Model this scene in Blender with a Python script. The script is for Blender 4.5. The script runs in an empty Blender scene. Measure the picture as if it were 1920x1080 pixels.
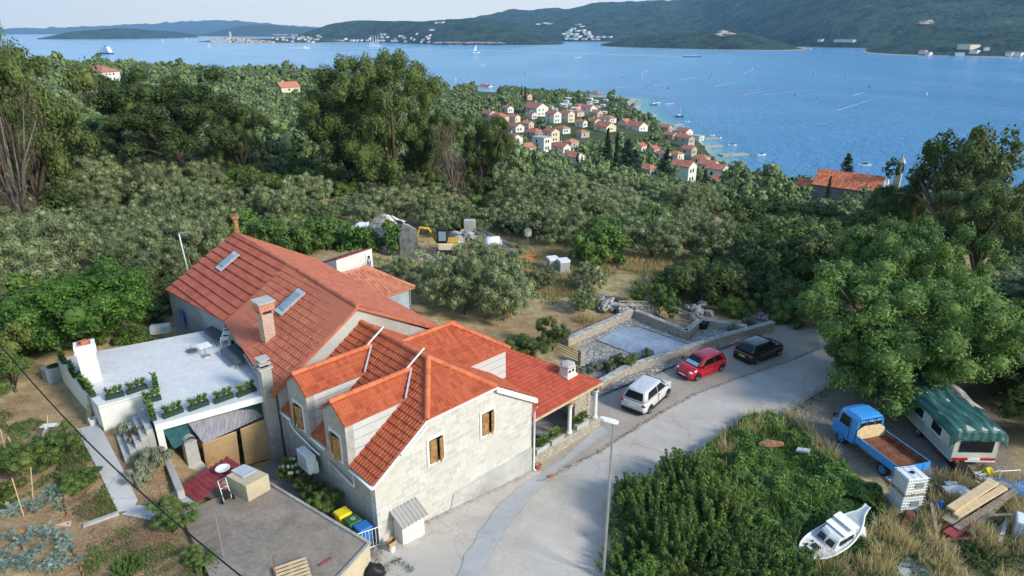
import bpy, bmesh, math, random
import numpy as np
from mathutils import Vector, Matrix, noise
random.seed(7); RNG = np.random.default_rng(7)
sc = bpy.context.scene
# ---------------------------------------------------------------- camera, world, sun, exposure
FPX = 1230.0; PITCH = math.atan(482 / FPX); CH = 21.5
cam = bpy.data.cameras.new('camera'); camo = bpy.data.objects.new('camera', cam)
sc.collection.objects.link(camo); sc.camera = camo
cam.sensor_width = 36; cam.lens = FPX / 1920 * 36; cam.clip_end = 90000; cam.clip_start = 0.5
camo.location = (0, 0, CH); camo.rotation_euler = (math.pi / 2 - PITCH, 0, 0)
SUN_AZ = (0.86, -0.51); SUN_EL = math.radians(30)
w = bpy.data.worlds.new('World'); sc.world = w; w.use_nodes = True
nt = w.node_tree; bg = nt.nodes['Background']
sky = nt.nodes.new('ShaderNodeTexSky'); sky.sky_type = 'NISHITA'; sky.sun_disc = False
sky.sun_elevation = SUN_EL; sky.sun_rotation = math.atan2(SUN_AZ[0], SUN_AZ[1])
sky.air_density = 1.0; sky.dust_density = .1; sky.ozone_density = 1.2; sky.altitude = 50
lim = nt.nodes.new('ShaderNodeMix'); lim.data_type = 'RGBA'; lim.blend_type = 'DARKEN'; lim.inputs[0].default_value = 1; lim.inputs[7].default_value = (5.2, 4.9, 3.95, 1)
nt.links.new(sky.outputs[0], lim.inputs[6]); nt.links.new(lim.outputs[2], bg.inputs[0]); bg.inputs[1].default_value = 0.15
sl = bpy.data.lights.new('sun', 'SUN'); sl.energy = 2.3; sl.angle = math.radians(12); sl.color = (1, .93, .84)
so = bpy.data.objects.new('sun', sl); sc.collection.objects.link(so)
sd = Vector((SUN_AZ[0] * math.cos(SUN_EL), SUN_AZ[1] * math.cos(SUN_EL), math.sin(SUN_EL)))
so.rotation_euler = sd.to_track_quat('Z', 'Y').to_euler()
sc.view_settings.view_transform = 'Standard'; sc.view_settings.look = 'None'
sc.view_settings.gamma = 1; sc.view_settings.exposure = 1.0
sc.render.engine = 'CYCLES'
sc.cycles.use_denoising = True
sc.cycles.max_bounces = 6; sc.cycles.diffuse_bounces = 3; sc.cycles.glossy_bounces = 2
sc.cycles.transmission_bounces = 3; sc.cycles.transparent_max_bounces = 8; sc.cycles.volume_bounces = 0
sc.cycles.caustics_reflective = False; sc.cycles.caustics_refractive = False
SEA = -44.0
# ---------------------------------------------------------------- picking points on the site from surveyed view angles
_s, _c = math.sin(PITCH), math.cos(PITCH)
def ray(px, py):
    u = (px - 960) / FPX; v = (py - 540) / FPX
    return Vector((u, _c - v * _s, -(_s + v * _c)))
def at(px, py, z=0.0):
    d = ray(px, py); t = (z - CH) / d.z
    return Vector((d.x * t, d.y * t, z))
def aty(px, py, y):
    d = ray(px, py); t = y / d.y
    return Vector((d.x * t, y, CH + d.z * t))
def prj(x, y, z):
    dz = z - CH; d = y * _c - dz * _s; up = y * _s + dz * _c
    return 960 + FPX * x / d, 540 - FPX * up / d
# house frame: u along the front gable, v towards the back
_vx, _vy = 1358 / FPX, _c + 482 / FPX * _s; _l = math.hypot(_vx, _vy)
E1 = Vector((_vx / _l, _vy / _l, 0)); E2 = Vector((-E1.y, E1.x, 0)); G0 = at(712, 1020, 0); G0.z = 0
def W(u, v, z=0.0): return G0 + E1 * u + E2 * v + Vector((0, 0, z))
def loc_uv(p): d = Vector(p) - G0; return d.dot(E1), d.dot(E2), p[2]
def onv(px, py, v0):      # point on the house plane v = v0
    d = ray(px, py); t = (v0 + G0.dot(E2)) / d.dot(E2); return Vector((d.x * t, d.y * t, CH + d.z * t))
def onu(px, py, u0):
    d = ray(px, py); t = (u0 + G0.dot(E1)) / d.dot(E1); return Vector((d.x * t, d.y * t, CH + d.z * t))
# ---------------------------------------------------------------- terrain height
CP = []
def cp(x, y, z): CP.append((x, y, z))
def cpu(u, v, z): p = W(u, v); CP.append((p.x, p.y, z))
def cpp(px, py, z): p = at(px, py, z); CP.append((p.x, p.y, z))
def cpd(px, py, y): p = aty(px, py, y); CP.append((p.x, p.y, p.z))
for a in [(0, -.5, 0), (2.5, -1, -.25), (4.9, -1, -.55), (7.5, -1, -.9), (9.8, -1, -1.15), (12.5, -1.2, -1.15), (15.5, -1.2, -1.1),
          (19, -1, -1.15), (-.6, 3, .1), (-.6, 8, .2), (-2.5, 8, .2), (-3.5, 10.5, .3), (-3.8, 8, .3), (5, 5, -.5), (9, 5, -.8), (0, -4, .1), (4, -5, -.3), (8, -5, -.8),
          (-1.2, 0, 0.0), (-1.5, 5, .15), (13, 8, -.6), (12, 16, .4), (16, 19, .4), (6, 16, .8), (3, 28, 1.5), (-1.5, 26, 1.6)]: cpu(*a)
for a in [(1190, 740, -1.2), (1300, 720, -1.2), (1440, 670, -1.3), (1540, 650, -1.4), (1640, 640, -1.5), (1100, 700, -1.), (1250, 640, -1.), (1190, 600, -1.),
          (1380, 615, -1.1), (1090, 640, -1.), (1040, 660, -.8), (950, 600, -.5), (1131, 1075, -.5), (900, 1100, .1), (700, 1110, .2), (1000, 980, -.4),
          (1250, 850, -1.), (1450, 760, -1.2), (1580, 790, -1.1), (1700, 880, -1.1), (1850, 900, -1.), (1560, 1000, -.8), (1300, 1000, -.6), (1900, 1050, -.7),
          (1300, 1150, -.4), (1750, 1150, -.5), (2100, 950, -.8), (1900, 700, -1.8), (1700, 620, -1.8), (2100, 650, -1.5),
          (190, 801, 2.7), (60, 700, 2.9), (100, 850, 2.4), (20, 900, 2.2), (240, 960, 1.85), (300, 1000, 1.7), (150, 1000, 1.8), (40, 1050, 1.9), (420, 1070, 1.5),
          (400, 1150, 1.3), (100, 1150, 1.7), (330, 965, 1.75), (318, 850, 2.3), (335, 905, 2.0), (300, 800, 2.6), (-150, 900, 2.4), (-150, 700, 3.0), (0, 600, 2.8),
          (120, 640, 2.7), (240, 620, 2.4), (560, 1120, 1.2), (650, 1100, .5)]: cpp(*a)
for a in [(1000, 470, 70), (1100, 520, 60), (800, 480, 68), (700, 470, 66), (850, 400, 95), (300, 400, 86), (100, 400, 84), (500, 430, 80), (1200, 470, 72), (1400, 480, 80),
          (30, 300, 100), (330, 322, 98), (700, 350, 96), (500, 340, 105), (900, 350, 112), (1000, 380, 105), (1250, 400, 100), (600, 250, 200), (1400, 400, 135),
          (1600, 450, 100), (1800, 480, 90), (1900, 430, 105), (1600, 378, 175), (1700, 378, 170), (1850, 380, 160), (1500, 370, 190), (1150, 342, 190), (1290, 335, 300), (1350, 340, 270),
          (950, 275, 360), (1050, 222, 480), (1150, 240, 430), (850, 240, 330), (1250, 300, 310), (1100, 300, 260), (560, 172, 400), (400, 140, 560), (300, 130, 560),
          (560, 138, 560), (200, 152, 430), (200, 190, 330), (60, 130, 420), (800, 168, 600), (920, 175, 600), (1000, 178, 660), (700, 155, 600), (-200, 120, 500), (-400, 200, 250), (0, 220, 200), (350, 200, 260),
          (1100, 190, 640), (1450, 420, 110), (-500, 450, 70)]: cpd(*a)
for x, y, z in [(124, 700, SEA + .3), (110, 640, SEA + .5), (105, 560, SEA + .5), (116, 412, SEA + .3), (114, 316, SEA + .3), (150, 316, SEA - 6), (170, 420, SEA - 7), (190, 600, SEA - 8), (140, 480, SEA - 3), (180, 760, SEA - 7),
                (60, 760, SEA - 2), (0, 800, SEA - 2), (-100, 850, SEA - 3), (-250, 850, SEA - 4), (-450, 800, SEA - 4), (0, 1100, SEA - 14), (-400, 1100, SEA - 14), (250, 1100, SEA - 14),
                (160, 255, SEA + .2), (200, 235, SEA + .2), (260, 215, SEA + .2), (330, 200, SEA), (230, 290, SEA - 5), (320, 260, SEA - 6), (400, 400, SEA - 12), (420, 230, SEA - 6),
                (160, 60, -9), (200, 20, -8), (100, -20, -3), (0, -20, 1), (-100, -20, 4), (-180, 60, 6), (-220, 130, 6), (230, 120, -28), (300, 100, -34), (-500, 300, 10), (-500, 550, 0)]: cp(x, y, z)
_P = np.array(CP); _n = len(_P)
_D = np.sqrt((_P[:, None, 0] - _P[None, :, 0]) ** 2 + (_P[:, None, 1] - _P[None, :, 1]) ** 2 + 0.6)
_A = np.zeros((_n + 3, _n + 3)); _A[:_n, :_n] = _D - np.eye(_n) * 0.35

_A[:_n, _n] = 1; _A[:_n, _n + 1] = _P[:, 0] / 100; _A[:_n, _n + 2] = _P[:, 1] / 100; _A[_n:, :_n] = _A[:_n, _n:].T
_Wt = np.linalg.solve(_A, np.concatenate([_P[:, 2], np.zeros(3)]))
def terr(X, Y):
    X = np.asarray(X, float).ravel(); Y = np.asarray(Y, float).ravel(); out = np.empty(len(X))
    for i in range(0, len(X), 20000):
        x, y = X[i:i + 20000], Y[i:i + 20000]
        D = np.sqrt((x[:, None] - _P[None, :, 0]) ** 2 + (y[:, None] - _P[None, :, 1]) ** 2 + 0.6)
        out[i:i + 20000] = D @ _Wt[:_n] + _Wt[_n] + _Wt[_n + 1] * x / 100 + _Wt[_n + 2] * y / 100
    return out
def gz(x, y): return float(terr([x], [y])[0])
def gp(px, py, lift=0.0, lo=8.0, hi=900.0):      # where a line of sight meets the ground
    d = ray(px, py)
    T = np.geomspace(lo, hi, 260); g = terr(T * d.x, T * d.y) + lift; z = CH + T * d.z
    k = np.argmax(z < g)
    if not (z < g).any(): k = len(T) - 1
    a, b = T[max(k - 1, 0)], T[k]
    for _ in range(18):
        m = (a + b) / 2
        if CH + m * d.z < gz(m * d.x, m * d.y) + lift: b = m
        else: a = m
    m = (a + b) / 2
    return Vector((m * d.x, m * d.y, gz(m * d.x, m * d.y)))
# ---------------------------------------------------------------- tagging
def tag(o, label=None, cat=None, group=None, kind=None):
    if label: o['label'] = label
    if cat: o['category'] = cat
    if group: o['group'] = group
    if kind: o['kind'] = kind
    return o
ORG = {}
def thing(name, label, cat, loc=(0, 0, 0), group=None):
    o = bpy.data.objects.new(name, None); sc.collection.objects.link(o)
    o.location = loc; o.empty_display_size = .2; ORG[o.name] = Vector(loc)
    return tag(o, label, cat, group)
def kids(o): return KID.get(o.name, [])
KID = {}
def setpar(c, p):
    c.parent = p; KID.setdefault(p.name, []).append(c)
def copy_tree(o, loc=None, rz=None, s=None, label=None, group=None, par=None):
    c = o.copy(); sc.collection.objects.link(c)
    if par is not None: setpar(c, par)
    if loc is not None: c.location = loc
    if rz is not None: c.rotation_euler = (0, 0, rz)
    if s is not None: c.scale = (s, s, s) if not hasattr(s, '__len__') else s
    if label: c['label'] = label
    if group: c['group'] = group
    for k in list(kids(o)): copy_tree(k, par=c)
    return c
# ---------------------------------------------------------------- mesh builder
class MB:
    def __init__(s): s.v = []; s.f = []; s.m = []; s.uv = []; s.mi = 0
    def poly(s, pts, uv=None):
        b = len(s.v); s.v += [tuple(p) for p in pts]; s.f.append(tuple(range(b, b + len(pts)))); s.m.append(s.mi); s.uv.append(uv); return s
    def obox(s, o, a, b, c):
        o, a, b, c = map(Vector, (o, a, b, c)); k = len(s.v)
        s.v += [tuple(o + a * i + b * j + c * l) for l in (0, 1) for j in (0, 1) for i in (0, 1)]
        for f in ((0, 2, 3, 1), (4, 5, 7, 6), (0, 1, 5, 4), (1, 3, 7, 5), (3, 2, 6, 7), (2, 0, 4, 6)):
            s.f.append(tuple(k + i for i in f)); s.m.append(s.mi); s.uv.append(None)
        return s
    def box(s, c, d, rz=0.0, ex=None):     # c = centre of the base
        cx, cy, cz = c; X = Vector((math.cos(rz), math.sin(rz), 0)) * d[0]; Y = Vector((-math.sin(rz), math.cos(rz), 0)) * d[1]
        return s.obox(Vector((cx, cy, cz)) - X / 2 - Y / 2, X, Y, (0, 0, d[2]))
    def wbox(s, u0, u1, v0, v1, z0, z1):    # box in the house frame
        return s.obox(W(u0, v0, z0), E1 * (u1 - u0), E2 * (v1 - v0), (0, 0, z1 - z0))
    def prism(s, pts, d):
        d = Vector(d); n = len(pts); P = [Vector(p) for p in pts]; Q = [p + d for p in P]
        s.poly(P[::-1]); s.poly(Q)
        for i in range(n): j = (i + 1) % n; s.poly([P[i], P[j], Q[j], Q[i]])
        return s
    def tube(s, path, r, n=8, cap=True, taper=None):
        P = [Vector(p) for p in path]; k0 = len(s.v); up = Vector((0, 0, 1))
        for i, p in enumerate(P):
            t = (P[min(i + 1, len(P) - 1)] - P[max(i - 1, 0)]).normalized()
            a = t.cross(up)
            if a.length < .05: a = t.cross(Vector((1, 0, 0)))
            a.normalize(); b = t.cross(a); rr = r if not taper else r * (1 + (taper - 1) * i / (len(P) - 1))
            if hasattr(r, '__len__'): rr = r[i]
            for q in range(n):
                an = 2 * math.pi * q / n; s.v.append(tuple(p + a * math.cos(an) * rr + b * math.sin(an) * rr))
        for i in range(len(P) - 1):
            for q in range(n):
                a0 = k0 + i * n + q; a1 = k0 + i * n + (q + 1) % n
                s.f.append((a0, a1, a1 + n, a0 + n)); s.m.append(s.mi); s.uv.append(None)
        if cap:
            s.f.append(tuple(k0 + q for q in range(n))[::-1]); s.m.append(s.mi); s.uv.append(None)
            e = k0 + (len(P) - 1) * n; s.f.append(tuple(e + q for q in range(n))); s.m.append(s.mi); s.uv.append(None)
        return s
    def lathe(s, c, prof, n=20, ax=None):
        k0 = len(s.v); c = Vector(c); ax = Vector(ax or (0, 0, 1)).normalized()
        a = ax.cross(Vector((1, 0, 0))) if abs(ax.x) < .9 else ax.cross(Vector((0, 1, 0))); a.normalize(); b = ax.cross(a)
        for r, z in prof:
            for q in range(n):
                an = 2 * math.pi * q / n; s.v.append(tuple(c + a * math.cos(an) * r + b * math.sin(an) * r + ax * z))
        for i in range(len(prof) - 1):
            for q in range(n):
                a0 = k0 + i * n + q; a1 = k0 + i * n + (q + 1) % n
                s.f.append((a0, a1, a1 + n, a0 + n)); s.m.append(s.mi); s.uv.append(None)
        return s
    def blob(s, c, r, n=10, jit=.25, seed=0, flat=1.0):
        rr = random.Random(seed); c = Vector(c); k0 = len(s.v); rx, ry, rz_ = r if hasattr(r, '__len__') else (r, r, r)
        for i in range(n // 2 + 1):
            th = math.pi * i / (n // 2)
            for q in range(n):
                an = 2 * math.pi * q / n; d = Vector((math.sin(th) * math.cos(an), math.sin(th) * math.sin(an), math.cos(th)))
                k = 1 + jit * (noise.noise(d * 1.7 + Vector((seed * 3.1, seed, 0))) * 1.6)
                s.v.append((c.x + d.x * rx * k, c.y + d.y * ry * k, c.z + d.z * rz_ * k))
        for i in range(n // 2):
            for q in range(n):
                a0 = k0 + i * n + q; a1 = k0 + i * n + (q + 1) % n
                s.f.append((a0, a1, a1 + n, a0 + n)); s.m.append(s.mi); s.uv.append(None)
        return s
    def build(s, name, mats, par=None, smooth=False, bevel=0, loc=None, autouv=True):
        if not isinstance(mats, (list, tuple)): mats = [mats]
        org = Vector((0, 0, 0))
        if par is not None: org = ORG.get(par.name, org)
        elif loc is not None: org = Vector(loc)
        me = bpy.data.meshes.new(name); V = [(a - org.x, b - org.y, c - org.z) for a, b, c in s.v]
        me.from_pydata(V, [], s.f)
        for m in mats: me.materials.append(MAT[m] if isinstance(m, str) else m)
        for p, mi in zip(me.polygons, s.m): p.material_index = mi
        if smooth: me.polygons.foreach_set('use_smooth', [True] * len(me.polygons))
        if autouv and len(s.f) < 60000:
            uvl = me.uv_layers.new(name='UVMap').data
            for p, uv, f in zip(me.polygons, s.uv, s.f):
                if uv:
                    for li, q in zip(p.loop_indices, uv): uvl[li].uv = q
                else:
                    n = p.normal; t = Vector((-n.y, n.x, 0))
                    if t.length < .3: ax, ay = Vector((1, 0, 0)), Vector((0, 1, 0))
                    else: ax = t.normalized(); ay = n.cross(ax)
                    for li, vi in zip(p.loop_indices, f):
                        q = Vector(s.v[vi]); uvl[li].uv = (q.dot(ax), q.dot(ay))
        me.update()
        o = bpy.data.objects.new(name, me); sc.collection.objects.link(o)
        if par is not None:
            setpar(o, par); ORG[o.name] = org
        else: o.location = org; ORG[o.name] = org
        if bevel:
            b = o.modifiers.new('bevel', 'BEVEL'); b.width = bevel; b.segments = 2; b.limit_method = 'ANGLE'; b.angle_limit = .6
        return o
def npmesh(name, V, F, mats, par=None, loc=None, smooth=False, mi=None, attrs=None):
    """V (n,3) float, F (m,k) int: quick numpy mesh"""
    V = np.asarray(V, np.float32); F = np.asarray(F, np.int32); org = np.zeros(3)
    if par is not None: org = np.array(ORG.get(par.name, (0, 0, 0)))
    elif loc is not None: org = np.array(loc)
    V = (V - org).astype(np.float32)
    me = bpy.data.meshes.new(name); m, k = F.shape
    me.vertices.add(len(V)); me.vertices.foreach_set('co', V.ravel())
    me.loops.add(m * k); me.loops.foreach_set('vertex_index', F.ravel())
    me.polygons.add(m); me.polygons.foreach_set('loop_start', np.arange(0, m * k, k, dtype=np.int32))
    if not isinstance(mats, (list, tuple)): mats = [mats]
    for q in mats: me.materials.append(MAT[q] if isinstance(q, str) else q)
    if mi is not None: me.polygons.foreach_set('material_index', np.asarray(mi, np.int32))
    if smooth: me.polygons.foreach_set('use_smooth', np.ones(m, bool))
    if attrs:
        for an, av in attrs.items():
            a = me.attributes.new(an, 'FLOAT', 'FACE' if len(av) == m else 'POINT'); a.data.foreach_set('value', np.asarray(av, np.float32))
    me.update(calc_edges=True)
    o = bpy.data.objects.new(name, me); sc.collection.objects.link(o)
    if par is not None: setpar(o, par)
    else: o.location = tuple(org)
    ORG[o.name] = Vector(org)
    return o
# ---------------------------------------------------------------- materials
MAT = {}
class NT:
    def __init__(s, name, rough=.8, spec=.3, metal=0):
        m = bpy.data.materials.new(name); m.use_nodes = True; s.m = m; s.t = m.node_tree; s.b = s.t.nodes['Principled BSDF']
        s.b.inputs['Roughness'].default_value = rough; s.b.inputs['Specular IOR Level'].default_value = spec; s.b.inputs['Metallic'].default_value = metal
        MAT[name] = m
    def n(s, ty, **k):
        x = s.t.nodes.new('ShaderNode' + ty)
        for a, v in k.items():
            if a.startswith('_'): setattr(x, a[1:], v)
            else:
                key = a.replace('__', ' ')
                if key.isdigit(): key = int(key)
                x.inputs[key].default_value = v
        return x
    def l(s, a, b): s.t.links.new(a, b)
    def base(s, o): s.l(o, s.b.inputs['Base Color'])
    def pos(s): return s.n('NewGeometry').outputs['Position']
    def obj(s): return s.n('TexCoord').outputs['Object']
    def uv(s): return s.n('TexCoord').outputs['UV']
    def noise(s, vec, sc_, det=3, rough=.6, dist=0):
        x = s.n('TexNoise', Scale=sc_, Detail=det, Roughness=rough, Distortion=dist); s.l(vec, x.inputs['Vector']); return x.outputs['Fac']
    def ramp(s, fac, stops, interp='LINEAR'):
        r = s.n('ValToRGB'); r.color_ramp.interpolation = interp; e = r.color_ramp.elements
        while len(e) < len(stops): e.new(.5)
        for q, (p, c) in zip(e, stops): q.position = p; q.color = (*c, 1) if len(c) == 3 else c
        s.l(fac, r.inputs[0]); return r.outputs[0]
    def mix(s, f, a, b, mode='MIX'):
        x = s.n('Mix', _data_type='RGBA', _blend_type=mode)
        for i, q in ((0, f), (6, a), (7, b)):
            if hasattr(q, 'links') or isinstance(q, bpy.types.NodeSocket): s.l(q, x.inputs[i])
            else: x.inputs[i].default_value = q if i == 0 else (*q, 1)
        return x.outputs[2]
    def math(s, op, a, b=None):
        x = s.n('Math', _operation=op)
        for i, q in ((0, a), (1, b)):
            if q is None: continue
            if isinstance(q, bpy.types.NodeSocket): s.l(q, x.inputs[i])
            else: x.inputs[i].default_value = q
        return x.outputs[0]
    def bump(s, h, st=.4, d=.05):
        x = s.n('Bump', Strength=st, Distance=d); s.l(h, x.inputs['Height']); s.l(x.outputs[0], s.b.inputs['Normal']); return x
def simple(name, c, rough=.7, metal=0, var=.12, scale=3.0, spec=.3, bump=0.0):
    t = NT(name, rough, spec, metal); p = t.obj() ; f = t.noise(p, scale, 4)
    d = tuple(x * (1 - var * 1.6) for x in c); l = tuple(min(1, x * (1 + var)) for x in c)
    t.base(t.ramp(f, [(.3, d), (.7, l)]))
    if bump: t.bump(t.noise(p, scale * 6, 4), bump, .02)
    return t
def two(name, a, b, scale, rough=.85, bump=.3, det=5, lo=.38, hi=.62, third=None, bs=4, world=True, dist=.02):
    t = NT(name, rough, .2); p = t.pos() if world else t.obj(); f = t.noise(p, scale, det)
    c = t.ramp(f, [(lo, a), (hi, b)])
    if third:
        f2 = t.noise(p, scale * 3.7, 4); c = t.mix(t.ramp(f2, [(.52, (0, 0, 0)), (.68, (1, 1, 1))]), c, third)
    t.base(c); t.bump(t.noise(p, scale * bs, 4), bump, dist); return t
def foliage(name, dark, light, scale=.6, trans=.25, warm=None):
    t = NT(name, .6, .25); t.b.inputs['Roughness'].default_value = .55
    p = t.pos(); oi = t.n('ObjectInfo'); g = t.n('NewGeometry')
    f = t.noise(p, scale, 3, .6); isl = g.outputs['Random Per Island']
    k = t.math('ADD', t.math('MULTIPLY', f, .7), t.math('MULTIPLY', isl, .45))
    k = t.math('ADD', k, t.math('MULTIPLY', t.math('SUBTRACT', oi.outputs['Random'], .35), .3))
    c = t.ramp(k, [(.35, dark), (.62, tuple((a + b) / 2 for a, b in zip(dark, light))), (.92, light)])
    if warm:
        c = t.mix(t.ramp(t.noise(p, scale * .35, 2), [(.55, (0, 0, 0)), (.72, (.8, .8, .8))]), c, warm)
    t.base(c)
    tr = t.n('BsdfTranslucent'); t.l(c, tr.inputs[0]); mx = t.n('MixShader'); mx.inputs[0].default_value = trans
    t.l(t.b.outputs[0], mx.inputs[1]); t.l(tr.outputs[0], mx.inputs[2])
    t.l(mx.outputs[0], t.t.nodes['Material Output'].inputs[0]); return t
# foliage
foliage('oak_leaf', (.034, .06, .016), (.15, .2, .055), .3)
foliage('olive_leaf', (.072, .1, .04), (.33, .38, .18), .5, .15)
foliage('bush_leaf', (0.039, 0.078, 0.018), (0.169, 0.273, 0.058), .6, warm=(.16, .2, .04))
foliage('bright_leaf', (.03, .08, .014), (.15, .29, .045), .8)
foliage('walnut_leaf', (.032, .07, .02), (.16, .26, .06), .5, warm=(.16, .23, .045))
foliage('ivy_leaf', (.04, .095, .02), (.2, .33, .075), .7, warm=(.1, .17, .03))
foliage('cypress_leaf', (0.008, 0.020, 0.008), (0.035, 0.065, 0.020), .8, .05)
foliage('wood_leaf', (.03, .058, .02), (.19, .25, .09), .16, .05, warm=(.15, .18, .1))
foliage('planter_leaf', (0.050, 0.100, 0.015), (0.220, 0.330, 0.060), 2.0)
foliage('cabbage_leaf', (0.090, 0.160, 0.130), (0.260, 0.360, 0.300), 3.0, .1)
foliage('lavender_leaf', (0.110, 0.130, 0.080), (0.300, 0.320, 0.220), 2.0, .1)
foliage('dry_leaf', (0.120, 0.080, 0.045), (0.340, 0.260, 0.150), 1.2, .2)
foliage('dead_twig', (0.050, 0.035, 0.025), (0.160, 0.110, 0.080), 1.0, .1)
foliage('flower', (0.400, 0.450, 0.250), (0.750, 0.750, 0.600), 4.0, .1)
simple('bark', (.11, .085, .06), .9, var=.3, bump=.4)
simple('grey_bark', (.17, .15, .125), .9, var=.3, bump=.4)
# ground
t = NT('ground_mat', .95, .1); p = t.pos()
f1 = t.noise(p, .09, 6, .65); f2 = t.noise(p, 1.6, 5, .7); f3 = t.noise(p, .35, 5, .6); f4 = t.noise(p, 9, 3, .7)
dry = t.ramp(f2, [(.3, (.22, .16, .085)), (.52, (.4, .31, .17)), (.72, (.56, .45, .27))])
grn = t.ramp(f2, [(.3, (.04, .07, .02)), (.7, (.13, .17, .05))])
soil = t.ramp(f4, [(.3, (.13, .075, .045)), (.55, (.27, .17, .1)), (.72, (.42, .31, .2))])
a = t.n('Attribute'); a.attribute_name = 'zone'
c = t.mix(t.ramp(f1, [(.54, (0, 0, 0)), (.64, (.9, .9, .9))]), dry, grn)
c = t.mix(t.math('MULTIPLY', t.ramp(f3, [(.35, (.3, .3, .3)), (.65, (1, 1, 1))]), a.outputs['Fac']), c, soil)
a2 = t.n('Attribute'); a2.attribute_name = 'gravel'
grv = t.ramp(f4, [(.3, (.14, .115, .09)), (.6, (.26, .23, .19)), (.75, (.36, .33, .28))])
c = t.mix(a2.outputs['Fac'], c, grv)
a3 = t.n('Attribute'); a3.attribute_name = 'far'
fg = t.ramp(f1, [(.3, (.04, .06, .025)), (.6, (.08, .1, .04)), (.75, (.2, .17, .1))])
c = t.mix(a3.outputs['Fac'], c, fg)
t.base(c); t.bump(f4, .6, .06)
# sea
t = NT('sea_mat', .18, .5); p = t.pos(); t.b.inputs['IOR'].default_value = 1.33
a = t.n('Attribute'); a.attribute_name = 'shoal'
mp = t.n('Mapping', Scale=(1, .45, 1)); t.l(p, mp.inputs[0])
fb = t.noise(mp.outputs[0], .0016, 5, .6, 1.2); fm = t.noise(mp.outputs[0], .011, 5, .65)
deep = t.ramp(t.math('ADD', t.math('MULTIPLY', fb, .7), t.math('MULTIPLY', fm, .3)), [(.35, (.07, .27, .54)), (.65, (.14, .42, .74))])
c = t.mix(a.outputs['Fac'], deep, t.ramp(a.outputs['Fac'], [(0, (.02, .16, .38)), (.5, (.05, .3, .46)), (.85, (.2, .46, .5)), (1, (.45, .5, .42))]))
t.base(c)
w1 = t.noise(p, .28, 4, .7); w2 = t.noise(mp.outputs[0], .05, 4, .6); w3 = t.noise(p, .9, 3, .7)
w4 = t.noise(mp.outputs[0], .13, 5, .75)
t.bump(t.math('ADD', t.math('ADD', t.math('MULTIPLY', w2, 1.0), t.math('MULTIPLY', w4, 1.3)), t.math('MULTIPLY', w1, .5)), 1, 4.5)
# hills
def hillmat(name, a, b, rock=(.34, .27, .2), hi=.74):
    t = NT(name, .95, .1); p = t.pos(); f = t.noise(p, .012, 7, .75); f2 = t.noise(p, .075, 4, .85); f3 = t.noise(p, .0035, 4, .6)
    k = t.math('ADD', t.math('MULTIPLY', f, .5), t.math('MULTIPLY', f2, .5))
    c = t.ramp(k, [(.44, a), (.56, b)])
    c = t.mix(t.ramp(t.math('MULTIPLY', f3, f), [(.4, (0, 0, 0)), (.46, (.8, .8, .8))]), c, rock)
    s_ = t.n('SeparateXYZ'); t.l(p, s_.inputs[0])
    sh = t.ramp(t.math('ADD', t.math('SUBTRACT', s_.outputs[2], SEA), t.math('MULTIPLY', f2, 4)), [(0, (1, 1, 1)), (1, (1, 1, 1))])
    m = t.n('MapRange'); m.inputs[1].default_value = 5.0; m.inputs[2].default_value = 3.5; t.l(t.math('ADD', t.math('SUBTRACT', s_.outputs[2], SEA), t.math('MULTIPLY', f2, 4)), m.inputs[0])
    c = t.mix(m.outputs[0], c, (.48, .44, .38)); t.base(c); t.bump(k, 1, 30)
    return t
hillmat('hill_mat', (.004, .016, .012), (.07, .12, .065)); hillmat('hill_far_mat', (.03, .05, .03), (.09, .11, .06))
# masonry and paving
def walluv(name, scale, c1, c2, mortar, bw=.5, bh=.25, ms=.02, rough=.85, noise_=.5, bump=.5, jit=.0, stain=None):
    t = NT(name, rough, .2); uv = t.uv(); p = uv
    if jit:
        nz = t.n('TexNoise', Scale=2.2, Detail=2); t.l(uv, nz.inputs['Vector']); vm = t.n('VectorMath', _operation='MULTIPLY_ADD')
        t.l(nz.outputs['Color'], vm.inputs[0]); vm.inputs[1].default_value = (jit, jit, 0); t.l(uv, vm.inputs[2]); p = vm.outputs[0]
    b = t.n('TexBrick', Scale=scale, Mortar__Size=ms, Brick__Width=bw, Row__Height=bh, Bias=0.0); b.inputs['Mortar Smooth'].default_value = .3
    t.l(p, b.inputs['Vector']); b.inputs['Color1'].default_value = (*c1, 1); b.inputs['Color2'].default_value = (*c2, 1); b.inputs['Mortar'].default_value = (*mortar, 1)
    f = t.noise(uv, 3.5, 6, .7); c = t.mix(noise_, b.outputs['Color'], t.ramp(f, [(.3, tuple(x * .62 for x in c1)), (.65, tuple(min(1, x * 1.12) for x in c2))]))
    f2 = t.noise(uv, .55, 4, .6)
    if stain: c = t.mix(t.ramp(f2, [(.5, (0, 0, 0)), (.68, (.85, .85, .85))]), c, stain)
    t.base(c); t.bump(t.math('SUBTRACT', f, b.outputs['Fac']), bump, .02); return t
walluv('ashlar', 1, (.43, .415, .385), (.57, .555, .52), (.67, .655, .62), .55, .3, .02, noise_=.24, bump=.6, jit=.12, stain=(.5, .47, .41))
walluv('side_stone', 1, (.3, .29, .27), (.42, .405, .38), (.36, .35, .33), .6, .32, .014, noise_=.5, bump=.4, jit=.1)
walluv('rubble', 1, (.3, .26, .2), (.48, .43, .35), (.2, .18, .15), .3, .17, .025, noise_=.5, bump=.8, jit=.32)
walluv('village_stone', 1, (.38, .34, .28), (.52, .48, .4), (.3, .27, .23), .6, .35, .03, jit=.2)
walluv('church_stone', 1, (.14, .14, .135), (.27, .26, .24), (.1, .1, .1), 1.0, .55, .07, noise_=.35, jit=.2)
walluv('brick_red', 1, (.36, .1, .05), (.5, .17, .09), (.55, .5, .44), .26, .085, .012, noise_=.2)
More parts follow.
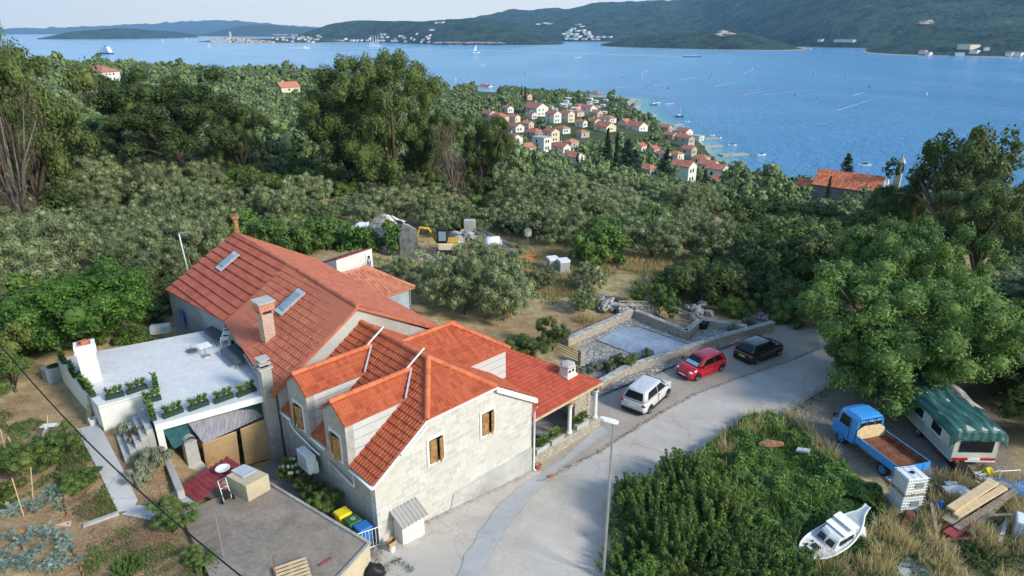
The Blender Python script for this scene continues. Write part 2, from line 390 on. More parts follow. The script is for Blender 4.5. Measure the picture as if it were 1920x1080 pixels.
walluv('brick_white', 1, (.5, .46, .42), (.42, .2, .13), (.6, .56, .5), .26, .085, .014, noise_=.5)
walluv('flagstone', 1, (.2, .19, .18), (.34, .32, .3), (.13, .12, .11), .7, .6, .03, jit=.5, noise_=.4)
def voro(name, c1, c2, gap, scale, gw=.06, bump=.6):
    t = NT(name, .9, .2); uv = t.uv(); nz = t.n('TexNoise', Scale=1.5, Detail=2); t.l(uv, nz.inputs['Vector'])
    v1 = t.n('TexVoronoi', Scale=scale, _feature='DISTANCE_TO_EDGE', Randomness=1); v2 = t.n('TexVoronoi', Scale=scale, Randomness=1)
    t.l(uv, v1.inputs['Vector']); t.l(uv, v2.inputs['Vector']); sp = t.n('SeparateColor'); t.l(v2.outputs['Color'], sp.inputs[0])
    f = t.noise(uv, 4, 5, .7)
    k = t.math('ADD', t.math('MULTIPLY', sp.outputs[0], .6), t.math('MULTIPLY', f, .4)); c = t.ramp(k, [(.2, c1), (.8, c2)])
    e = t.ramp(v1.outputs['Distance'], [(gw * .4, (0, 0, 0)), (gw, (1, 1, 1))]); c = t.mix(e, gap, c); t.base(c); t.bump(t.math('ADD', e, f), bump, .03); return t
voro('crazy_paving', (.24, .23, .21), (.46, .44, .4), (.17, .155, .14), 3.0, .09)
voro('dry_stone', (.24, .21, .17), (.58, .53, .46), (.1, .085, .07), 3.3, .1, 1)
voro('wall_top', (.3, .29, .27), (.52, .5, .46), (.22, .2, .18), 1.8, .05)
def concrete(name, a, b, stain, scale=.5, fine=7, rough=.85):
    t = NT(name, rough, .25); p = t.pos(); f = t.noise(p, scale, 7, .68, .4); g = t.noise(p, fine, 5, .75); h = t.noise(p, scale * .38, 5, .6, .8)
    c = t.ramp(t.math('ADD', t.math('MULTIPLY', f, .6), t.math('MULTIPLY', g, .4)), [(.36, a), (.64, b)])
    c = t.mix(t.ramp(h, [(.5, (0, 0, 0)), (.66, (.8, .8, .8))]), c, stain)
    cr = t.n('TexVoronoi', Scale=.16, _feature='DISTANCE_TO_EDGE'); nz = t.n('TexNoise', Scale=.9, Detail=4)
    t.l(p, nz.inputs['Vector']); vm = t.n('VectorMath', _operation='MULTIPLY_ADD'); t.l(nz.outputs['Color'], vm.inputs[0]); vm.inputs[1].default_value = (1.6, 1.6, 0); t.l(p, vm.inputs[2]); t.l(vm.outputs[0], cr.inputs['Vector'])
    c = t.mix(t.ramp(cr.outputs['Distance'], [(.0012, (.4, .4, .4)), (.004, (0, 0, 0))]), c, tuple(x * .45 for x in a))
    t.base(c); t.bump(g, .25, .02); return t
concrete('road_mat', (.38, .345, .3), (.55, .5, .44), (.45, .43, .4))
concrete('apron_mat', (.3, .26, .215), (.43, .375, .31), (.32, .28, .23))
concrete('patch_mat', (.34, .345, .35), (.45, .455, .455), (.36, .36, .36), 1.2)
concrete('slab_mat', (.15, .125, .1), (.34, .295, .245), (.25, .2, .15), .7, 5)
concrete('path_mat', (.38, .39, .38), (.5, .5, .49), (.44, .43, .4), .8)
concrete('plaster_grey', (.36, .36, .34), (.46, .455, .43), (.3, .29, .27), .6, 4)
concrete('plaster_warm', (.42, .36, .25), (.54, .46, .32), (.33, .29, .22), .8, 5)
concrete('plaster_blue', (.25, .29, .33), (.35, .39, .43), (.2, .22, .24), .7, 4)
concrete('plinth_mat', (.36, .355, .34), (.5, .49, .465), (.27, .265, .25), .9, 4)
concrete('concrete_grey', (.3, .29, .27), (.42, .41, .385), (.22, .21, .2), 1.2, 6)
concrete('courtyard_mat', (.12, .115, .11), (.2, .19, .18), (.09, .085, .08), 1.0, 5)
walluv('terrace_tile', 1, (.61, .612, .61), (.68, .682, .68), (.46, .47, .48), 1.2, .6, .006, rough=.45, noise_=.35, bump=.05)
# tiles: uv in metres, one cell per tile
def tiles(name, a, b, cw=.22, ch=.36, dirt=(.12, .06, .045), da=.5, light=None):
    t = NT(name, .75, .25); uv = t.uv(); sp = t.n('SeparateXYZ'); t.l(uv, sp.inputs[0])
    cx = t.math('FLOOR', t.math('DIVIDE', sp.outputs[0], cw)); cy = t.math('FLOOR', t.math('DIVIDE', sp.outputs[1], ch))
    cb = t.n('CombineXYZ'); t.l(cx, cb.inputs[0]); t.l(cy, cb.inputs[1]); wn = t.n('TexWhiteNoise', _noise_dimensions='2D'); t.l(cb.outputs[0], wn.inputs['Vector'])
    f = t.noise(uv, .7, 5, .65); g = t.noise(uv, 9, 4, .7)
    k = t.math('ADD', t.math('MULTIPLY', wn.outputs['Value'], .4), t.math('ADD', t.math('MULTIPLY', f, .45), t.math('MULTIPLY', g, .25)))
    c = t.ramp(k, [(.3, a), (.8, b)])
    c = t.mix(t.ramp(t.noise(uv, 1.1, 6, .75), [(.55, (0, 0, 0)), (.75, (da, da, da))]), c, dirt)
    if light: c = t.mix(t.ramp(t.noise(uv, 2.3, 6, .8), [(.6, (0, 0, 0)), (.72, (.5, .5, .5))]), c, light)
    t.base(c); return t
tiles('tile_new', (.32, .068, .03), (.49, .125, .055)); tiles('tile_porch', (.42, .075, .04), (.56, .125, .068), da=.35)
tiles('tile_old', (.36, .1, .058), (.5, .165, .095), light=(.45, .25, .2)); tiles('tile_flat', (.35, .085, .05), (.47, .13, .08), .5, .62, light=(.42, .22, .17), da=.2)
tiles('tile_clay', (.4, .14, .08), (.62, .26, .15), .25, .4, light=(.55, .35, .25)); tiles('tile_ridge', (.46, .115, .05), (.62, .18, .08), .34, .34, da=.2)
tiles('tile_far', (.33, .12, .08), (.5, .21, .135), .8, 1.0); tiles('tile_church', (.46, .1, .045), (.78, .28, .14), .45, .7, da=.1)
simple('white_paint', (.78, .78, .76), .55, var=.04); simple('white_wall', (.66, .66, .63), .7, var=.06, scale=1.2); simple('cream_wall', (.66, .58, .44), .8, var=.08)
simple('pink_wall', (.62, .46, .36), .8, var=.08); simple('clad', (.5, .51, .515), .5, var=.04); simple('dark', (.015, .015, .016), .5, var=.1)
simple('sky_glass', (.25, .33, .4), .1, spec=.8); simple('glass_dark', (.02, .025, .03), .15, var=.05, spec=.8); simple('brown_glass', (.09, .05, .03), .2, var=.2); simple('metal', (.45, .46, .47), .35, .8); simple('galv', (.36, .38, .4), .45, .5)
simple('zinc', (.55, .58, .62), .4, .3); simple('wood', (.36, .2, .075), .6, var=.35, scale=5); simple('old_wood', (.3, .25, .19), .9, var=.3, scale=4); simple('new_wood', (.62, .46, .27), .75, var=.12, scale=4)
simple('beam_wood', (.5, .4, .27), .8, var=.15); simple('rust', (.2, .08, .04), .9, var=.4, scale=2.5); simple('rust_pipe', (.32, .17, .09), .9, var=.4, scale=5); simple('black_cable', (.01, .01, .01), .6)
simple('terracotta', (.42, .15, .08), .8, var=.2); simple('yellow_plastic', (.75, .62, .02), .45, var=.06); simple('green_plastic', (.03, .13, .05), .5); simple('blue_plastic', (.03, .16, .48), .45)
simple('planter_green', (.018, .05, .035), .5); simple('lounger_cloth', (.07, .085, .11), .8, var=.1); simple('white_plastic', (.74, .75, .76), .4, var=.03); simple('shade_net', (.02, .085, .095), .85, var=.2)
simple('red_sheet', (.3, .055, .06), .6, var=.25, scale=2); simple('orange_paint', (.7, .2, .03), .5); simple('digger_yellow', (.6, .35, .05), .6, var=.2); simple('tarp_blue', (.05, .25, .62), .4, var=.2, scale=2)
simple('cardboard', (.42, .28, .16), .85); simple('cooker_red', (.5, .05, .03), .5); simple('tan_roof', (.6, .35, .2), .8)
simple('rubber', (.02, .02, .02), .85, var=.1); simple('chrome', (.6, .6, .6), .15, 1); simple('soil', (.1, .065, .045), .95, var=.3, scale=8)
simple('cream_caravan', (.5, .5, .43), .6, var=.12, scale=1.5); simple('old_sheet', (.38, .36, .32), .8, var=.25); simple('boat_white', (.62, .63, .63), .5, var=.12, scale=1.5)
t = NT('tarp_green', .5, .3); p = t.obj(); mp = t.n('Mapping', Scale=(.4, 3.5, 1)); t.l(p, mp.inputs[0]); f = t.noise(mp.outputs[0], 2.2, 5, .7)
t.base(t.ramp(f, [(.4, (.02, .07, .065)), (.58, (.04, .13, .12)), (.68, (.13, .22, .2)), (.72, (.45, .48, .44))]))
t = NT('tank_white', .4, .4); t.base(t.ramp(t.noise(t.obj(), 2, 3), [(.3, (.6, .63, .65)), (.7, (.75, .77, .78))]))
simple('ochre_tile', (.45, .27, .1), .8, var=.2)
for nm, a, b, sx_ in (('reed', (.12, .12, .15), (.34, .34, .38), 22), ('bamboo', (.34, .22, .11), (.55, .38, .2), 3)):
    t = NT(nm, .85, .2); p = t.obj(); mp = t.n('Mapping', Scale=((1, 1, 14) if nm == 'bamboo' else (9, .8, .8)))
    if nm == 'reed': mp.inputs['Rotation'].default_value = (0, 0, -.77)
    t.l(p, mp.inputs[0]); f = t.noise(mp.outputs[0], 2.6, 5, .7); t.base(t.ramp(f, [(.32, a), (.68, b)])); t.bump(f, .8, .03)
foliage('straw', (.3, .24, .1), (.68, .57, .3), .3, .2, warm=(.17, .2, .07)); simple('pink_stone', (.6, .5, .42), .9, var=.3, scale=1.5, bump=.6)
t = NT('pool_sheet', .4, .4); p = t.obj(); f = t.noise(p, .7, 6, .7); t.base(t.ramp(f, [(.35, (.22, .27, .34)), (.65, (.34, .4, .48))])); t.bump(t.noise(p, 2.2, 5, .7), .5, .06)
simple('quarry_stone', (.42, .34, .28), .9, var=.2); paint('paint_navy', (.02, .04, .12)) if 'paint' in globals() else simple('paint_navy', (.02, .04, .12), .4); simple('foam', (.7, .74, .78), .8, var=.1); simple('beach_mat', (.42, .38, .32), .95, var=.15)
foliage('shoot_leaf', (.055, .095, .022), (.24, .34, .09), .8, .3, warm=(.15, .2, .05))
simple('wall_grit', (.34, .31, .27), .95, var=.35, scale=9)
t = NT('debris_mat', .7, .3); g = t.n('NewGeometry'); t.base(t.ramp(g.outputs['Random Per Island'], [(0, (.3, .25, .19)), (.35, (.05, .05, .05)), (.55, (.6, .6, .6)), (.7, (.35, .1, .05)), (.82, (.06, .2, .5)), (.92, (.6, .35, .08))], 'CONSTANT'))
voro('pale_stone', (.4, .37, .32), (.74, .7, .63), (.22, .2, .17), 2.6, .08, 1)
foliage('garden_leaf', (.04, .075, .018), (.17, .25, .06), 1.2, .25, warm=(.2, .22, .06))
# ---------------------------------------------------------------- terrain, sea, hills
def axis(lo, hi, c0, c1, fine, grow=1.09, mx=12):
    a = [c0]; st = fine
    while a[-1] < c1: a.append(a[-1] + fine)
    up = [a[-1]]; st = fine
    while up[-1] < hi: st = min(st * grow, mx); up.append(up[-1] + st)
    dn = [c0]; st = fine
    while dn[-1] > lo: st = min(st * grow, mx); dn.append(dn[-1] - st)
    return np.array(dn[:0:-1] + a + up[1:])
def inpoly(X, Y, poly):
    r = np.zeros(len(X), bool); n = len(poly); j = n - 1
    for i in range(n):
        xi, yi, xj, yj = poly[i][0], poly[i][1], poly[j][0], poly[j][1]
        if yi != yj: r ^= ((yi > Y) != (yj > Y)) & (X < (xj - xi) * (Y - yi) / (yj - yi) + xi)
        j = i
    return r
def gpoly(pp): return [tuple(gp(*p))[:2] for p in pp]
gx = axis(-620, 520, -32, 34, .55); gy = axis(-25, 1150, 14, 62, .55)
GX, GY = np.meshgrid(gx, gy); shp = GX.shape; tz = terr(GX, GY); X_, Y_ = GX.ravel(), GY.ravel()
dist = np.hypot(X_, Y_)
tz = tz + np.array([noise.noise((x * .25, y * .25, 1)) * .10 for x, y in zip(X_, Y_)]) * np.clip((dist - 75) / 40, 0, 1)
idx = np.arange(len(X_)).reshape(shp)
F = np.stack([idx[:-1, :-1].ravel(), idx[:-1, 1:].ravel(), idx[1:, 1:].ravel(), idx[1:, :-1].ravel()], 1)
GARDEN = gpoly([(-300, 790), (0, 760), (75, 720), (130, 760), (190, 805), (330, 860), (420, 960), (330, 990), (480, 1090), (450, 1250), (-400, 1300)])
DRYPATCH = gpoly([(830, 640), (1000, 585), (1130, 590), (1180, 575), (1060, 655), (940, 670)])
GRAVEL = gpoly([(1380, 800), (1480, 770), (1560, 720), (1700, 670), (1900, 700), (1900, 900), (1660, 900), (1560, 850), (1450, 790)])
def soft(poly, rad):
    m = inpoly(X_, Y_, poly).astype(float).reshape(shp)
    for _ in range(rad): m[1:-1, 1:-1] = (m[1:-1, 1:-1] * 2 + m[:-2, 1:-1] + m[2:, 1:-1] + m[1:-1, :-2] + m[1:-1, 2:]) / 6
    return m.ravel()
zone = np.maximum(soft(GARDEN, 3), soft(DRYPATCH, 3) * .9); grav = soft(GRAVEL, 3); far = np.clip((dist - 130) / 60, 0, 1)
gr = npmesh('ground', np.stack([X_, Y_, tz], 1), F, 'ground_mat', smooth=True, attrs={'zone': zone, 'gravel': grav, 'far': far}); tag(gr, kind='structure')
def drape(name, poly_px, mat, lift, step=.45, noise_edge=0.0, world=None):
    """a sheet laid on the ground: outline picked on the ground, filled with a fine grid"""
    P = world or gpoly(poly_px); bm = bmesh.new()
    vs = [bm.verts.new((p[0], p[1], 0)) for p in P]; f = bm.faces.new(vs); bmesh.ops.triangulate(bm, faces=[f])
    xs = [p[0] for p in P]; ys = [p[1] for p in P]
    a = math.floor(min(xs) / step) * step
    while a < max(xs): bmesh.ops.bisect_plane(bm, geom=bm.verts[:] + bm.edges[:] + bm.faces[:], plane_co=(a, 0, 0), plane_no=(1, 0, 0)); a += step
    a = math.floor(min(ys) / step) * step
    while a < max(ys): bmesh.ops.bisect_plane(bm, geom=bm.verts[:] + bm.edges[:] + bm.faces[:], plane_co=(0, a, 0), plane_no=(0, 1, 0)); a += step
    Z = terr([v.co.x for v in bm.verts], [v.co.y for v in bm.verts])
    for v, z in zip(bm.verts, Z): v.co.z = z + lift
    bmesh.ops.recalc_face_normals(bm, faces=bm.faces)
    me = bpy.data.meshes.new(name); bm.to_mesh(me); bm.free(); me.materials.append(MAT[mat])
    for p in me.polygons:
        if p.normal.z < 0: p.flip()
    o = bpy.data.objects.new(name, me); sc.collection.objects.link(o); ORG[name] = Vector((0, 0, 0)); return o
def wob(P, amp=.25, seg=1.2, seed=1):      # roughen an outline
    out = []
    for i in range(len(P)):
        a, b = Vector(P[i][:2]), Vector(P[(i + 1) % len(P)][:2]); n = max(1, int((b - a).length / seg)); nrm = Vector((-(b - a).y, (b - a).x)).normalized() if (b - a).length > 0 else Vector((0, 0))
        for k in range(n):
            q = a.lerp(b, k / n); out.append(tuple(q + nrm * noise.noise((q.x * .9, q.y * .9, seed)) * amp))
    return out
ROADP = wob(gpoly([(560, 1330), (640, 1130), (700, 1040), (707, 1004), (820, 930), (985, 850), (1060, 800), (1110, 740), (1250, 685), (1400, 632), (1450, 608), (1540, 612), (1640, 625), (1800, 650),
                   (1800, 690), (1610, 700), (1560, 722), (1480, 772), (1400, 790), (1350, 830), (1290, 872), (1220, 900), (1180, 960), (1160, 1080), (1150, 1330)]), .22)
tag(drape('road', None, 'road_mat', .05, world=ROADP), kind='structure')
APR = wob(gpoly([(985, 888), (1060, 810), (1115, 745), (1250, 690), (1400, 637), (1450, 612), (1530, 622), (1538, 655), (1470, 682), (1380, 712), (1300, 742), (1240, 775), (1180, 812), (1120, 850), (1060, 878)]), .15, seed=4)
tag(drape('pavement', None, 'apron_mat', .062, world=APR), kind='structure')
PATCH = wob(gpoly([(1110, 812), (1128, 800), (1140, 812), (1090, 850), (1040, 885), (1000, 930), (950, 990), (890, 1090), (850, 1090), (895, 1000), (940, 945), (975, 912), (1010, 890), (1060, 860)]), .18, .7, seed=8)
tag(drape('concrete_strip', None, 'patch_mat', .074, world=PATCH), kind='structure')
CY = [W(-3.4, 8.9), W(0, 8.9), W(0, -.3), W(-1.0, -.4), W(-2.3, 5.2), W(-5.2, 7.2)]
tag(drape('courtyard', None, 'flagstone', .03, world=[tuple(p)[:2] for p in CY]), kind='structure')
# sea: one sheet to the horizon, shallow water follows the depth of the ground under it
sx = axis(-14000, 14000, -150, 420, 6, 1.12, 1500); sy = axis(60, 15000, 180, 760, 6, 1.1, 1500)
SX, SY = np.meshgrid(sx, sy); ss = SX.shape; near = (np.abs(SX) < 700) & (SY < 1300)
gzs = np.full(SX.size, SEA - 30.); nm = near.ravel(); gzs[nm] = terr(SX.ravel()[nm], SY.ravel()[nm])
shoal = np.clip(1 - (SEA - gzs) / 5.5, 0, 1) ** 1.3
ii = np.arange(SX.size).reshape(ss); F = np.stack([ii[:-1, :-1].ravel(), ii[:-1, 1:].ravel(), ii[1:, 1:].ravel(), ii[1:, :-1].ravel()], 1)
se = npmesh('sea', np.stack([SX.ravel(), SY.ravel(), np.full(SX.size, SEA)], 1), F, 'sea_mat', attrs={'shoal': shoal}, smooth=True); tag(se, kind='structure')
def interp(pl, x):
    o = np.linspace(-34, 34, 15); return float(np.mean(np.interp(np.clip(x + o, pl[0][0], pl[-1][0]), [p[0] for p in pl], [p[1] for p in pl])))
def hill(name, shore, crest, deep=900, mat='hill_mat', amp=10, cols=420, rows=46, shape=.8, fr=.004):
    x0, x1 = shore[0][0], shore[-1][0]; px = np.linspace(x0, x1, cols); V = []
    for i, x in enumerate(px):
        d = ray(x, float(interp(shore, x))); t = (SEA - CH) / d.z; D = t * d.y; ux, uy = d.x * t / D, 1.0
        cyp = float(interp(crest, x)); c = aty(x, cyp, D + deep); zc = max(c.z, SEA - 3)
        for j in range(rows):
            q = j / (rows - 1) * 1.6
            if q <= 1: z = SEA - 3 + (zc - SEA + 3) * (math.sin(q * math.pi / 2) ** shape)
            else: z = zc - (q - 1) / .6 * (zc - SEA + 6)
            Y = D + deep * q; xx = (x - 960) / FPX * 0 + (d.x / d.y) * Y
            n = noise.fractal((xx * fr, Y * fr, 3.3), .9, 2.1, 6); n2 = noise.noise((xx * .05, Y * .05, 1))
            k = min(1, q * 3) * max(0, min(1, (zc - SEA) / 40))
            V.append((xx, Y, z + (n * amp + n2 * 3.0) * k * (1 if q < .9 else .5)))
    V = np.array(V); ii = np.arange(cols * rows).reshape(cols, rows)
    F = np.stack([ii[:-1, :-1].ravel(), ii[1:, :-1].ravel(), ii[1:, 1:].ravel(), ii[:-1, 1:].ravel()], 1)
    o = npmesh(name, V, F, mat, smooth=True); tag(o, kind='structure'); HILL[name] = V.reshape(cols, rows, 3); return o
HILL = {}
hill('distant_mountains', [(-500, 64.5), (300, 64.5), (760, 64.5)], [(-500, 55), (60, 54), (180, 50), (300, 44), (400, 38), (480, 42), (560, 50), (760, 58)], 3500, 'hill_far_mat', 60, 200, 16)
hill('hills_behind_town', [(370, 68), (480, 69), (600, 69), (720, 68)], [(370, 67), (400, 61), (440, 50), (480, 45), (520, 46), (560, 51), (590, 55), (720, 50)], 900, 'hill_far_mat', 14, 220, 24)
hill('far_island', [(70, 74.5), (120, 74.5), (240, 74), (340, 72), (372, 70)], [(70, 74), (110, 64), (135, 59), (180, 56), (230, 51), (260, 53), (290, 60), (320, 57), (345, 59), (372, 68)], 420, amp=6, cols=300)
hill('town_headland', [(372, 79), (392, 80), (480, 80.5), (560, 81), (640, 80)], [(372, 78), (395, 76), (430, 73), (470, 72), (510, 73), (560, 70), (640, 66)], 260, 'hill_mat', 3, 200, 24)
hill('wooded_headland', [(560, 80), (620, 80), (700, 80), (760, 82), (820, 84.5), (900, 85), (1000, 86), (1056, 85)], [(560, 70), (590, 52), (640, 42), (700, 37), (760, 41), (800, 41), (830, 38), (880, 34), (930, 35), (985, 48), (1025, 66), (1056, 84)], 700, amp=9, cols=520)
hill('mountain_ridge', [(800, 76), (1000, 77), (1100, 79), (1150, 79), (1300, 80), (1560, 90), (1650, 92), (1900, 95), (2500, 100)], [(800, 44), (860, 37), (930, 28), (990, 21), (1060, 20), (1110, 15), (1180, 9), (1230, 7), (1290, -2), (1350, -16), (1500, -40), (1700, -70), (1900, -90), (2500, -90)], 2100, amp=42, cols=620, rows=80, fr=.0022)
hill('low_promontory', [(1127, 88), (1160, 89.5), (1250, 92), (1340, 94), (1450, 95.5), (1528, 95.5)], [(1127, 87), (1150, 76), (1200, 66), (1270, 62), (1340, 58), (1400, 62), (1450, 76), (1500, 88), (1528, 94)], 380, amp=6, cols=360)
hill('right_promontory', [(1597, 100), (1650, 103), (1750, 105.5), (1850, 107.5), (2000, 109), (2400, 112)], [(1597, 99), (1640, 86), (1700, 72), (1760, 60), (1850, 52), (1950, 46), (2400, 30)], 520, amp=10, cols=420)
# air: one closed box of thin even haze round everything except the sky
hz = bpy.data.materials.new('haze_air'); hz.use_nodes = True; hn = hz.node_tree
for q in list(hn.nodes): hn.nodes.remove(q)
ou = hn.nodes.new('ShaderNodeOutputMaterial'); pv = hn.nodes.new('ShaderNodeVolumePrincipled'); pv.inputs['Color'].default_value = (.3, .58, 1, 1); pv.inputs['Density'].default_value = 6.2e-5; pv.inputs['Anisotropy'].default_value = 0.0
hn.links.new(pv.outputs[0], ou.inputs['Volume'])
hb = MB(); hb.obox((-14800, -120, -140), (29600, 0, 0), (0, 16500, 0), (0, 0, 900)); MAT['haze_air'] = hz
HAZE = hb.build('haze', 'haze_air', autouv=False); tag(HAZE, kind='stuff')
# ---------------------------------------------------------------- roofs
def tile_roof(poly, eave, name, mat, par, course=.36, rib=.22, step=.05, ribh=.03, cols_per=5, thick=.1, under=True, raise_=0.0):
    """real tiled slope: stepped courses with rolled ribs, trimmed to the outline"""
    P = [Vector(p) for p in poly]; n = Vector((0, 0, 0))
    for i in range(len(P)): n += P[i].cross(P[(i + 1) % len(P)])
    n.normalize(); n = -n if n.z < 0 else n
    a = Vector(eave).normalized(); a = (a - n * a.dot(n)).normalized(); b = n.cross(a)
    if b.z < 0: b = -b; a = -a
    o = P[0]; A = [(p - o).dot(a) for p in P]; B = [(p - o).dot(b) for p in P]
    a0, a1, b0, b1 = min(A) - rib, max(A) + rib, min(B), max(B) + course
    nc = int((a1 - a0) / rib * cols_per) if rib else int((a1 - a0) / .6) + 1; ncr = int(math.ceil((b1 - b0) / course))
    xs = np.linspace(a0, a1, nc + 1); V = []
    for k in range(ncr):
        for e in (0, 1):
            bb = b0 + (k + e) * course; hh = step + .012 if e == 0 else .012
            for i, x in enumerate(xs):
                rr = ribh * (abs(math.sin(math.pi * x / rib)) ** 1.0) if rib else 0
                jj = noise.noise((x * 1.3, k * 5.1, 0)) * .011
                V.append(tuple(o + a * x + b * bb + n * (hh + rr + jj + raise_)))
    bm = bmesh.new(); vs = [bm.verts.new(v) for v in V]; m = nc + 1; uvl = bm.loops.layers.uv.new('UVMap')
    for r in range(2 * ncr - 1):
        for i in range(nc): bm.faces.new((vs[r * m + i], vs[r * m + i + 1], vs[(r + 1) * m + i + 1], vs[(r + 1) * m + i]))
    c = sum(P, Vector()) / len(P)
    for i in range(len(P)):
        q, w_ = P[i], P[(i + 1) % len(P)]; e = (w_ - q)
        if e.length < 1e-4: continue
        pn = e.cross(n).normalized()
        if (c - q).dot(pn) > 0: pn = -pn
        bmesh.ops.bisect_plane(bm, geom=bm.verts[:] + bm.edges[:] + bm.faces[:], plane_co=q, plane_no=pn, clear_outer=True)
    for f in bm.faces:
        for l in f.loops:
            d = l.vert.co - o; l[uvl].uv = (d.dot(a) + 50, d.dot(b) - b0 + 50 * course)
    if under:
        U = [bm.verts.new(p) for p in P]; D = [bm.verts.new(p - n * thick) for p in P]
        for L in (U, D): bm.faces.new(L)
        for i in range(len(P)): j = (i + 1) % len(P); bm.faces.new((U[i], U[j], D[j], D[i]))
    org = ORG.get(par.name, Vector())
    for v in bm.verts: v.co -= org
    me = bpy.data.meshes.new(name); bm.normal_update(); bm.to_mesh(me); bm.free(); me.materials.append(MAT[mat])
    ob = bpy.data.objects.new(name, me); sc.collection.objects.link(ob); setpar(ob, par); ORG[ob.name] = org
    return ob
def ridge_tiles(a, b, name, mat, par, r=.13, ln=.38):
    a, b = Vector(a), Vector(b); m = MB(); L = (b - a).length; n = max(1, int(L / ln)); d = (b - a) / L
    side = d.cross(Vector((0, 0, 1))).normalized(); up = side.cross(d)
    for i in range(n):
        p = a + d * (L / n * i - .02); q = a + d * (L / n * (i + 1) + .03)
        for e in range(6):
            t0, t1 = math.pi * e / 6, math.pi * (e + 1) / 6
            f = lambda o, t, rr: o + side * math.cos(t) * rr + up * (math.sin(t) * rr - .03)
            m.poly([f(p, t0, r * 1.12), f(q, t0, r), f(q, t1, r), f(p, t1, r * 1.12)], uv=[(i * .34 + .1, e * .05)] * 4)
            m.poly([p - up * .03, f(p, t1, r * 1.12), f(p, t0, r * 1.12)], uv=[(i * .34 + .1, 0)] * 3)
    return m.build(name, mat, par)
def strip(a, b, w_, h, side=None):
    """bar from a to b with width along side and height up"""
    a, b = Vector(a), Vector(b); d = b - a; s_ = Vector(side) if side is not None else d.cross(Vector((0, 0, 1))); s_.normalize()
    return a - s_ * w_ / 2, d, s_ * w_, Vector((0, 0, h))
def shutter_window(u0, u1, z0, z1, par, face='v', c0=0.0, a1=5, a2=30):
    """stone surround, dark reveal and two wooden shutters standing ajar. face 'v': in plane v=c0 facing -v; 'u': in plane u=c0 facing -u"""
    if face == 'v': P = lambda a, d, z: W(a, c0 - d, z)
    else: P = lambda a, d, z: W(c0 - d, a, z)
    m = MB()
    for (x0, x1, y0, y1) in ((u0 - .14, u0, z0 - .14, z1 + .16), (u1, u1 + .14, z0 - .14, z1 + .16), (u0, u1, z1, z1 + .16), (u0, u1, z0 - .14, z0)):
        m.obox(P(x0, -.02, y0), P(x1, -.02, y0) - P(x0, -.02, y0), P(x0, .05, y0) - P(x0, -.02, y0), (0, 0, y1 - y0))
    w_ = m.build('window', 'white_wall', par)
    g = MB(); g.obox(P(u0, -.02, z0), P(u1, -.02, z0) - P(u0, -.02, z0), P(u0, .012, z0) - P(u0, -.02, z0), (0, 0, z1 - z0)); g.build('pane', 'glass_dark', w_)
    hw = (u1 - u0) / 2
    for sgn, an, hx in ((1, a1, u0), (-1, a2, u1)):
        an = math.radians(an); dx = math.cos(an) * hw * sgn; dd = math.sin(an) * hw
        A = P(hx, .06, z0 + .02); B = P(hx + dx, .06 + dd, z0 + .02); t = (P(hx, .1, z0) - P(hx, .06, z0))
        s_ = MB(); s_.obox(A, B - A, t, (0, 0, z1 - z0 - .04))
        nn = (B - A).cross(Vector((0, 0, 1))).normalized()
        if nn.dot(t) < 0: nn = -nn
        for fz in (0.02, .47, .92): s_.obox(A + Vector((0, 0, (z1 - z0 - .04) * fz)) + nn * .035 + (B - A) * .02, (B - A) * .96, nn * .02, (0, 0, .07))
        for fx in (0.02, .84): s_.obox(A + (B - A) * fx + nn * .035, (B - A) * .14, nn * .018, (0, 0, z1 - z0 - .04))
        s_.build('shutter', 'wood', w_)
    return w_
# ---------------------------------------------------------------- the white stone house
H = thing('stone_house', 'white stone house with orange tiled roof, dormers and brown shutters beside the road', 'house', W(4.9, 4, -.6))
SL = .665
def zl(u): return 3.38 + SL * u
def zr(u): return 6.67 - SL * .965 * (u - 4.95)
m = MB()     # front gable
zt = 5.26
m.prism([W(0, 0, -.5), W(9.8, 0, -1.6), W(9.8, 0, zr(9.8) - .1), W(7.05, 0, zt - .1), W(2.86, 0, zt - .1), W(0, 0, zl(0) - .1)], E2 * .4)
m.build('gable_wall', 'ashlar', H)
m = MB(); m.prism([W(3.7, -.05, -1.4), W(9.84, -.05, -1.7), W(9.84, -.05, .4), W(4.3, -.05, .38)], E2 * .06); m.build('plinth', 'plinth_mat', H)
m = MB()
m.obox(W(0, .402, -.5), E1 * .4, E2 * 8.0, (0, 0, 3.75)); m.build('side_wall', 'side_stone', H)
m = MB(); m.obox(W(9.4, .402, -1.5), E1 * .4, E2 * 8.0, (0, 0, 4.9)); m.obox(W(.42, 8.05, -.5), E1 * 8.9, E2 * .34, (0, 0, 4.4)); m.build('back_wall', 'white_wall', H)
tile_roof([W(-.12, -.14, zl(-.12)), W(2.86, -.14, zl(2.86)), W(4.95, 2.4, 6.67), W(4.95, 8.38, 6.67), W(-.12, 8.38, zl(-.12))], E2, 'roof', 'tile_new', H, .37, .2)
tile_roof([W(2.86, -.14, 5.28), W(7.1, -.14, 5.28), W(4.95, 2.4, 6.67)], E1, 'roof', 'tile_new', H, .3, .2)
tile_roof([W(7.1, -.14, zr(7.1)), W(9.98, -.14, zr(9.98)), W(9.98, 8.38, zr(9.98)), W(4.95, 8.38, 6.67), W(4.95, 2.4, 6.67)], E2, 'roof', 'tile_new', H, .37, .2)
ridge_tiles(W(4.95, 8.3, 6.72), W(4.95, 2.4, 6.72), 'ridge', 'tile_ridge', H)
ridge_tiles(W(4.95, 2.4, 6.75), W(2.86, -.14, 5.33), 'ridge', 'tile_ridge', H); ridge_tiles(W(4.95, 2.4, 6.75), W(7.1, -.14, 5.33), 'ridge', 'tile_ridge', H)
m = MB()     # white verge boards and plaster bands
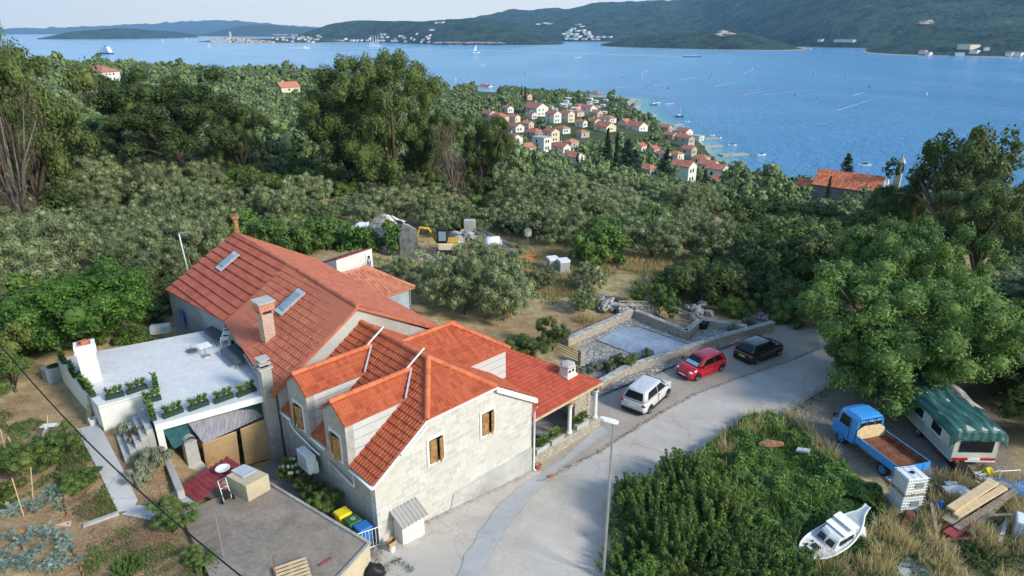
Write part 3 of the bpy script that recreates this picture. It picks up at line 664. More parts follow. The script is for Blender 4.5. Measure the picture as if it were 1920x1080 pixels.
for a, b in ((W(-.16, -.17, zl(-.16) - .14), W(2.86, -.17, zl(2.86) - .14)), (W(7.1, -.17, zr(7.1) - .14), W(10.02, -.17, zr(10.02) - .14)), (W(2.86, -.17, 5.15), W(7.1, -.17, 5.15))):
    m.obox(a, b - a, E2 * .12, (0, 0, .14 if a.z < 5.1 or b.z < 5.1 else .08))
m.obox(W(7.1, -.2, zr(7.1) - .3), W(10.02, -.2, zr(10.02) - .3) - W(7.1, -.2, zr(7.1) - .3), E2 * .05, (0, 0, .26))
m.build('verge_board', 'white_paint', H)
def gutter(path, name='gutter', r=.065, mat='white_paint'): m = MB(); m.tube(path, r, 8); return m.build(name, mat, H, smooth=True)
gutter([W(-.2, -.16, 3.2), W(-.2, 1.7, 3.2)]); gutter([W(-.2, 3.85, 3.2), W(-.2, 5.2, 3.2)]); gutter([W(-.2, 7.3, 3.22), W(-.2, 8.4, 3.22)])
gutter([W(9.95, -.2, 3.3), W(9.98, -.2, 2.9), W(9.85, -.12, 2.6), W(9.85, -.12, -1.0), W(9.95, -.3, -1.15)], 'downpipe', .06)
gutter([W(-.2, 1.4, 3.15), W(-.2, 1.4, 2.5), W(-.12, 1.6, 2.3), W(-.12, 3.75, 2.55), W(-.12, 3.8, .2)], 'downpipe', .05)
gutter([W(-.2, 7.4, 3.1), W(-.14, 7.2, 2.7), W(-.14, 5.4, 2.5), W(-.14, 4.6, 2.5)], 'downpipe', .045)
gutter([W(2.75, -.28, 5.1), W(2.55, -.28, 4.9), W(1.5, -.28, 4.2), W(1.3, -.25, 4.25)], 'downpipe', .05)
shutter_window(2.98, 3.74, 2.8, 4.06, H); shutter_window(6.22, 6.96, 2.8, 4.04, H)
def dormer_left(v0, v1, zp, ze):
    vm = (v0 + v1) / 2; d = thing_part = MB()
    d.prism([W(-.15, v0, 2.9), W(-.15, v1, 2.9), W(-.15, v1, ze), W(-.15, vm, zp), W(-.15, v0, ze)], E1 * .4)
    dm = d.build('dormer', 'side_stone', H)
    ub = (ze - 3.38) / SL
    c = MB()
    for vv in (v0, v1 - .12):
        c.prism([W(.252, vv, 3.5), W(.252, vv, ze - .03), W(ub + .1, vv, ze - .03)], E2 * .12)
    for k in range(1, 4):
        z = 3.5 + (ze - 3.5) * k / 4; c.obox(W(.26, v0 - .012, z), E1 * max(.1, (ub - (z - 3.38) / SL) * 0 + (z - 3.38) / SL * 0 + (z - 3.45) / SL), E2 * .02, (0, 0, .02)) if False else None
    c.build('cheek', 'clad', dm)
    l = MB()
    for k in range(1, 4):
        z = ze - .03 - k * .48
        if z > 3.7: l.obox(W(.26, v0 - .012, z), E1 * ((z - 3.5) / SL), E2 * .011, (0, 0, .022))
    l.build('cladding_joint', 'galv', dm)
    ur = (zp - 3.38) / SL
    sl_ = (zp - ze) / (vm - v0)
    for s_ in (-1, 1):
        ve = vm + s_ * (vm - v0 + .12); zz = zp - sl_ * (abs(ve - vm))
        ue = (zz - 3.38) / SL
        tile_roof([W(-.22, ve, zz + .03), W(-.22, vm, zp + .03), W(ur, vm, zp + .03), W(ue, ve, zz + .03)], E1, 'roof', 'tile_new', dm, .3, .16, under=True, thick=.06)
    ridge_tiles(W(-.25, vm, zp + .1), W(ur - .1, vm, zp + .1), 'ridge', 'tile_ridge', dm)
    g = MB(); g.tube([W(ur - .3, vm, zp + .18), W(ur + .75, vm - .02, zp + .2 + SL * 1.05)], .05, 6); g.tube([W(ur - .15, vm - .1, zp + .1), W(ue - .1, v0 - .2, ze + .12)], .05, 6)
    g.build('flashing', 'zinc', dm)
    shutter_window(vm - .42, vm + .36, 3.35, 4.6, dm, 'u', -.152, 16, 30)
dormer_left(1.8, 3.72, 6.2, 5.5); dormer_left(5.28, 7.2, 6.2, 5.5)
# cross wing on the right with hipped roof
m = MB(); m.obox(W(7.6, 3.5, 1.5), E1 * 3.6, E2 * .3, (0, 0, 3.05)); m.obox(W(10.9, 3.81, 1.2), E1 * .3, E2 * 4.2, (0, 0, 3.3)); m.obox(W(5, 7.85, 1.5), E1 * 5.9, E2 * .2, (0, 0, 3.0)); m.build('wing_wall', 'clad', H)
m = MB()
for k in range(5): m.obox(W(7.8, 3.485, 2.3 + k * .45), E1 * 3.4, E2 * .014, (0, 0, .02))
m.build('cladding_joint', 'galv', H)
ze, zp = 4.62, 6.1
tile_roof([W(7.4, 3.3, ze), W(11.35, 3.3, ze), W(9.05, 5.75, zp), W(5.3, 5.75, zp)], E1, 'roof', 'tile_new', H, .32, .18)
tile_roof([W(7.4, 8.2, ze), W(11.35, 8.2, ze), W(9.05, 5.75, zp), W(5.3, 5.75, zp)], E1, 'roof', 'tile_new', H, .32, .18)
tile_roof([W(11.35, 3.3, ze), W(11.35, 8.2, ze), W(9.05, 5.75, zp)], E2, 'roof', 'tile_new', H, .32, .18)
ridge_tiles(W(5.6, 5.75, zp + .05), W(9.0, 5.75, zp + .06), 'ridge', 'tile_ridge', H); ridge_tiles(W(9.05, 5.75, zp + .08), W(11.35, 3.3, ze + .07), 'ridge', 'tile_ridge', H); ridge_tiles(W(9.05, 5.75, zp + .08), W(11.35, 8.2, ze + .07), 'ridge', 'tile_ridge', H)
# porch
PSL = .15
def zp_(v): return 2.14 + PSL * (v + .05)
tile_roof([W(9.82, -.08, zp_(-.08)), W(15.75, -.08, zp_(-.08)), W(13.4, 6.0, zp_(6.0)), W(9.82, 6.0, zp_(6.0))], E1, 'porch_roof', 'tile_porch', H, .3, .16, ribh=.018, thick=.08)
m = MB(); m.wbox(9.85, 15.65, .08, .26, 1.82, 2.02); m.build('beam', 'beam_wood', H)
m = MB(); m.wbox(9.9, 15.75, -.12, -.08, 1.98, 2.12); m.build('fascia_board', 'beam_wood', H)
m = MB(); m.wbox(12.95, 13.4, .06, .4, 1.55, 1.8); m.build('bracket', 'wood', H)
m = MB(); m.wbox(15.4, 15.7, .06, .4, 1.6, 1.8); m.build('bracket', 'wood', H)
for u in (13.15, 15.5):
    m = MB(); m.lathe(W(u, .2, -.35), [(0, 0), (.19, 0), (.19, .1), (.14, .14), (.13, .2), (.115, 1.7), (.14, 1.78), (.19, 1.84), (.19, 1.9), (0, 1.9)], 14); m.build('column', 'white_wall', H, smooth=False)
m = MB(); m.wbox(9.9, 15.8, -.02, .38, -1.5, -.35); m.build('parapet', 'rubble', H)
m = MB(); m.wbox(15.0, 15.3, .42, 3.6, -1.4, 1.95); m.wbox(13.9, 14.99, .45, .65, -.5, 1.8); m.build('porch_wall', 'rubble', H)
m = MB(); m.wbox(9.82, 14.98, .4, 5.6, -1.4, -.7); m.build('porch_floor', 'flagstone', H)
c = MB(); c.wbox(14.15, 14.85, 1.3, 1.95, 2.2, 3.0); c.wbox(14.05, 14.95, 1.2, 2.05, 2.1, 2.5)
ch = c.build('chimney', 'white_wall', H); c = MB(); c.lathe(W(14.5, 1.62, 3.0), [(.48, 0), (.5, .1), (.4, .2), (0, .26)], 6); c.build('chimney_cap', 'plinth_mat', ch)
for ua in (14.22, 14.52): c = MB(); c.wbox(ua, ua + .19, 1.285, 1.299, 2.72, 2.88); c.build('smoke_vent', 'dark', ch)
# ---------------------------------------------------------------- the old long house behind
O = thing('old_house', 'long grey plastered house with faded red roof and skylights behind the terrace', 'house', W(4.75, 16, 1))
m = MB(); RK = .62
m.prism([W(-.1, 8.42, -.4), W(10.6, 8.42, -.4), W(10.6, 8.42, 7.62 - RK * 5.85), W(4.75, 8.42, 7.62), W(-.1, 8.42, 7.62 - RK * 4.85)], E2 * .35); m.build('gable_wall', 'plaster_grey', O)
m = MB(); m.obox(W(.1, 8.78, -.4), E1 * .35, E2 * 8.0, (0, 0, 4.5)); m.obox(W(.62, 16.8, -.4), W(.05, 24.2, -.4) - W(.62, 16.8, -.4), E1 * .35, (0, 0, 5.75)); m.obox(W(10.2, 8.78, 0), E1 * .35, E2 * 15.4, (0, 0, 4.2)); m.prism([W(0, 24.2, .5), W(10.5, 24.2, .5), W(10.5, 24.2, 4.7), W(5.2, 24.2, 8.0), W(0, 24.2, 5.2)], E2 * .3); m.build('side_wall', 'plaster_blue', O)
r0, r1, r2 = W(4.75, 8.3, 7.72), W(4.88, 16.4, 8.0), W(5.05, 24.6, 8.3)
e0, e1_, e2_ = W(-.5, 8.3, 7.72 - RK * 5.25), W(.5, 16.4, 8.0 - .575 * 4.38), W(-.1, 24.6, 5.35)
tile_roof([e0, e1_, r1, r0], E2, 'roof', 'tile_old', O, .42, .25, step=.035, ribh=.03)
tile_roof([e1_, e2_, r2, r1], E2, 'roof', 'tile_flat', O, .56, 0, step=.09)
f0, f1, f2_ = W(10.9, 8.3, 4.2), W(10.9, 16.4, 4.5), W(10.9, 24.6, 4.9)
tile_roof([r0, r2, f2_, f0], E2, 'roof', 'tile_old', O, .42, .25, step=.035, ribh=.03)
ridge_tiles(r0, r2, 'ridge', 'tile_old', O, .12)
m = MB(); m.obox(W(-.55, 8.22, 4.2), W(4.75, 8.22, 7.52) - W(-.55, 8.22, 4.2), E2 * .1, (0, 0, .2)); m.obox(W(4.75, 8.22, 7.52), W(10.9, 8.22, 4.05) - W(4.75, 8.22, 7.52), E2 * .1, (0, 0, .2)); m.build('verge_tiles', 'tile_old', O)
m = MB(); m.tube([W(-.55, 8.3, 4.38), W(.1, 12.9, 4.72)], .07, 8); m.build('gutter', 'galv', O)
def oldroof(px, py):      # point on the left slope of the old roof
    d = ray(px, py); n = (e2_ - e0).cross(r0 - e0); t = (e0 - Vector((0, 0, CH))).dot(n) / d.dot(n); return Vector((0, 0, CH)) + d * t
nr = (e2_ - e0).cross(r0 - e0).normalized(); nr = -nr if nr.z < 0 else nr
up = nr.cross((e2_ - e0).normalized()); up = -up if up.z < 0 else up; al = (r1 - r0).normalized()
for (px, py), ln in (((428, 491), 1.0), ((545, 567), 1.25)):
    c = oldroof(px, py) + nr * .05
    m = MB(); m.obox(c - up * (ln / 2 + .3) - al * .45, al * .9, up * (ln + .6), nr * .05); s_ = m.build('skylight', 'zinc', O)
    m = MB(); m.obox(c - up * ln / 2 - al * .34 + nr * .05, al * .68, up * ln, nr * .07); m.build('frame', 'galv', s_)
    m = MB(); m.obox(c - up * (ln / 2 - .08) - al * .27 + nr * .12, al * .54, up * (ln - .16), nr * .012); m.build('pane', 'sky_glass', s_)
cb = W(1.25, 12.1, 4.9)
m = MB(); m.box(cb, (.62, .62, 2.3), math.atan2(E1.y, E1.x)); chm = m.build('chimney', 'brick_white', O)
m = MB(); m.box(cb + Vector((0, 0, 2.31)), (.5, .5, .18), math.atan2(E1.y, E1.x)); m.build('smoke_vent', 'dark', chm)
m = MB(); m.box(cb + Vector((0, 0, 2.5)), (.86, .86, .45), math.atan2(E1.y, E1.x)); m.build('chimney_crown', 'brick_red', chm)
for a in (-.3, .3):
    for b in (-.3, .3): m = MB(); m.box(cb + E1 * a + E2 * b + Vector((0, 0, 2.3)), (.12, .12, .2), math.atan2(E1.y, E1.x)); m.build('brick_pier', 'brick_red', chm)
m = MB(); m.box(cb + Vector((0, 0, 2.952)), (.98, .98, .1), math.atan2(E1.y, E1.x)); m.build('chimney_cap', 'plinth_mat', chm)
m = MB(); m.obox(cb - E1 * .7 - E2 * .45 + Vector((0, 0, -.18)), E1 * .5 + Vector((0, 0, .31)), E2 * .9, nr * .06); m.build('flashing', 'zinc', chm)
m = MB(); m.tube([r2 + Vector((.1, 0, -.2)), r2 + Vector((.12, 0, .95))], .17, 10); m.lathe(r2 + Vector((.12, 0, .95)), [(.17, 0), (.3, .06), (.26, .3), (.3, .34), (.12, .36)], 8)
fl = m.build('flue_pipe', 'rust_pipe', O)
m = MB(); m.obox(W(-.02, 22.2, 3.3), E1 * -.04, E2 * .8, (0, 0, 1.2)); m.build('blue_shutter', 'blue_plastic', O)
# annex on the far right side of the old house, hipped clay roof
A = thing('annex', 'pale grey annex with a hipped clay tile roof at the back of the old house', 'annex', W(12.5, 20, .5))
m = MB(); m.wbox(10.56, 15.0, 18.2, 24.5, -.3, 3.1); m.build('wall', 'plaster_blue', A)
m = MB(); m.wbox(12.7, 12.75, 18.19, 18.2, 0, 3.1); m.build('wall_joint', 'galv', A)
m = MB(); m.tube([W(15.02, 18.15, 3.0), W(15.02, 18.15, 0)], .05); m.build('drainpipe', 'galv', A)
tile_roof([W(10.6, 17.9, 3.2), W(15.35, 17.9, 3.2), W(13.1, 21.2, 4.5), W(10.6, 21.2, 4.5)], E1, 'roof', 'tile_clay', A, .45, .3, ribh=.075, cols_per=8)
tile_roof([W(15.35, 17.9, 3.2), W(15.35, 24.5, 3.2), W(13.1, 21.2, 4.5)], E2, 'roof', 'tile_clay', A, .45, .3, ribh=.075, cols_per=8)
tile_roof([W(10.6, 24.5, 3.2), W(15.35, 24.5, 3.2), W(13.1, 21.2, 4.5), W(10.6, 21.2, 4.5)], E1, 'roof', 'tile_clay', A, .45, .3, ribh=.075, cols_per=6)
ridge_tiles(W(10.7, 21.2, 4.55), W(13.1, 21.2, 4.55), 'ridge', 'tile_clay', A); ridge_tiles(W(13.1, 21.2, 4.57), W(15.35, 17.9, 3.27), 'ridge', 'tile_clay', A); ridge_tiles(W(13.1, 21.2, 4.57), W(15.35, 24.5, 3.27), 'ridge', 'tile_clay', A)
# ---------------------------------------------------------------- terrace
TZ = 4.15
tp = [tuple(at(x, y, TZ)) for x, y in ((107, 673), (184, 762), (268, 738), (290, 797), (506, 738))] + [tuple(W(.0, 8.8, TZ)), tuple(W(.6, 16.5, TZ)), tuple(W(.55, 18.3, TZ)), tuple(at(384, 620, TZ))]
TR = thing('terrace_building', 'low white flat roofed building with a pale tiled roof terrace', 'terrace', at(300, 700, 0))
tp = [Vector(p) for p in tp]
m = MB(); iI_ = (tp[4] - tp[3]).normalized(); nI_ = Vector((-iI_.y, iI_.x, 0)); tq = list(tp); tq[3] = tp[3] + nI_ * 3.0; tq[4] = tp[4] + nI_ * 3.0
tq[3:4] = [tp[3], tp[3] + iI_ * .3, tp[3] + nI_ * 3.0 + iI_ * .3]
m.prism([p - Vector((0, 0, 3.9)) for p in tq], (0, 0, 3.76)); m.build('wall', 'white_wall', TR)
m = MB(); m.prism([p - Vector((0, 0, .12)) for p in tp], (0, 0, .12))
m.build('terrace_floor', 'terrace_tile', TR)
m = MB(); d = (tp[4] - tp[3]); nn = d.cross(Vector((0, 0, 1))).normalized()
m.obox(tp[3] + nn * .0 + Vector((0, 0, -.3)), d, nn * .12, (0, 0, .33)); m.build('cornice', 'white_paint', TR)
m = MB(); a, b = at(478, 676, TZ), at(404, 609, TZ); m.obox(a, b - a, E1 * .34, (0, 0, .5)); m.build('parapet', 'white_wall', TR)
cc = at(175, 712, TZ); an = math.atan2(d.y, d.x)
m = MB(); m.box(cc + Vector((0, 0, .0)), (.85, .75, 1.75), an); chw = m.build('chimney', 'white_wall', TR)
m = MB(); m.box(cc + Vector((0, 0, 1.75)), (.98, .88, .1), an); m.box(cc + Vector((0, 0, 1.85)), (.86, .76, .08), an); m.box(cc + Vector((0, 0, 1.93)), (.96, .84, .22), an); m.build('chimney_cap', 'white_paint', chw)
m = MB(); m.box(cc + Vector((.05, -.05, 2.15)), (.35, .3, .2), an + .3); m.box(cc + Vector((.0, 0, 2.15)), (.6, .5, .05), an); m.build('brick', 'terracotta', chw)
m = MB()     # steps down to the garden
s0 = at(262, 745, TZ); s1 = at(285, 795, TZ); sdv = (s1 - s0); sdn = Vector((-sdv.y, sdv.x, 0)).normalized(); sdn = sdn if sdn.x < 0 else -sdn
for k in range(5):
    p = s0 + sdv * .25 + sdn * (.28 * k); m.obox(p - Vector((0, 0, 2.6)), sdv * .75, sdn * .3, (0, 0, 2.6 - .26 * (k + 1)))
m.build('steps', 'plinth_mat', TR)
# ---------------------------------------------------------------- cars
def loft(m, secs, cap=True):
    k0 = len(m.v); n = len(secs[0])
    for s_ in secs: m.v += [tuple(p) for p in s_]
    for i in range(len(secs) - 1):
        for q in range(n):
            a0 = k0 + i * n + q; a1 = k0 + i * n + (q + 1) % n
            m.f.append((a0, a1, a1 + n, a0 + n)); m.m.append(m.mi); m.uv.append(None)
    if cap:
        m.f.append(tuple(k0 + q for q in range(n))[::-1]); m.m.append(m.mi); m.uv.append(None)
        e = k0 + (len(secs) - 1) * n; m.f.append(tuple(e + q for q in range(n))); m.m.append(m.mi); m.uv.append(None)
def paint(name, c, rough=.22, metal=.0):
    t = NT(name, rough, .5, metal); t.b.inputs['Coat Weight'].default_value = .6; t.b.inputs['Coat Roughness'].default_value = .12
    f = t.noise(t.obj(), 3, 4); t.base(t.ramp(f, [(.3, tuple(x * .88 for x in c)), (.7, c)]))
paint('paint_silver', (.6, .61, .61), .32, .1); paint('paint_red', (.5, .012, .025)); paint('paint_black', (.01, .011, .014)); paint('paint_blue', (.05, .3, .72), .35); simple('tail_red', (.5, .01, .015), .2, spec=.6); simple('lens', (.75, .78, .8), .12, spec=.8)
simple('car_glass', (.012, .014, .017), .12, spec=.45); simple('sunshade', (.3, .5, .6), .2, spec=.8); simple('plate_yellow', (.75, .5, .02), .5); simple('plate_white', (.75, .75, .75), .5); simple('tyre', (.025, .025, .026), .85); simple('rim', (.4, .4, .42), .3, .7)
def wheel(par, x, y, r=.31, w_=.2, rim='rim'):
    s_ = 1 if y > 0 else -1
    m = MB(); m.lathe((x, y - s_ * w_ / 2, r), [(0, -w_ / 2), (r * .85, -w_ / 2), (r, -w_ / 2 + .03), (r, w_ / 2 - .03), (r * .88, w_ / 2), (r * .62, w_ / 2 - .01), (r * .6, w_ / 2 - .05), (0, w_ / 2 - .05)], 22, (0, s_, 0))
    wl = m.build('wheel', 'tyre', par, smooth=False)
    m = MB()
    m.lathe((x, y - s_ * .045, r), [(r * .62, .0), (r * .62, .035), (r * .54, .03), (r * .5, .0)], 20, (0, s_, 0)); m.lathe((x, y - s_ * .02, r), [(.05, -.02), (.05, .012), (0, .014)], 10, (0, s_, 0))
    for k in range(5):
        a = 2 * math.pi * k / 5; ca, sa = math.cos(a), math.sin(a); e = Vector((ca, 0, sa)); t = Vector((-sa, 0, ca))
        c = Vector((x, y - s_ * .035, r)); m.obox(c + e * .03 - t * .035, e * (r * .54), t * .07, (0, s_ * .02, 0))
    m.build('rim', rim, wl); return wl
def car(name, label, paintm, L, Wd, Hh, wb, fo, hood, belt, a_pts, rear_k, loc, rz, suv=False, plate='plate_white', doors=5, shade=False):
    """x forward. a_pts: cabin x positions (rear base, rear roof, front roof, front base). fo: front overhang"""
    t = thing(name, label, 'car', (0, 0, 0), 'cars parked along the stone wall'); x1 = L / 2; x0 = -L / 2; xf = x1 - fo; xr = xf - wb; hw = Wd / 2; gc = .2 if suv else .15
    def sec(x, w_, zb, zt, zs, tuck=.05):      # half outline mirrored
        h = [(w_ - tuck * 1.6, zb), (w_ - tuck * .4, zb + .1), (w_, zs * .62 + zb * .38), (w_ - .012, zs), (w_ - .07, zt - .035), (w_ - .2, zt), (w_ * .4, zt + .012)]
        return [(x, y, z) for y, z in h] + [(x, -y, z) for y, z in h[::-1]]
    rb, rr_, fr, fb = a_pts
    St = [(x0, hw - .13, gc + .2, belt - .28, .5), (x0 + .05, hw - .06, gc + .1, belt - .12, .55), (x0 + .22, hw - .02, gc + .05, belt - .01, .6), (xr - .38, hw, gc, belt, .62), (xr, hw + .015, gc, belt, .62), (xr + .4, hw - .005, gc, belt - .005, .6), (0, hw - .01, gc, belt - .01, .6), (xf - .42, hw - .005, gc, belt - .02, .6),
          (fb - .05, hw, gc, belt - .03, .6), (xf + .02, hw + .012, gc, hood + .06, .58), (xf + .32, hw - .02, gc, hood - .0, .55), (x1 - .2, hw - .09, gc + .03, hood - .08, .5), (x1 - .05, hw - .2, gc + .08, hood - .2, .46), (x1, hw - .3, gc + .16, hood - .3, .42)]
    St.sort(key=lambda q: q[0])
    m = MB(); loft(m, [sec(x, w_, zb, zt, min(zs, zt - .08)) for x, w_, zb, zt, zs in St])
    body = m.build('body', paintm, t, smooth=True)
    bz = belt - .03; wt = hw - .24; wbm = hw - .045; rz_ = Hh
    def cab(k, z):    # ring of the cabin at height fraction
        xa = rb + (rr_ - rb) * k; xb = fb + (fr - fb) * k; w2 = wbm + (wt - wbm) * k; c = .12
        P = [(xa + c, -w2), (xb - c * 1.2, -w2), (xb - .02, -w2 + c * 1.5), (xb + .04 * (1 - k), 0), (xb - .02, w2 - c * 1.5), (xb - c * 1.2, w2), (xa + c, w2), (xa, w2 - c), (xa - .03, 0), (xa, -w2 + c)]
        return [(x, y, z) for x, y in P]
    rings = [(0, bz), (.5, bz + (rz_ - .1 - bz) * .52), (.93, rz_ - .07), (1.06, rz_ - .02), (1.6, rz_ + .002), (2.6, rz_ + .012)]
    m = MB(); secs = []
    for k, z in rings:
        if k <= 1: secs.append(cab(k, z))
        else:
            b = cab(1, z); cx = (rr_ + fr) / 2; f = {1.06: .965, 1.6: .8, 2.6: .4}[k]; secs.append([(cx + (x - cx) * f, y * f, z) for x, y, _ in b])
    loft(m, secs); m.build('cabin', paintm, t, smooth=True)
    def gq(pts, nm, mat, off=.014):      # glass panel lying just outside the cabin
        P = [Vector(p) for p in pts]; n = (P[1] - P[0]).cross(P[2] - P[0]).normalized(); c = sum(P, Vector()) / len(P)
        if n.dot(c - Vector((0, 0, bz))) < 0: n = -n
        g = MB(); g.prism([p + n * off for p in P], -n * .03); return g.build(nm, mat, t)
    def side(x, k, s_): w2 = wbm + (wt - wbm) * k; return (x, s_ * w2, bz + (rz_ - .07 - bz) * (k / .93))
    for s_ in (-1, 1):
        xm = xr + wb * (.42 if doors == 5 else .3); k0, k1 = .1, .84
        fa = lambda k: fb + (fr - fb) * k - .16 - .1; ra = lambda k: rb + (rr_ - rb) * k + .2
        gq([side(fa(k0), k0, s_), side(xm + .04, k0, s_), side(xm + .04, k1, s_), side(fa(k1), k1, s_)], 'side_window', 'car_glass')
        gq([side(xm - .04, k0 + .02, s_), side(ra(k0) + .2, k0 + .06, s_), side(ra(k1) + .16, k1, s_), side(xm - .04, k1, s_)], 'side_window', 'car_glass')
        mm = MB(); mm.blob((fb - .22, s_ * (hw + .09), bz + .12), (.07, .11, .08), 8, .05); mm.build('mirror', 'dark' if name != 'silver_car' else paintm, t, smooth=True)
        mm = MB(); mm.obox((xm - .006, s_ * (hw + .006), gc + .18), (.014, 0, 0), (0, -s_ * .03, 0), (0, 0, belt - gc - .3)); mm.build('door_seam', 'dark', t)
        mm = MB(); mm.obox((xm + .06, s_ * (hw + .012), belt - .17), (.17, 0, 0), (0, -s_ * .04, 0), (0, 0, .035)); mm.build('door_handle', 'dark' if suv else paintm, t)
        for xx in (xf, xr):
            wheel(t, xx, s_ * (hw + .01), .32 if suv else .295)
            a = MB(); R = .385 if suv else .345
            ar = [(xx + math.cos(q) * R, s_ * (hw + .018), max(gc, .3 + math.sin(q) * R)) for q in np.linspace(0, math.pi, 13)]
            a.prism([(p[0], p[1] - s_ * .002, p[2]) for p in ar], (0, -s_ * .16, 0)); a.build('wheel_arch', 'dark', t)
        mm = MB(); mm.obox((xr + .36, s_ * (hw + .014), gc - .02), (wb - .72, 0, 0), (0, -s_ * .06, 0), (0, 0, .13)); mm.build('sill', 'dark' if suv else paintm, t)
        hl = MB(); hl.blob((x1 - .24, s_ * (hw - .28), hood - .17), (.17, .17, .09), 10, .05); hl.build('headlight', 'lens', t, smooth=True)
        tl = MB(); tl.blob((x0 + .1, s_ * (hw - .16), belt - .2), (.1, .17, .1), 10, .05); tl.build('tail_light', 'tail_red', t, smooth=True)
    zf = lambda k: bz + (rz_ - .07 - bz) * (k / .93)
    for k0, k1, bx, rx, nm in ((.08, .9, fb, fr, 'windscreen'), (.16, .86, rb, rr_, 'rear_window')):
        sgn = 1 if nm == 'windscreen' else -1
        X = lambda k: bx + (rx - bx) * k; w0 = wbm - (wbm - wt) * k0 - .17; w1 = wbm - (wbm - wt) * k1 - .15
        g = gq([(X(k0) + sgn * .02, -w0, zf(k0)), (X(k0) + sgn * .02, w0, zf(k0)), (X(k1) + sgn * .02, w1, zf(k1)), (X(k1) + sgn * .02, -w1, zf(k1))], nm, 'car_glass', .035)
        if shade and sgn == 1: gq([(X(.12) + .035, -w0 * .92, zf(.12)), (X(.12) + .035, w0 * .92, zf(.12)), (X(.42) + .035, w0 * .85, zf(.42)), (X(.42) + .035, -w0 * .85, zf(.42))], 'sun_shade', 'sunshade', .04)
    m = MB(); m.obox((x1 - .03, -.5 * hw, gc + .06), (.035, 0, 0), (0, hw, 0), (0, 0, .14)); m.build('lower_grille', 'dark', t)
    m = MB(); m.obox((x1 - .02, -.3, gc + .22), (.035, 0, 0), (0, .6, 0), (0, 0, .11)); m.build('number_plate', 'plate_white', t)
    m = MB(); m.obox((x0 - .022, -.26, .62 if suv else .52), (.05, 0, 0), (0, .52, 0), (0, 0, .12)); m.build('number_plate', plate, t)
    m = MB(); loft(m, [[(x0 - .03, y, z) for y, z in ((-hw + .16, gc + .03), (hw - .16, gc + .03), (hw - .14, gc + .24), (-hw + .14, gc + .24))], [(x0 + .5, y, z) for y, z in ((-hw - .01, gc + .0), (hw + .01, gc + .0), (hw + .01, gc + .22), (-hw - .01, gc + .22))]]); m.build('bumper', 'dark' if suv or paintm == 'paint_black' else paintm, t)
    m = MB(); m.lathe((rr_ + .45, 0, rz_ - .01), [(.03, 0), (.02, .04), (0, .12)], 8); m.build('antenna', 'dark', t)
    t.location = loc; t.rotation_euler = (0, 0, rz); return t
def carpos(rp, fp, side, Wd, wb, zc):
    a, b = at(*rp, zc), at(*fp, zc); h = (b - a); h.z = 0; h.normalize(); mid = (a + b) / 2; l = Vector((-h.y, h.x, 0)); c = mid + l * (-side) * Wd / 2
    return c, math.atan2(h.y, h.x)
c, rz = carpos((1218, 776), (1253, 744), -1, 1.77, 2.5, -1.12); c.z = gz(c.x, c.y) + .045
car('silver_car', 'silver estate style car with dark rear window, nearest the porch', 'paint_silver', 4.17, 1.77, 1.6, 2.5, .85, .98, 1.02, (-1.98, -1.62, .55, 1.2), 0, c, rz, suv=True)
c, rz = carpos((1350, 698), (1308, 715), 1, 1.64, 2.47, -1.15); c.z = gz(c.x, c.y) + .045
car('red_car', 'small red hatchback with silvery sun shade behind the windscreen', 'paint_red', 3.8, 1.64, 1.42, 2.47, .72, .86, .9, (-1.86, -1.45, .3, 1.08), 0, c, rz, doors=3, shade=True)
c, rz = carpos((1418, 685), (1463, 667), -1, 1.74, 2.56, -1.25); c.z = gz(c.x, c.y) + .045
car('black_car', 'black hatchback with yellow rear number plate, farthest along the wall', 'paint_black', 4.03, 1.74, 1.42, 2.56, .8, .86, .92, (-1.95, -1.5, .35, 1.15), 0, c, rz, plate='plate_yellow')
# ---------------------------------------------------------------- blue truck
Z0 = -1.12
a, b = at(1573, 832, Z0), at(1650, 893, Z0)     # front-left and rear-left wheel
h = (a - b).normalized(); left = Vector((-h.y, h.x, 0)); T = thing('blue_truck', 'old bright blue flatbed truck with rusty empty bed beside the caravan', 'truck', (0, 0, 0))
wb = (a - b).length; Wt = 1.95; m = MB(); xf = wb / 2
def rbx(m, x0, x1, y0, y1, z0, z1): m.obox((x0, y0, z0), (x1 - x0, 0, 0), (0, y1 - y0, 0), (0, 0, z1 - z0))
def csec(x, w0, w1, z0, z1): return [(x, -w0, z0), (x, w0, z0), (x, w0, z1 * .55 + z0 * .45), (x, w1 + .03, z1 - .18), (x, w1 - .14, z1 - .02), (x, 0, z1 + .03), (x, -w1 + .14, z1 - .02), (x, -w1 - .03, z1 - .18), (x, -w0, z1 * .55 + z0 * .45)]
loft(m, [csec(xf - .95, .95, .84, .55, 2.2), csec(xf - .6, .96, .86, .5, 2.25), csec(xf + .1, .97, .86, .45, 2.24), csec(xf + .5, .96, .8, .45, 2.12)]); m.build('cab', 'paint_blue', T, bevel=.03)
m = MB(); loft(m, [[(xf + .45, -.95, .45), (xf + .45, .95, .45), (xf + .45, .95, 1.35), (xf + .45, -.95, 1.35)], [(xf + .8, -.92, .45), (xf + .8, .92, .45), (xf + .8, .9, 1.2), (xf + .8, -.9, 1.2)], [(xf + .88, -.82, .5), (xf + .88, .82, .5), (xf + .86, .8, 1.1), (xf + .86, -.8, 1.1)]]); m.build('nose', 'paint_blue', T, bevel=.03)
m = MB(); m.prism([(xf + .515, -.8, 1.4), (xf + .515, .8, 1.4), (xf + .515, .72, 2.0), (xf + .515, -.72, 2.0)], (.02, 0, 0)); m.build('windscreen', 'car_glass', T)
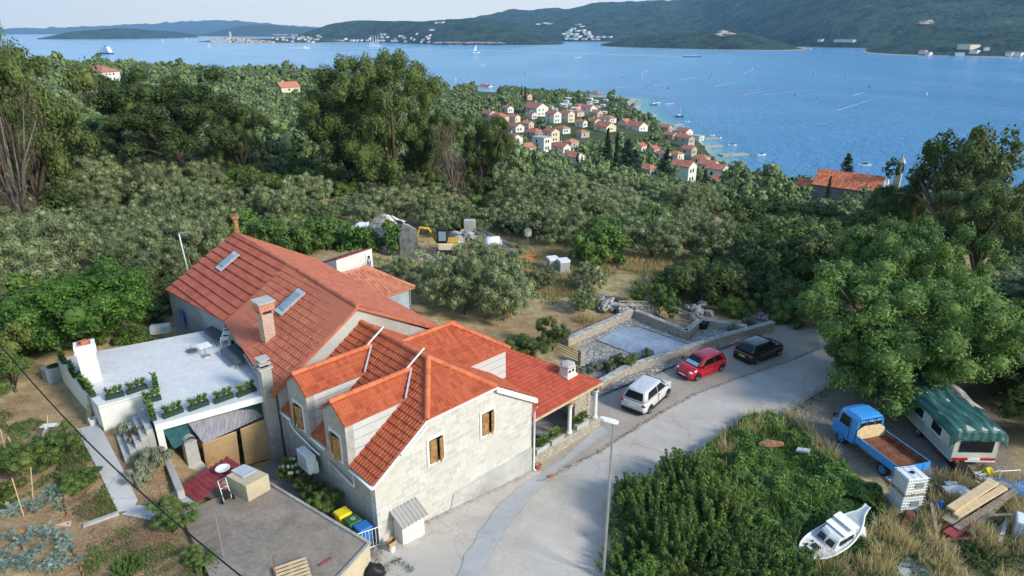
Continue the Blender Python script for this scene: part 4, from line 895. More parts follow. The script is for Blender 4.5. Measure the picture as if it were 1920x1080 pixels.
for s_ in (-1, 1):
    m = MB(); m.prism([(xf - .45, s_ * .972, 1.35), (xf + .3, s_ * .972, 1.35), (xf + .22, s_ * .93, 1.95), (xf - .4, s_ * .93, 1.95)], (0, s_ * .012, 0)); m.build('side_window', 'car_glass', T)
    m = MB(); rbx(m, xf - .52, xf - .5, s_ * .965, s_ * .985, .6, 1.95); m.build('door_seam', 'dark', T)
    m = MB(); m.tube([(xf + .55, s_ * .95, 1.6), (xf + .6, s_ * 1.12, 1.65)], .015, 5); m.box((xf + .6, s_ * 1.14, 1.52), (.04, .14, .24)); m.build('mirror', 'dark', T)
    m = MB(); m.lathe((xf + .87, s_ * .62, .85), [(.11, 0), (.11, .03), (0, .05)], 12, (1, 0, 0)); m.build('headlight', 'lens', T)
    for x in (xf, -xf): wheel(T, x, s_ * .97, .37, .26, 'paint_blue')
for k in range(3):
    m = MB(); rbx(m, xf - .97, xf - .955, -.72 + k * .5, -.3 + k * .5, 1.45, 1.9); m.build('rear_window', 'car_glass', T)
m = MB()
for y in (-.85, -.28, .28, .85): m.tube([(xf - 1.02, y, 1.1), (xf - 1.02, y, 2.15)], .018, 5)
for z in (1.3, 2.12): m.tube([(xf - 1.02, -.88, z), (xf - 1.02, .88, z)], .018, 5)
m.build('cab_guard', 'dark', T)
bx0, bx1 = -xf - 1.0, xf - 1.1; m = MB(); rbx(m, bx0, bx1, -.98, .98, .8, .9); m.build('bed_floor', 'rust', T)
m = MB(); rbx(m, bx0, xf + .4, -.4, -.28, .5, .78); m.build('chassis_rail', 'dark', T); m = MB(); rbx(m, bx0, xf + .4, .28, .4, .5, .78); m.build('chassis_rail', 'dark', T)
for s_ in (-1, 1):
    m = MB(); rbx(m, bx0, bx1, s_ * .98, s_ * 1.02, .78, 1.25)
    for k in range(5): x = bx0 + .3 + k * (bx1 - bx0 - .6) / 4; rbx(m, x, x + .05, s_ * 1.02, s_ * 1.045, .78, 1.25)
    m.build('side_board', 'paint_blue', T)
    m = MB(); rbx(m, bx0 + .05, bx1 - .05, s_ * .965, s_ * .978, .905, 1.22); m.build('inner_lining', 'rust', T)
m = MB(); rbx(m, bx0 - .045, bx0 - .002, -1.02, 1.02, .78, 1.25)
for y in (-.6, 0, .6): rbx(m, bx0 - .07, bx0 - .047, y, y + .05, .78, 1.25)
m.build('tailgate', 'paint_blue', T)
m = MB(); m.prism([(bx1 - .01, -.96, .92), (bx1 - .01, .96, .92), (bx1 + .05, .93, 1.5), (bx1 + .07, .5, 1.72), (bx1 + .07, -.6, 1.68), (bx1 + .05, -.94, 1.45)], (.03, 0, 0)); m.build('headboard', 'new_wood', T)
mid = (a + b) / 2 - left * .97; mid.z = gz(mid.x, mid.y) + .03; T.location = mid; T.rotation_euler = (0, 0, math.atan2(h.y, h.x))
# ---------------------------------------------------------------- caravan under a tarpaulin
K = thing('caravan', 'old cream caravan under a torn green tarpaulin behind the blue truck', 'caravan', (0, 0, 0))
kl, kw, kh = 7.2, 2.4, 2.5
m = MB(); m.prism([(-kl / 2, -kw / 2, .5), (kl / 2, -kw / 2, .5), (kl / 2, -kw / 2, 2.0), (kl / 2 - .5, -kw / 2, kh), (-kl / 2 + .1, -kw / 2, kh), (-kl / 2, -kw / 2, 2.1)], (0, kw, 0)); m.build('body', 'cream_caravan', K, bevel=.06)
m = MB(); rbx(m, -kl / 2 - .03, -kl / 2 - .012, -kw / 2 + .3, kw / 2 - .3, 1.15, 1.85); m.build('window', 'car_glass', K)
m = MB(); rbx(m, -kl / 2 - .06, -kl / 2 - .005, -kw / 2 + .02, kw / 2 - .02, .55, .62); m.build('bumper', 'white_plastic', K)
for y0, y1, mt in ((-kw / 2 + .05, -.35, 'tail_red'), (-.33, .33, 'plate_white'), (.35, kw / 2 - .05, 'tail_red')):
    m = MB(); rbx(m, -kl / 2 - .07, -kl / 2 - .04, y0, y1, .66, .8); m.build('number_plate' if mt[0] == 'p' else 'tail_light', mt, K)
for x in (-2.4, -.6, 1.4):
    m = MB(); rbx(m, x, x + .95, kw / 2 + .01, kw / 2 + .03, 1.3, 1.85); wd = m.build('window', 'car_glass', K)
    m = MB()
    for q in ((x - .05, x + 1.0, 1.25, 1.3), (x - .05, x + 1.0, 1.85, 1.9), (x - .05, x, 1.3, 1.85), (x + .95, x + 1.0, 1.3, 1.85)): rbx(m, q[0], q[1], kw / 2 + .005, kw / 2 + .04, q[2], q[3])
    m.build('frame', 'white_plastic', wd)
m = MB()
for z in (.75, .95, 1.1): rbx(m, -kl / 2, kl / 2 - .3, kw / 2 + .002, kw / 2 + .02, z, z + .03)
m.build('trim_strip', 'galv', K)
for s_ in (-1, 1): wheel(K, -.4, s_ * (kw / 2 - .03), .33, .2)
m = MB(); m.tube([(kl / 2, 0, .5), (kl / 2 + 1.0, 0, .45)], .05); m.build('drawbar', 'galv', K)
# tarp: a sagging sheet draped over the roof, tail end hanging down
nx, ny = 60, 34; V = []; xa, xb = -kl / 2 - .12, kl / 2 - .6
for i in range(nx):
    for j in range(ny):
        x = xa + (xb - xa) * i / (nx - 1); y = -kw / 2 - .35 + (kw + .7) * j / (ny - 1); z = kh + .06 + .05 * math.sin(y * 9 + math.sin(x * 2) * 1.5) * .6 + noise.noise((x * 1.2, y * 2, 0)) * .07
        if abs(y) > kw / 2: z -= (abs(y) - kw / 2) * 1.2
        if i < 8: z -= (8 - i) / 8 * .62; x = xa + .02 * i * .6 + (.03 * math.sin(y * 14)) - .0
        V.append((x, y, z))
ii = np.arange(nx * ny).reshape(nx, ny); F = np.stack([ii[:-1, :-1].ravel(), ii[1:, :-1].ravel(), ii[1:, 1:].ravel(), ii[:-1, 1:].ravel()], 1)
tarp = npmesh('tarpaulin', V, F, 'tarp_green', par=K, smooth=True); sm = tarp.modifiers.new('s', 'SOLIDIFY'); sm.thickness = .012
V = [(xb - .3 + i * .24 * (1 + .15 * math.sin(j)), -kw / 2 - .15 + 1.5 * j / 11, kh + .1 + noise.noise((i * .5, j * .4, 3)) * .08) for i in range(8) for j in range(12)]
V = [(-1.2 + i * .5, -kw / 2 - .55 + 1.0 * j / 11 + .1 * math.sin(i), kh + .14 - abs(j - 7) * .04 + noise.noise((i * .5, j * .4, 3)) * .08) for i in range(9) for j in range(12)]
ii = np.arange(9 * 12).reshape(9, 12); F = np.stack([ii[:-1, :-1].ravel(), ii[1:, :-1].ravel(), ii[1:, 1:].ravel(), ii[:-1, 1:].ravel()], 1)
o2 = npmesh('torn_sheet', V, F, 'old_sheet', par=K, smooth=True); sm = o2.modifiers.new('s', 'SOLIDIFY'); sm.thickness = .012
a = at(1782, 862, Z0 + .6); b = at(1868, 872, Z0 + .6); fa = at(1668, 745, Z0 + .6)
hd = (fa - a); hd.z = 0; hd.normalize(); lf = Vector((-hd.y, hd.x, 0)); cc = a + hd * kl / 2 - lf * kw / 2; K.location = (cc.x, cc.y, gz(cc.x, cc.y)); K.rotation_euler = (0, 0, math.atan2(hd.y, hd.x))
# ---------------------------------------------------------------- liquid containers
def ibc(label):
    t = thing('liquid_container', label, 'container', (0, 0, 0), 'white caged liquid containers'); m = MB()
    m.box((0, 0, .16), (1.1, .94, .9)); m.build('tank', 'tank_white', t, bevel=.05)
    m = MB(); m.lathe((0, 0, 1.06), [(.11, 0), (.11, .05), (0, .06)], 14); m.build('lid', 'dark', t)
    m = MB(); r = .011
    for k in range(6):
        z = .2 + k * .17; m.tube([(-.58, -.5, z), (.58, -.5, z), (.58, .5, z), (-.58, .5, z), (-.58, -.5, z)], r, 4, False)
    for k in range(8):
        x = -.58 + 1.16 * k / 7
        for y in (-.5, .5): m.tube([(x, y, .14), (x, y, 1.06)], r, 4, False)
    for k in range(1, 6):
        y = -.5 + k / 6
        for x in (-.58, .58): m.tube([(x, y, .14), (x, y, 1.06)], r, 4, False)
    for x in (-.2, .2): m.tube([(x, -.5, 1.08), (x, .5, 1.08)], r, 4, False)
    m.build('cage', 'galv', t)
    m = MB()
    for y in (-.42, 0, .42): m.box((0, y, .0), (1.18, .12, .1))
    for x in (-.5, 0, .5): m.box((x, 0, .1), (.14, 1.0, .04))
    m.build('pallet_base', 'old_wood', t)
    m = MB(); m.box((.1, -.515, .5), (.42, .012, .3)); m.build('label_plate', 'galv', t); return t
i1 = ibc('lower white caged container standing in the weeds behind the truck'); p = gp(1693, 952); i1.location = p; i1.rotation_euler = (0, 0, .12)
i2 = copy_tree(i1, loc=(p.x - .02, p.y - .02, p.z + 1.09), rz=.16, label='white caged container stacked on top of another behind the truck')
q = gp(1912, 1010); copy_tree(i1, loc=(q.x + .25, q.y, q.z), rz=-.6, label='white caged container cut by the right edge beside the planks')
# ---------------------------------------------------------------- stranded white boat
B = thing('stranded_boat', 'small white cabin boat lying tilted among green vines', 'boat', (0, 0, 0))
def hull_loft(L, Wd, D, n=22):
    S = []
    for i in range(n + 1):
        q = i / n; x = -L / 2 + L * q; w_ = Wd / 2 * max(0, 1 - abs(2 * q - 1.12) ** 2.6) ** .72 if q > .06 else Wd / 2 * .16; w_ = max(w_, .04)
        z1 = D + (1.15 * max(0, (.5 - q) / .5) ** 2.2 if q < .5 else .3 * ((q - .5) / .5) ** 2); z0 = .75 * max(0, (.3 - q) / .3) ** 1.6 + .35 * max(0, (q - .8) / .2) ** 2
        P = [(x, w_, z1), (x, w_ * .96, z0 + (z1 - z0) * .55), (x, w_ * .66, z0 + (z1 - z0) * .2), (x, .02, z0)]
        S.append(P + [(a_, -b_, c_) for a_, b_, c_ in P[::-1]])
    return S
bm_ = MB(); S = hull_loft(5.0, 1.6, .85); loft(bm_, S); bm_.build('hull', 'boat_white', B, smooth=False)
m = MB(); path = [s_[0] for s_ in S]; m.tube([Vector(p) + Vector((0, .015, .02)) for p in path], .045, 6); m.tube([Vector((p[0], -p[1] - .015, p[2] + .02)) for p in path], .045, 6); m.build('gunwale', 'white_paint', B)
m = MB(); m.prism([(-.9, -.62, .8), (.85, -.52, .85), (.55, -.45, 1.45), (-.8, -.55, 1.5)], (0, .0, 0)) if False else None
def cabin_ring(z, k): return [(-1.0 + .1 * k, -.66 + .1 * k, z), (.75 - .35 * k, -.58 + .08 * k, z), (1.0 - .45 * k, 0, z), (.75 - .35 * k, .58 - .08 * k, z), (-1.0 + .1 * k, .66 - .1 * k, z)]
m = MB(); loft(m, [cabin_ring(.75, 0), cabin_ring(1.4, .8), cabin_ring(1.5, 1.2)]); m.build('cabin', 'boat_white', B)
m = MB(); m.obox((-.85, -.62, 1.5), (.95, 0, .06), (0, 1.24, 0), (0, 0, .05)); m.obox((-1.0, -.62, 1.42), (.1, 0, 0), (0, .1, 0), (0, 0, .3)); m.obox((-1.0, .52, 1.42), (.1, 0, 0), (0, .1, 0), (0, 0, .3)); m.obox((-1.05, -.62, 1.7), (.6, 0, .02), (0, 1.24, 0), (0, 0, .04)); m.build('cabin_roof', 'white_paint', B)
for s_ in (-1, 1):
    for x0, x1 in ((-.75, -.25), (-.18, .35)):
        m = MB(); y0 = .62 * s_; m.obox((x0, s_ * .625, 1.02), (x1 - x0, -s_ * .02, 0), (0, s_ * -.045, .27), (0, s_ * .03, 0)); m.build('window', 'car_glass', B)
for y in (-.26, .26): m = MB(); m.obox((.83, y - .2, 1.02), (0, .4, 0), (-.2, 0, .28), (.03, 0, 0)); m.build('window', 'car_glass', B)
m = MB(); m.obox((1.3, -.2, 1.0), (.4, 0, .03), (0, .4, 0), (0, 0, .03)); m.build('hatch', 'dark', B)
p = gp(1570, 1012); B.location = (p.x - .1, p.y, p.z + .15)
st = at(1612, 960, .4); bw_ = at(1512, 1010, .4)
B.rotation_euler = (math.radians(-9), math.radians(4), math.radians(210)); B.location = gp(1556, 1022) + Vector((0, 0, -.1)); B.scale = (.84, .84, .8)
m = MB(); m.blob(gp(1590, 1000) + Vector((.25, -.25, .1)), (.55, .4, .5), 12, .2); tag(m.build('foam_block', 'white_plastic', loc=gp(1590, 1000)), 'pale plastic block propping up the stranded boat', 'block')
# ---------------------------------------------------------------- things around the house
AE1 = math.atan2(E1.y, E1.x); AE2 = math.atan2(E2.y, E2.x)
# flat roofed outbuilding in front
SZ = 1.8
sp = [at(x, y, SZ) for x, y in ((692, 1017), (505, 905), (400, 935), (338, 962), (395, 1085), (470, 1190))]
sp.append(sp[0] + (sp[5] - sp[0]).normalized() * 0 + Vector((-1.6, -3.4, 0)))
OB = thing('outbuilding', 'flat grey concrete roofed outbuilding beside the garden', 'outbuilding', at(500, 1000, .5))
m = MB(); m.prism([p - Vector((0, 0, 2.0)) for p in sp], (0, 0, 1.88)); m.build('wall', 'plaster_warm', OB)
m = MB(); m.prism([p - Vector((0, 0, .119)) for p in sp], (0, 0, .119)); m.build('roof_slab', 'slab_mat', OB)
m = MB(); d = sp[1] - sp[0]; nn = d.cross(Vector((0, 0, 1))).normalized(); m.obox(sp[0] - nn * .12, d, nn * .12, (0, 0, .1)); d2 = sp[6] - sp[0]; m.obox(sp[0] + Vector((0, 0, 0)), d2, d2.cross(Vector((0, 0, 1))).normalized() * -.12, (0, 0, .07)); m.build('roof_edge', 'concrete_grey', OB)
def quadbox(px, z0, z1, name, mat, label, cat, **k):
    P = [at(x, y, z1) for x, y in px]; c = sum(P, Vector()) / len(P); c.z = z0
    m = MB(); m.prism([Vector((p.x, p.y, z0)) for p in P], (0, 0, z1 - z0)); return tag(m.build(name, mat, loc=c, **k), label, cat)
# concrete tank with steel hatch
t = thing('water_tank', 'square concrete water tank with a grey steel hatch on top', 'tank', at(465, 925, SZ))
P = [at(x, y, 2.65) for x, y in ((424, 892), (461, 912), (503, 889), (462, 871))]
m = MB(); m.prism([p - Vector((0, 0, .85)) for p in P], (0, 0, .85)); m.build('body', 'plaster_warm', t)
P = [at(x, y, 2.67) for x, y in ((433, 884), (456, 897), (482, 883), (458, 872))]; m = MB(); m.prism(P, (0, 0, .06)); m.build('hatch', 'zinc', t)
# red corrugated sheets
P = [at(x, y, 2.0) for x, y in ((332, 915), (372, 943), (452, 878), (428, 862))]; a, b, c_, d = P
m = MB(); n = 40
for i in range(n):
    q0, q1 = i / n, (i + 1) / n; z0, z1 = .05 * math.sin(q0 * 60), .05 * math.sin(q1 * 60)
    A0, A1 = a.lerp(d, q0), a.lerp(d, q1); B0, B1 = b.lerp(c_, q0), b.lerp(c_, q1)
    m.obox(A0 + Vector((0, 0, z0 + .2 * q0)), A1 - A0 + Vector((0, 0, z1 - z0)), B0 - A0, (0, 0, .012))
tag(m.build('corrugated_sheet', 'red_sheet', loc=(a + c_) / 2), 'faded red corrugated sheets over a pit beside the water tank', 'roof sheet')
quadbox([(318, 925), (352, 948), (372, 944), (336, 918)], .8, 1.92, 'kerb_block', 'plinth_mat', 'pale concrete kerb under the red corrugated sheets', 'kerb')
m = MB(); m.lathe(at(418, 882, 2.25), [(0, .02), (.2, .02), (.3, .12), (.34, .13), (.33, .15), (.28, .14), (.2, .05), (0, .04)], 22); tag(m.build('wash_basin', 'white_plastic', loc=at(418, 882, 2.25), smooth=True), 'round white basin lying on the red corrugated sheets', 'basin')
# hand cart
t = thing('hand_truck', 'black hand truck with white frame leaning beside the water tank', 'hand truck', at(428, 938, SZ)); o = at(428, 940, SZ); X = E1 * .17
for s_ in (-1, 1):
    m = MB(); m.lathe(o + X * s_ * 1.5 + Vector((0, 0, .13)), [(0, -.03), (.12, -.03), (.13, 0), (.12, .03), (0, .03)], 14, tuple(E1)); m.build('wheel', 'rubber', t)
m = MB(); bk = E2 * .35
m.tube([o - X + Vector((0, 0, .1)), o - X + bk + Vector((0, 0, 1.0)), o + X + bk + Vector((0, 0, 1.0)), o + X + Vector((0, 0, .1))], .018, 6)
for k in (.3, .6): m.tube([o - X + bk * k + Vector((0, 0, .1 + .9 * k)), o + X + bk * k + Vector((0, 0, .1 + .9 * k))], .014, 6)
m.build('frame', 'white_plastic', t)
m = MB(); m.obox(o - X * .9 - E2 * .02 + Vector((0, 0, .14)), X * 1.8, E2 * .3, (0, 0, .3)); m.build('crate', 'dark', t)
tag((lambda m: m.build('gas_cooker_lid', 'cooker_red', loc=o))(MB().blob(o + bk * .6 + Vector((0, 0, .72)), (.1, .1, .06), 10, .1)), 'small red lid resting on the hand truck', 'lid')
# wooden pallets at the bottom edge
t = thing('pallet', 'weathered wooden pallet on the flat roof at the bottom edge', 'pallet', at(545, 1072, SZ)); o = at(548, 1078, SZ + .02); A_ = (at(600, 1072, SZ) - at(520, 1100, SZ)).normalized(); B_ = Vector((-A_.y, A_.x, 0))
for k in range(6): m = MB(); m.obox(o - A_ * .6 + B_ * (-.55 + k * .2) + Vector((0, 0, .12)), A_ * 1.25, B_ * .12, (0, 0, .025)); m.build('board', 'new_wood', t)
for k in range(3): m = MB(); m.obox(o + A_ * (-.6 + k * .55) - B_ * .55, A_ * .1, B_ * 1.15, (0, 0, .118)); m.build('bearer', 'old_wood', t)
def pole(name, px, py, z0, h, r, mat, label, lean=(0, 0), cat='pole'):
    p = at(px, py, z0); m = MB(); m.tube([p, p + Vector((lean[0], lean[1], h))], r, 7); return tag(m.build(name, mat, loc=p), label, cat)
pole('metal_rod', 520, 1095, SZ, 1.35, .02, 'rust', 'rusty upright rod beside the wooden pallet')
pole('metal_rod', 420, 1046, SZ, 2.1, .02, 'galv', 'tall thin grey rod at the left edge of the flat concrete roof')
pole('metal_rod', 311, 968, 1.8, 1.75, .022, 'rust', 'thin rusty garden pole beside the end of the concrete path')
m = MB(); m.obox(at(598, 1062, SZ + .02), at(622, 1052, SZ) - at(598, 1066, SZ), (0, .06, 0), (0, 0, .05)); tag(m.build('red_bar', 'red_sheet', loc=at(598, 1066, SZ)), 'short dark red bar lying on the flat concrete roof', 'bar')
# wheelie bins
def bin_(x, y, z, mat, lid, label, rz):
    t = thing('wheelie_bin', label, 'bin', (0, 0, 0), 'wheelie bins beside the gate'); m = MB()
    loft(m, [[(-.21, -.24, .05), (.21, -.24, .05), (.21, .22, .05), (-.21, .22, .05)], [(-.28, -.3, .98), (.28, -.3, .98), (.28, .32, .98), (-.28, .32, .98)]]); m.build('body', mat, t, bevel=.02)
    m = MB(); loft(m, [[(-.3, -.34, .98), (.3, -.34, .98), (.3, .36, 1.02), (-.3, .36, 1.02)], [(-.27, -.28, 1.06), (.27, -.28, 1.06), (.27, .3, 1.09), (-.27, .3, 1.09)]]); m.build('lid', lid, t, bevel=.015)
    for s_ in (-1, 1): m = MB(); m.lathe((s_ * .24, .25, .1), [(0, -.03), (.09, -.03), (.1, 0), (.09, .03), (0, .03)], 12, (1, 0, 0)); m.build('wheel', 'rubber', t)
    if lid == 'green_plastic': m = MB(); m.lathe((0, 0, 1.092), [(.1, 0), (.1, .006), (.075, .006), (.075, 0)], 18); m.obox((-.03, -.03, 1.09), (.06, .02, 0), (0, .02, 0), (0, 0, .006)); m.build('emblem', 'white_plastic', t)
    t.location = (x, y, z); t.rotation_euler = (0, 0, rz)
for u, v, a_ in ((-.72, 1.75, ('yellow_plastic', 'yellow_plastic', 'bright yellow wheelie bin')), (-.62, 1.05, ('green_plastic', 'green_plastic', 'dark green wheelie bin with round emblem between the yellow and blue bins')), (-.5, .42, ('blue_plastic', 'blue_plastic', 'blue wheelie bin behind the white gate'))):
    p = W(u, v); bin_(p.x, p.y, gz(p.x, p.y) + .04, *a_, AE2)
# white gate between slab and house
t = thing('white_gate', 'white barred metal gate between the outbuilding and the house corner', 'gate', W(-.8, -.15, 0)); g0, g1 = W(-1.35, .25, .05), W(-.05, -.12, .05); d = g1 - g0
m = MB()
for k in (0.06, 1.02): m.tube([g0 + Vector((0, 0, k)), g1 + Vector((0, 0, k))], .022, 6)
for k in (0, 1): m.tube([g0 + d * k, g0 + d * k + Vector((0, 0, 1.1))], .028, 6)
m.build('frame', 'white_paint', t)
for k in range(1, 9): m = MB(); m.tube([g0 + d * k / 9 + Vector((0, 0, .06)), g0 + d * k / 9 + Vector((0, 0, 1.02))], .012, 5); m.build('bar', 'white_paint', t)
# utility cabinet with a little corrugated roof
t = thing('utility_cabinet', 'white utility cabinet with small corrugated fibre cement roof against the gable', 'cabinet', W(1.3, -.5, 0)); zc = -.3
m = MB(); m.wbox(.75, 1.95, -.75, -.06, zc - .2, 1.0); m.build('body', 'white_wall', t)
m = MB(); m.wbox(.85, 1.8, -.775, -.752, zc + .02, .85); m.build('door', 'white_paint', t)
m = MB(); m.wbox(1.05, 1.6, -.785, -.776, .25, .3); m.build('vent_slot', 'plinth_mat', t)
m = MB(); n = 36
for i in range(n):
    u0, u1 = .62 + 1.42 * i / n, .62 + 1.42 * (i + 1) / n; z0, z1 = .035 * math.sin(i * 1.25), .035 * math.sin((i + 1) * 1.25)
    m.obox(W(u0, -.98, 1.02 + z0), E1 * (u1 - u0) + Vector((0, 0, z1 - z0)), E2 * .95 + Vector((0, 0, .42)), (0, 0, .015))
m.build('roof', 'concrete_grey', t)
# bucket and cardboard box
o = W(.15, -.75, gz(*W(.15, -.75)[:2]) + .05); m = MB(); m.lathe(o, [(0, 0), (.13, 0), (.16, .34), (.145, .34), (.12, .03), (0, .03)], 16); tag(m.build('bucket', 'white_plastic', loc=o), 'white bucket carrying a cardboard box at the house corner', 'bucket')
o2 = o + Vector((0, 0, .345)); m = MB()
for q in (((-.2, -.15), (.4, 0), (0, .012)), ((-.2, .14), (.4, 0), (0, .012)), ((-.2, -.14), (.012, 0), (0, .28)), ((.19, -.14), (.012, 0), (0, .28)), ((-.2, -.15), (.4, 0), (0, .3))):
    m.obox(o2 + E1 * q[0][0] + E2 * q[0][1] + Vector((0, 0, 0)), E1 * q[1][0] + E2 * q[1][1], E1 * q[2][0] + E2 * q[2][1], (0, 0, .24 if q[2][1] < .29 else .012))
tag(m.build('cardboard_box', 'cardboard', loc=o2), 'open cardboard box sitting on the white bucket', 'box')
# air conditioner on the side wall
t = thing('air_conditioner', 'white outdoor air conditioner unit on the side wall under the eaves', 'air conditioner', W(-.5, 5.6, 1.6))
m = MB(); m.wbox(-.72, -.3, 4.7, 5.85, 1.55, 2.5); m.build('casing', 'white_plastic', t, bevel=.02)
m = MB()
for k in range(9): m.wbox(-.735, -.722, 4.95, 5.75, 1.68 + k * .085, 1.71 + k * .085)
m.build('grille', 'galv', t)
m = MB(); m.wbox(-.5, -.3, 4.55, 4.698, 1.6, 2.2); m.build('valve_cover', 'white_plastic', t)
for v in (4.95, 5.6): m = MB(); m.wbox(-.7, -.002, v, v + .04, 1.49, 1.548); m.build('bracket', 'galv', t)
# concrete chimney by the blinds
t = thing('concrete_chimney', 'tall pale concrete block chimney between the terrace and the white house', 'chimney', W(-.45, 8.9, 0)); m = MB(); m.wbox(-.78, -.24, 8.62, 9.18, -.2, 5.7); m.build('stack', 'concrete_grey', t)
m = MB(); m.wbox(-.86, -.16, 8.54, 9.26, 5.702, 5.8); m.wbox(-.8, -.22, 8.6, 9.2, 5.95, 6.03)
m.build('chimney_cap', 'plinth_mat', t); m = MB(); m.wbox(-.7, -.32, 8.7, 9.1, 5.8, 5.95); m.build('smoke_vent', 'dark', t)
m = MB(); m.wbox(-.66, -.36, 8.76, 9.06, 6.03, 6.2); m.wbox(-.8, -.22, 8.6, 9.2, 6.2, 6.25); m.build('chimney_hat', 'plinth_mat', t)
# blinds and awning at the terrace edge
def cloth(px4, zs, name, mat, label, cat, n=24, amp=.03, thick=.02, par=None):
    P = [at(x, y, z) for (x, y), z in zip(px4, zs)]; V = []
    for i in range(n + 1):
        for j in range(n + 1):
            a, b = i / n, j / n; p = P[0].lerp(P[1], a).lerp(P[3].lerp(P[2], a), b); V.append((p.x, p.y + noise.noise((a * 3, b * 3, len(label))) * amp, p.z - math.sin(a * math.pi) * math.sin(b * math.pi) * amp))
    ii = np.arange((n + 1) ** 2).reshape(n + 1, n + 1); F = np.stack([ii[:-1, :-1].ravel(), ii[1:, :-1].ravel(), ii[1:, 1:].ravel(), ii[:-1, 1:].ravel()], 1)
    o = npmesh(name, V, F, mat, loc=tuple(P[0]), smooth=True); s_ = o.modifiers.new('s', 'SOLIDIFY'); s_.thickness = thick; return tag(o, label, cat)
def bl(u0, u1, v, z0, z1): return [prj(*W(u, v, z)) for u, z in ((u0, z1), (u1, z1), (u1, z0), (u0, z0))], (z1, z1, z0, z0)
cloth([(379, 832), (443, 808), (451, 874), (388, 890)], (2.6, 2.6, .25, .25), 'reed_blind', 'bamboo', 'left hanging split bamboo blind below the reed awning', 'blind')
cloth([(450, 804), (520, 775), (533, 853), (460, 873)], (2.62, 2.62, .2, .2), 'reed_blind', 'bamboo', 'right hanging split bamboo blind nearest the white house', 'blind')
cloth([(348, 789), (448, 757), (500, 778), (382, 832)], (3.72, 3.72, 2.66, 2.62), 'reed_awning', 'reed', 'grey weathered reed mat awning sloping down from the terrace edge', 'awning', amp=.05)
cloth([(302, 803), (352, 788), (370, 818), (326, 842)], (3.7, 3.7, 2.7, 2.7), 'shade_cloth', 'shade_net', 'dark green shade cloth at the left end of the reed awning', 'shade cloth')
cloth([(442, 763), (508, 740), (520, 775), (470, 783)], (3.66, 3.7, 2.72, 2.66), 'shade_cloth', 'shade_net', 'dark green shade cloth between the reed awning and the concrete chimney', 'shade cloth')
# stepped barbecue chimney
t = thing('barbecue_chimney', 'pale stepped concrete barbecue chimney in front of the left blind', 'barbecue', W(-4.2, 7.6, .2)); c = at(368, 893, .6)
m = MB(); loft(m, [[c + E1 * a * w_ + E2 * b * w2 + Vector((0, 0, z)) for a, b in ((-1, -1), (1, -1), (1, 1), (-1, 1))] for w_, w2, z in ((.55, .45, -.4), (.55, .45, .35), (.3, .26, .95), (.28, .24, 2.15))]); m.build('stack', 'concrete_grey', t)
m = MB(); m.lathe(c + Vector((0, 0, 2.15)) - E2 * .26, [(.3, 0), (.3, .52)], 12, tuple(E2)); m.box(c + Vector((0, 0, 2.1)), (.6, .5, .06), AE1); m.build('vaulted_cap', 'plinth_mat', t)
# low white wall beside the pit, with small pots
def wallpx(pxs, z, h, th, name, mat, label, cat, lower=None):
    m = MB(); P = [at(x, y, z) for x, y in pxs]
    for a, b in zip(P, P[1:]):
        d = b - a; s_ = d.cross(Vector((0, 0, 1))).normalized() * th; m.obox(a - Vector((0, 0, h)), d, s_, (0, 0, h))
    return tag(m.build(name, mat, loc=P[0]), label, cat)
wallpx([(312, 842), (345, 918)], 2.35, 2.3, .28, 'retaining_wall', 'plinth_mat', 'low white retaining wall beside the shaded pit left of the blinds', 'wall')
# terrace planters
def leaves(m, c, n, h, w_, rr, lean=.6, seg=3, up=.2):
    for k in range(n):
        a = rr.uniform(0, 6.283); d = Vector((math.cos(a), math.sin(a), 0)); s_ = Vector((-d.y, d.x, 0)) * w_ * rr.uniform(.7, 1.2); hh = h * rr.uniform(.6, 1.1); ln = lean * rr.uniform(.5, 1.2)
        p0 = Vector(c) + d * .02; pr_ = [p0 + d * (hh * ln * (q / seg) ** 1.5) + Vector((0, 0, up * hh + hh * (q / seg) * (1 - .35 * (q / seg)))) for q in range(seg + 1)]
        wd = [.35, 1, .8, .05]
        for q in range(seg): m.poly([pr_[q] - s_ * wd[q], pr_[q] + s_ * wd[q], pr_[q + 1] + s_ * wd[q + 1], pr_[q + 1] - s_ * wd[q + 1]])
def planter(L=.82, seed=0):
    t = thing('planter', 'x', 'planter', (0, 0, 0), 'green trough planters along the terrace edge'); rr = random.Random(seed); m = MB()
    for q in ((-L / 2, L / 2, -.11, -.09), (-L / 2, L / 2, .09, .11), (-L / 2, -L / 2 + .02, -.09, .09), (L / 2 - .02, L / 2, -.09, .09)): rbx(m, q[0], q[1], q[2], q[3], 0, .19)
    rbx(m, -L / 2 + .02, L / 2 - .02, -.09, .09, 0, .03); m.build('trough', 'planter_green', t)
    m = MB(); rbx(m, -L / 2 + .02, L / 2 - .02, -.09, .09, .03, .16); m.build('soil', 'soil', t)
    for k in range(3):
        m = MB(); x = -L / 2 + .15 + k * (L - .3) / 2
        for j in range(7): leaves(m, (x + rr.uniform(-.06, .06), rr.uniform(-.04, .04), .15 + j * .045), 9, .2, .028, rr, .85)
        m.build('plant', 'planter_leaf', t)
    return t
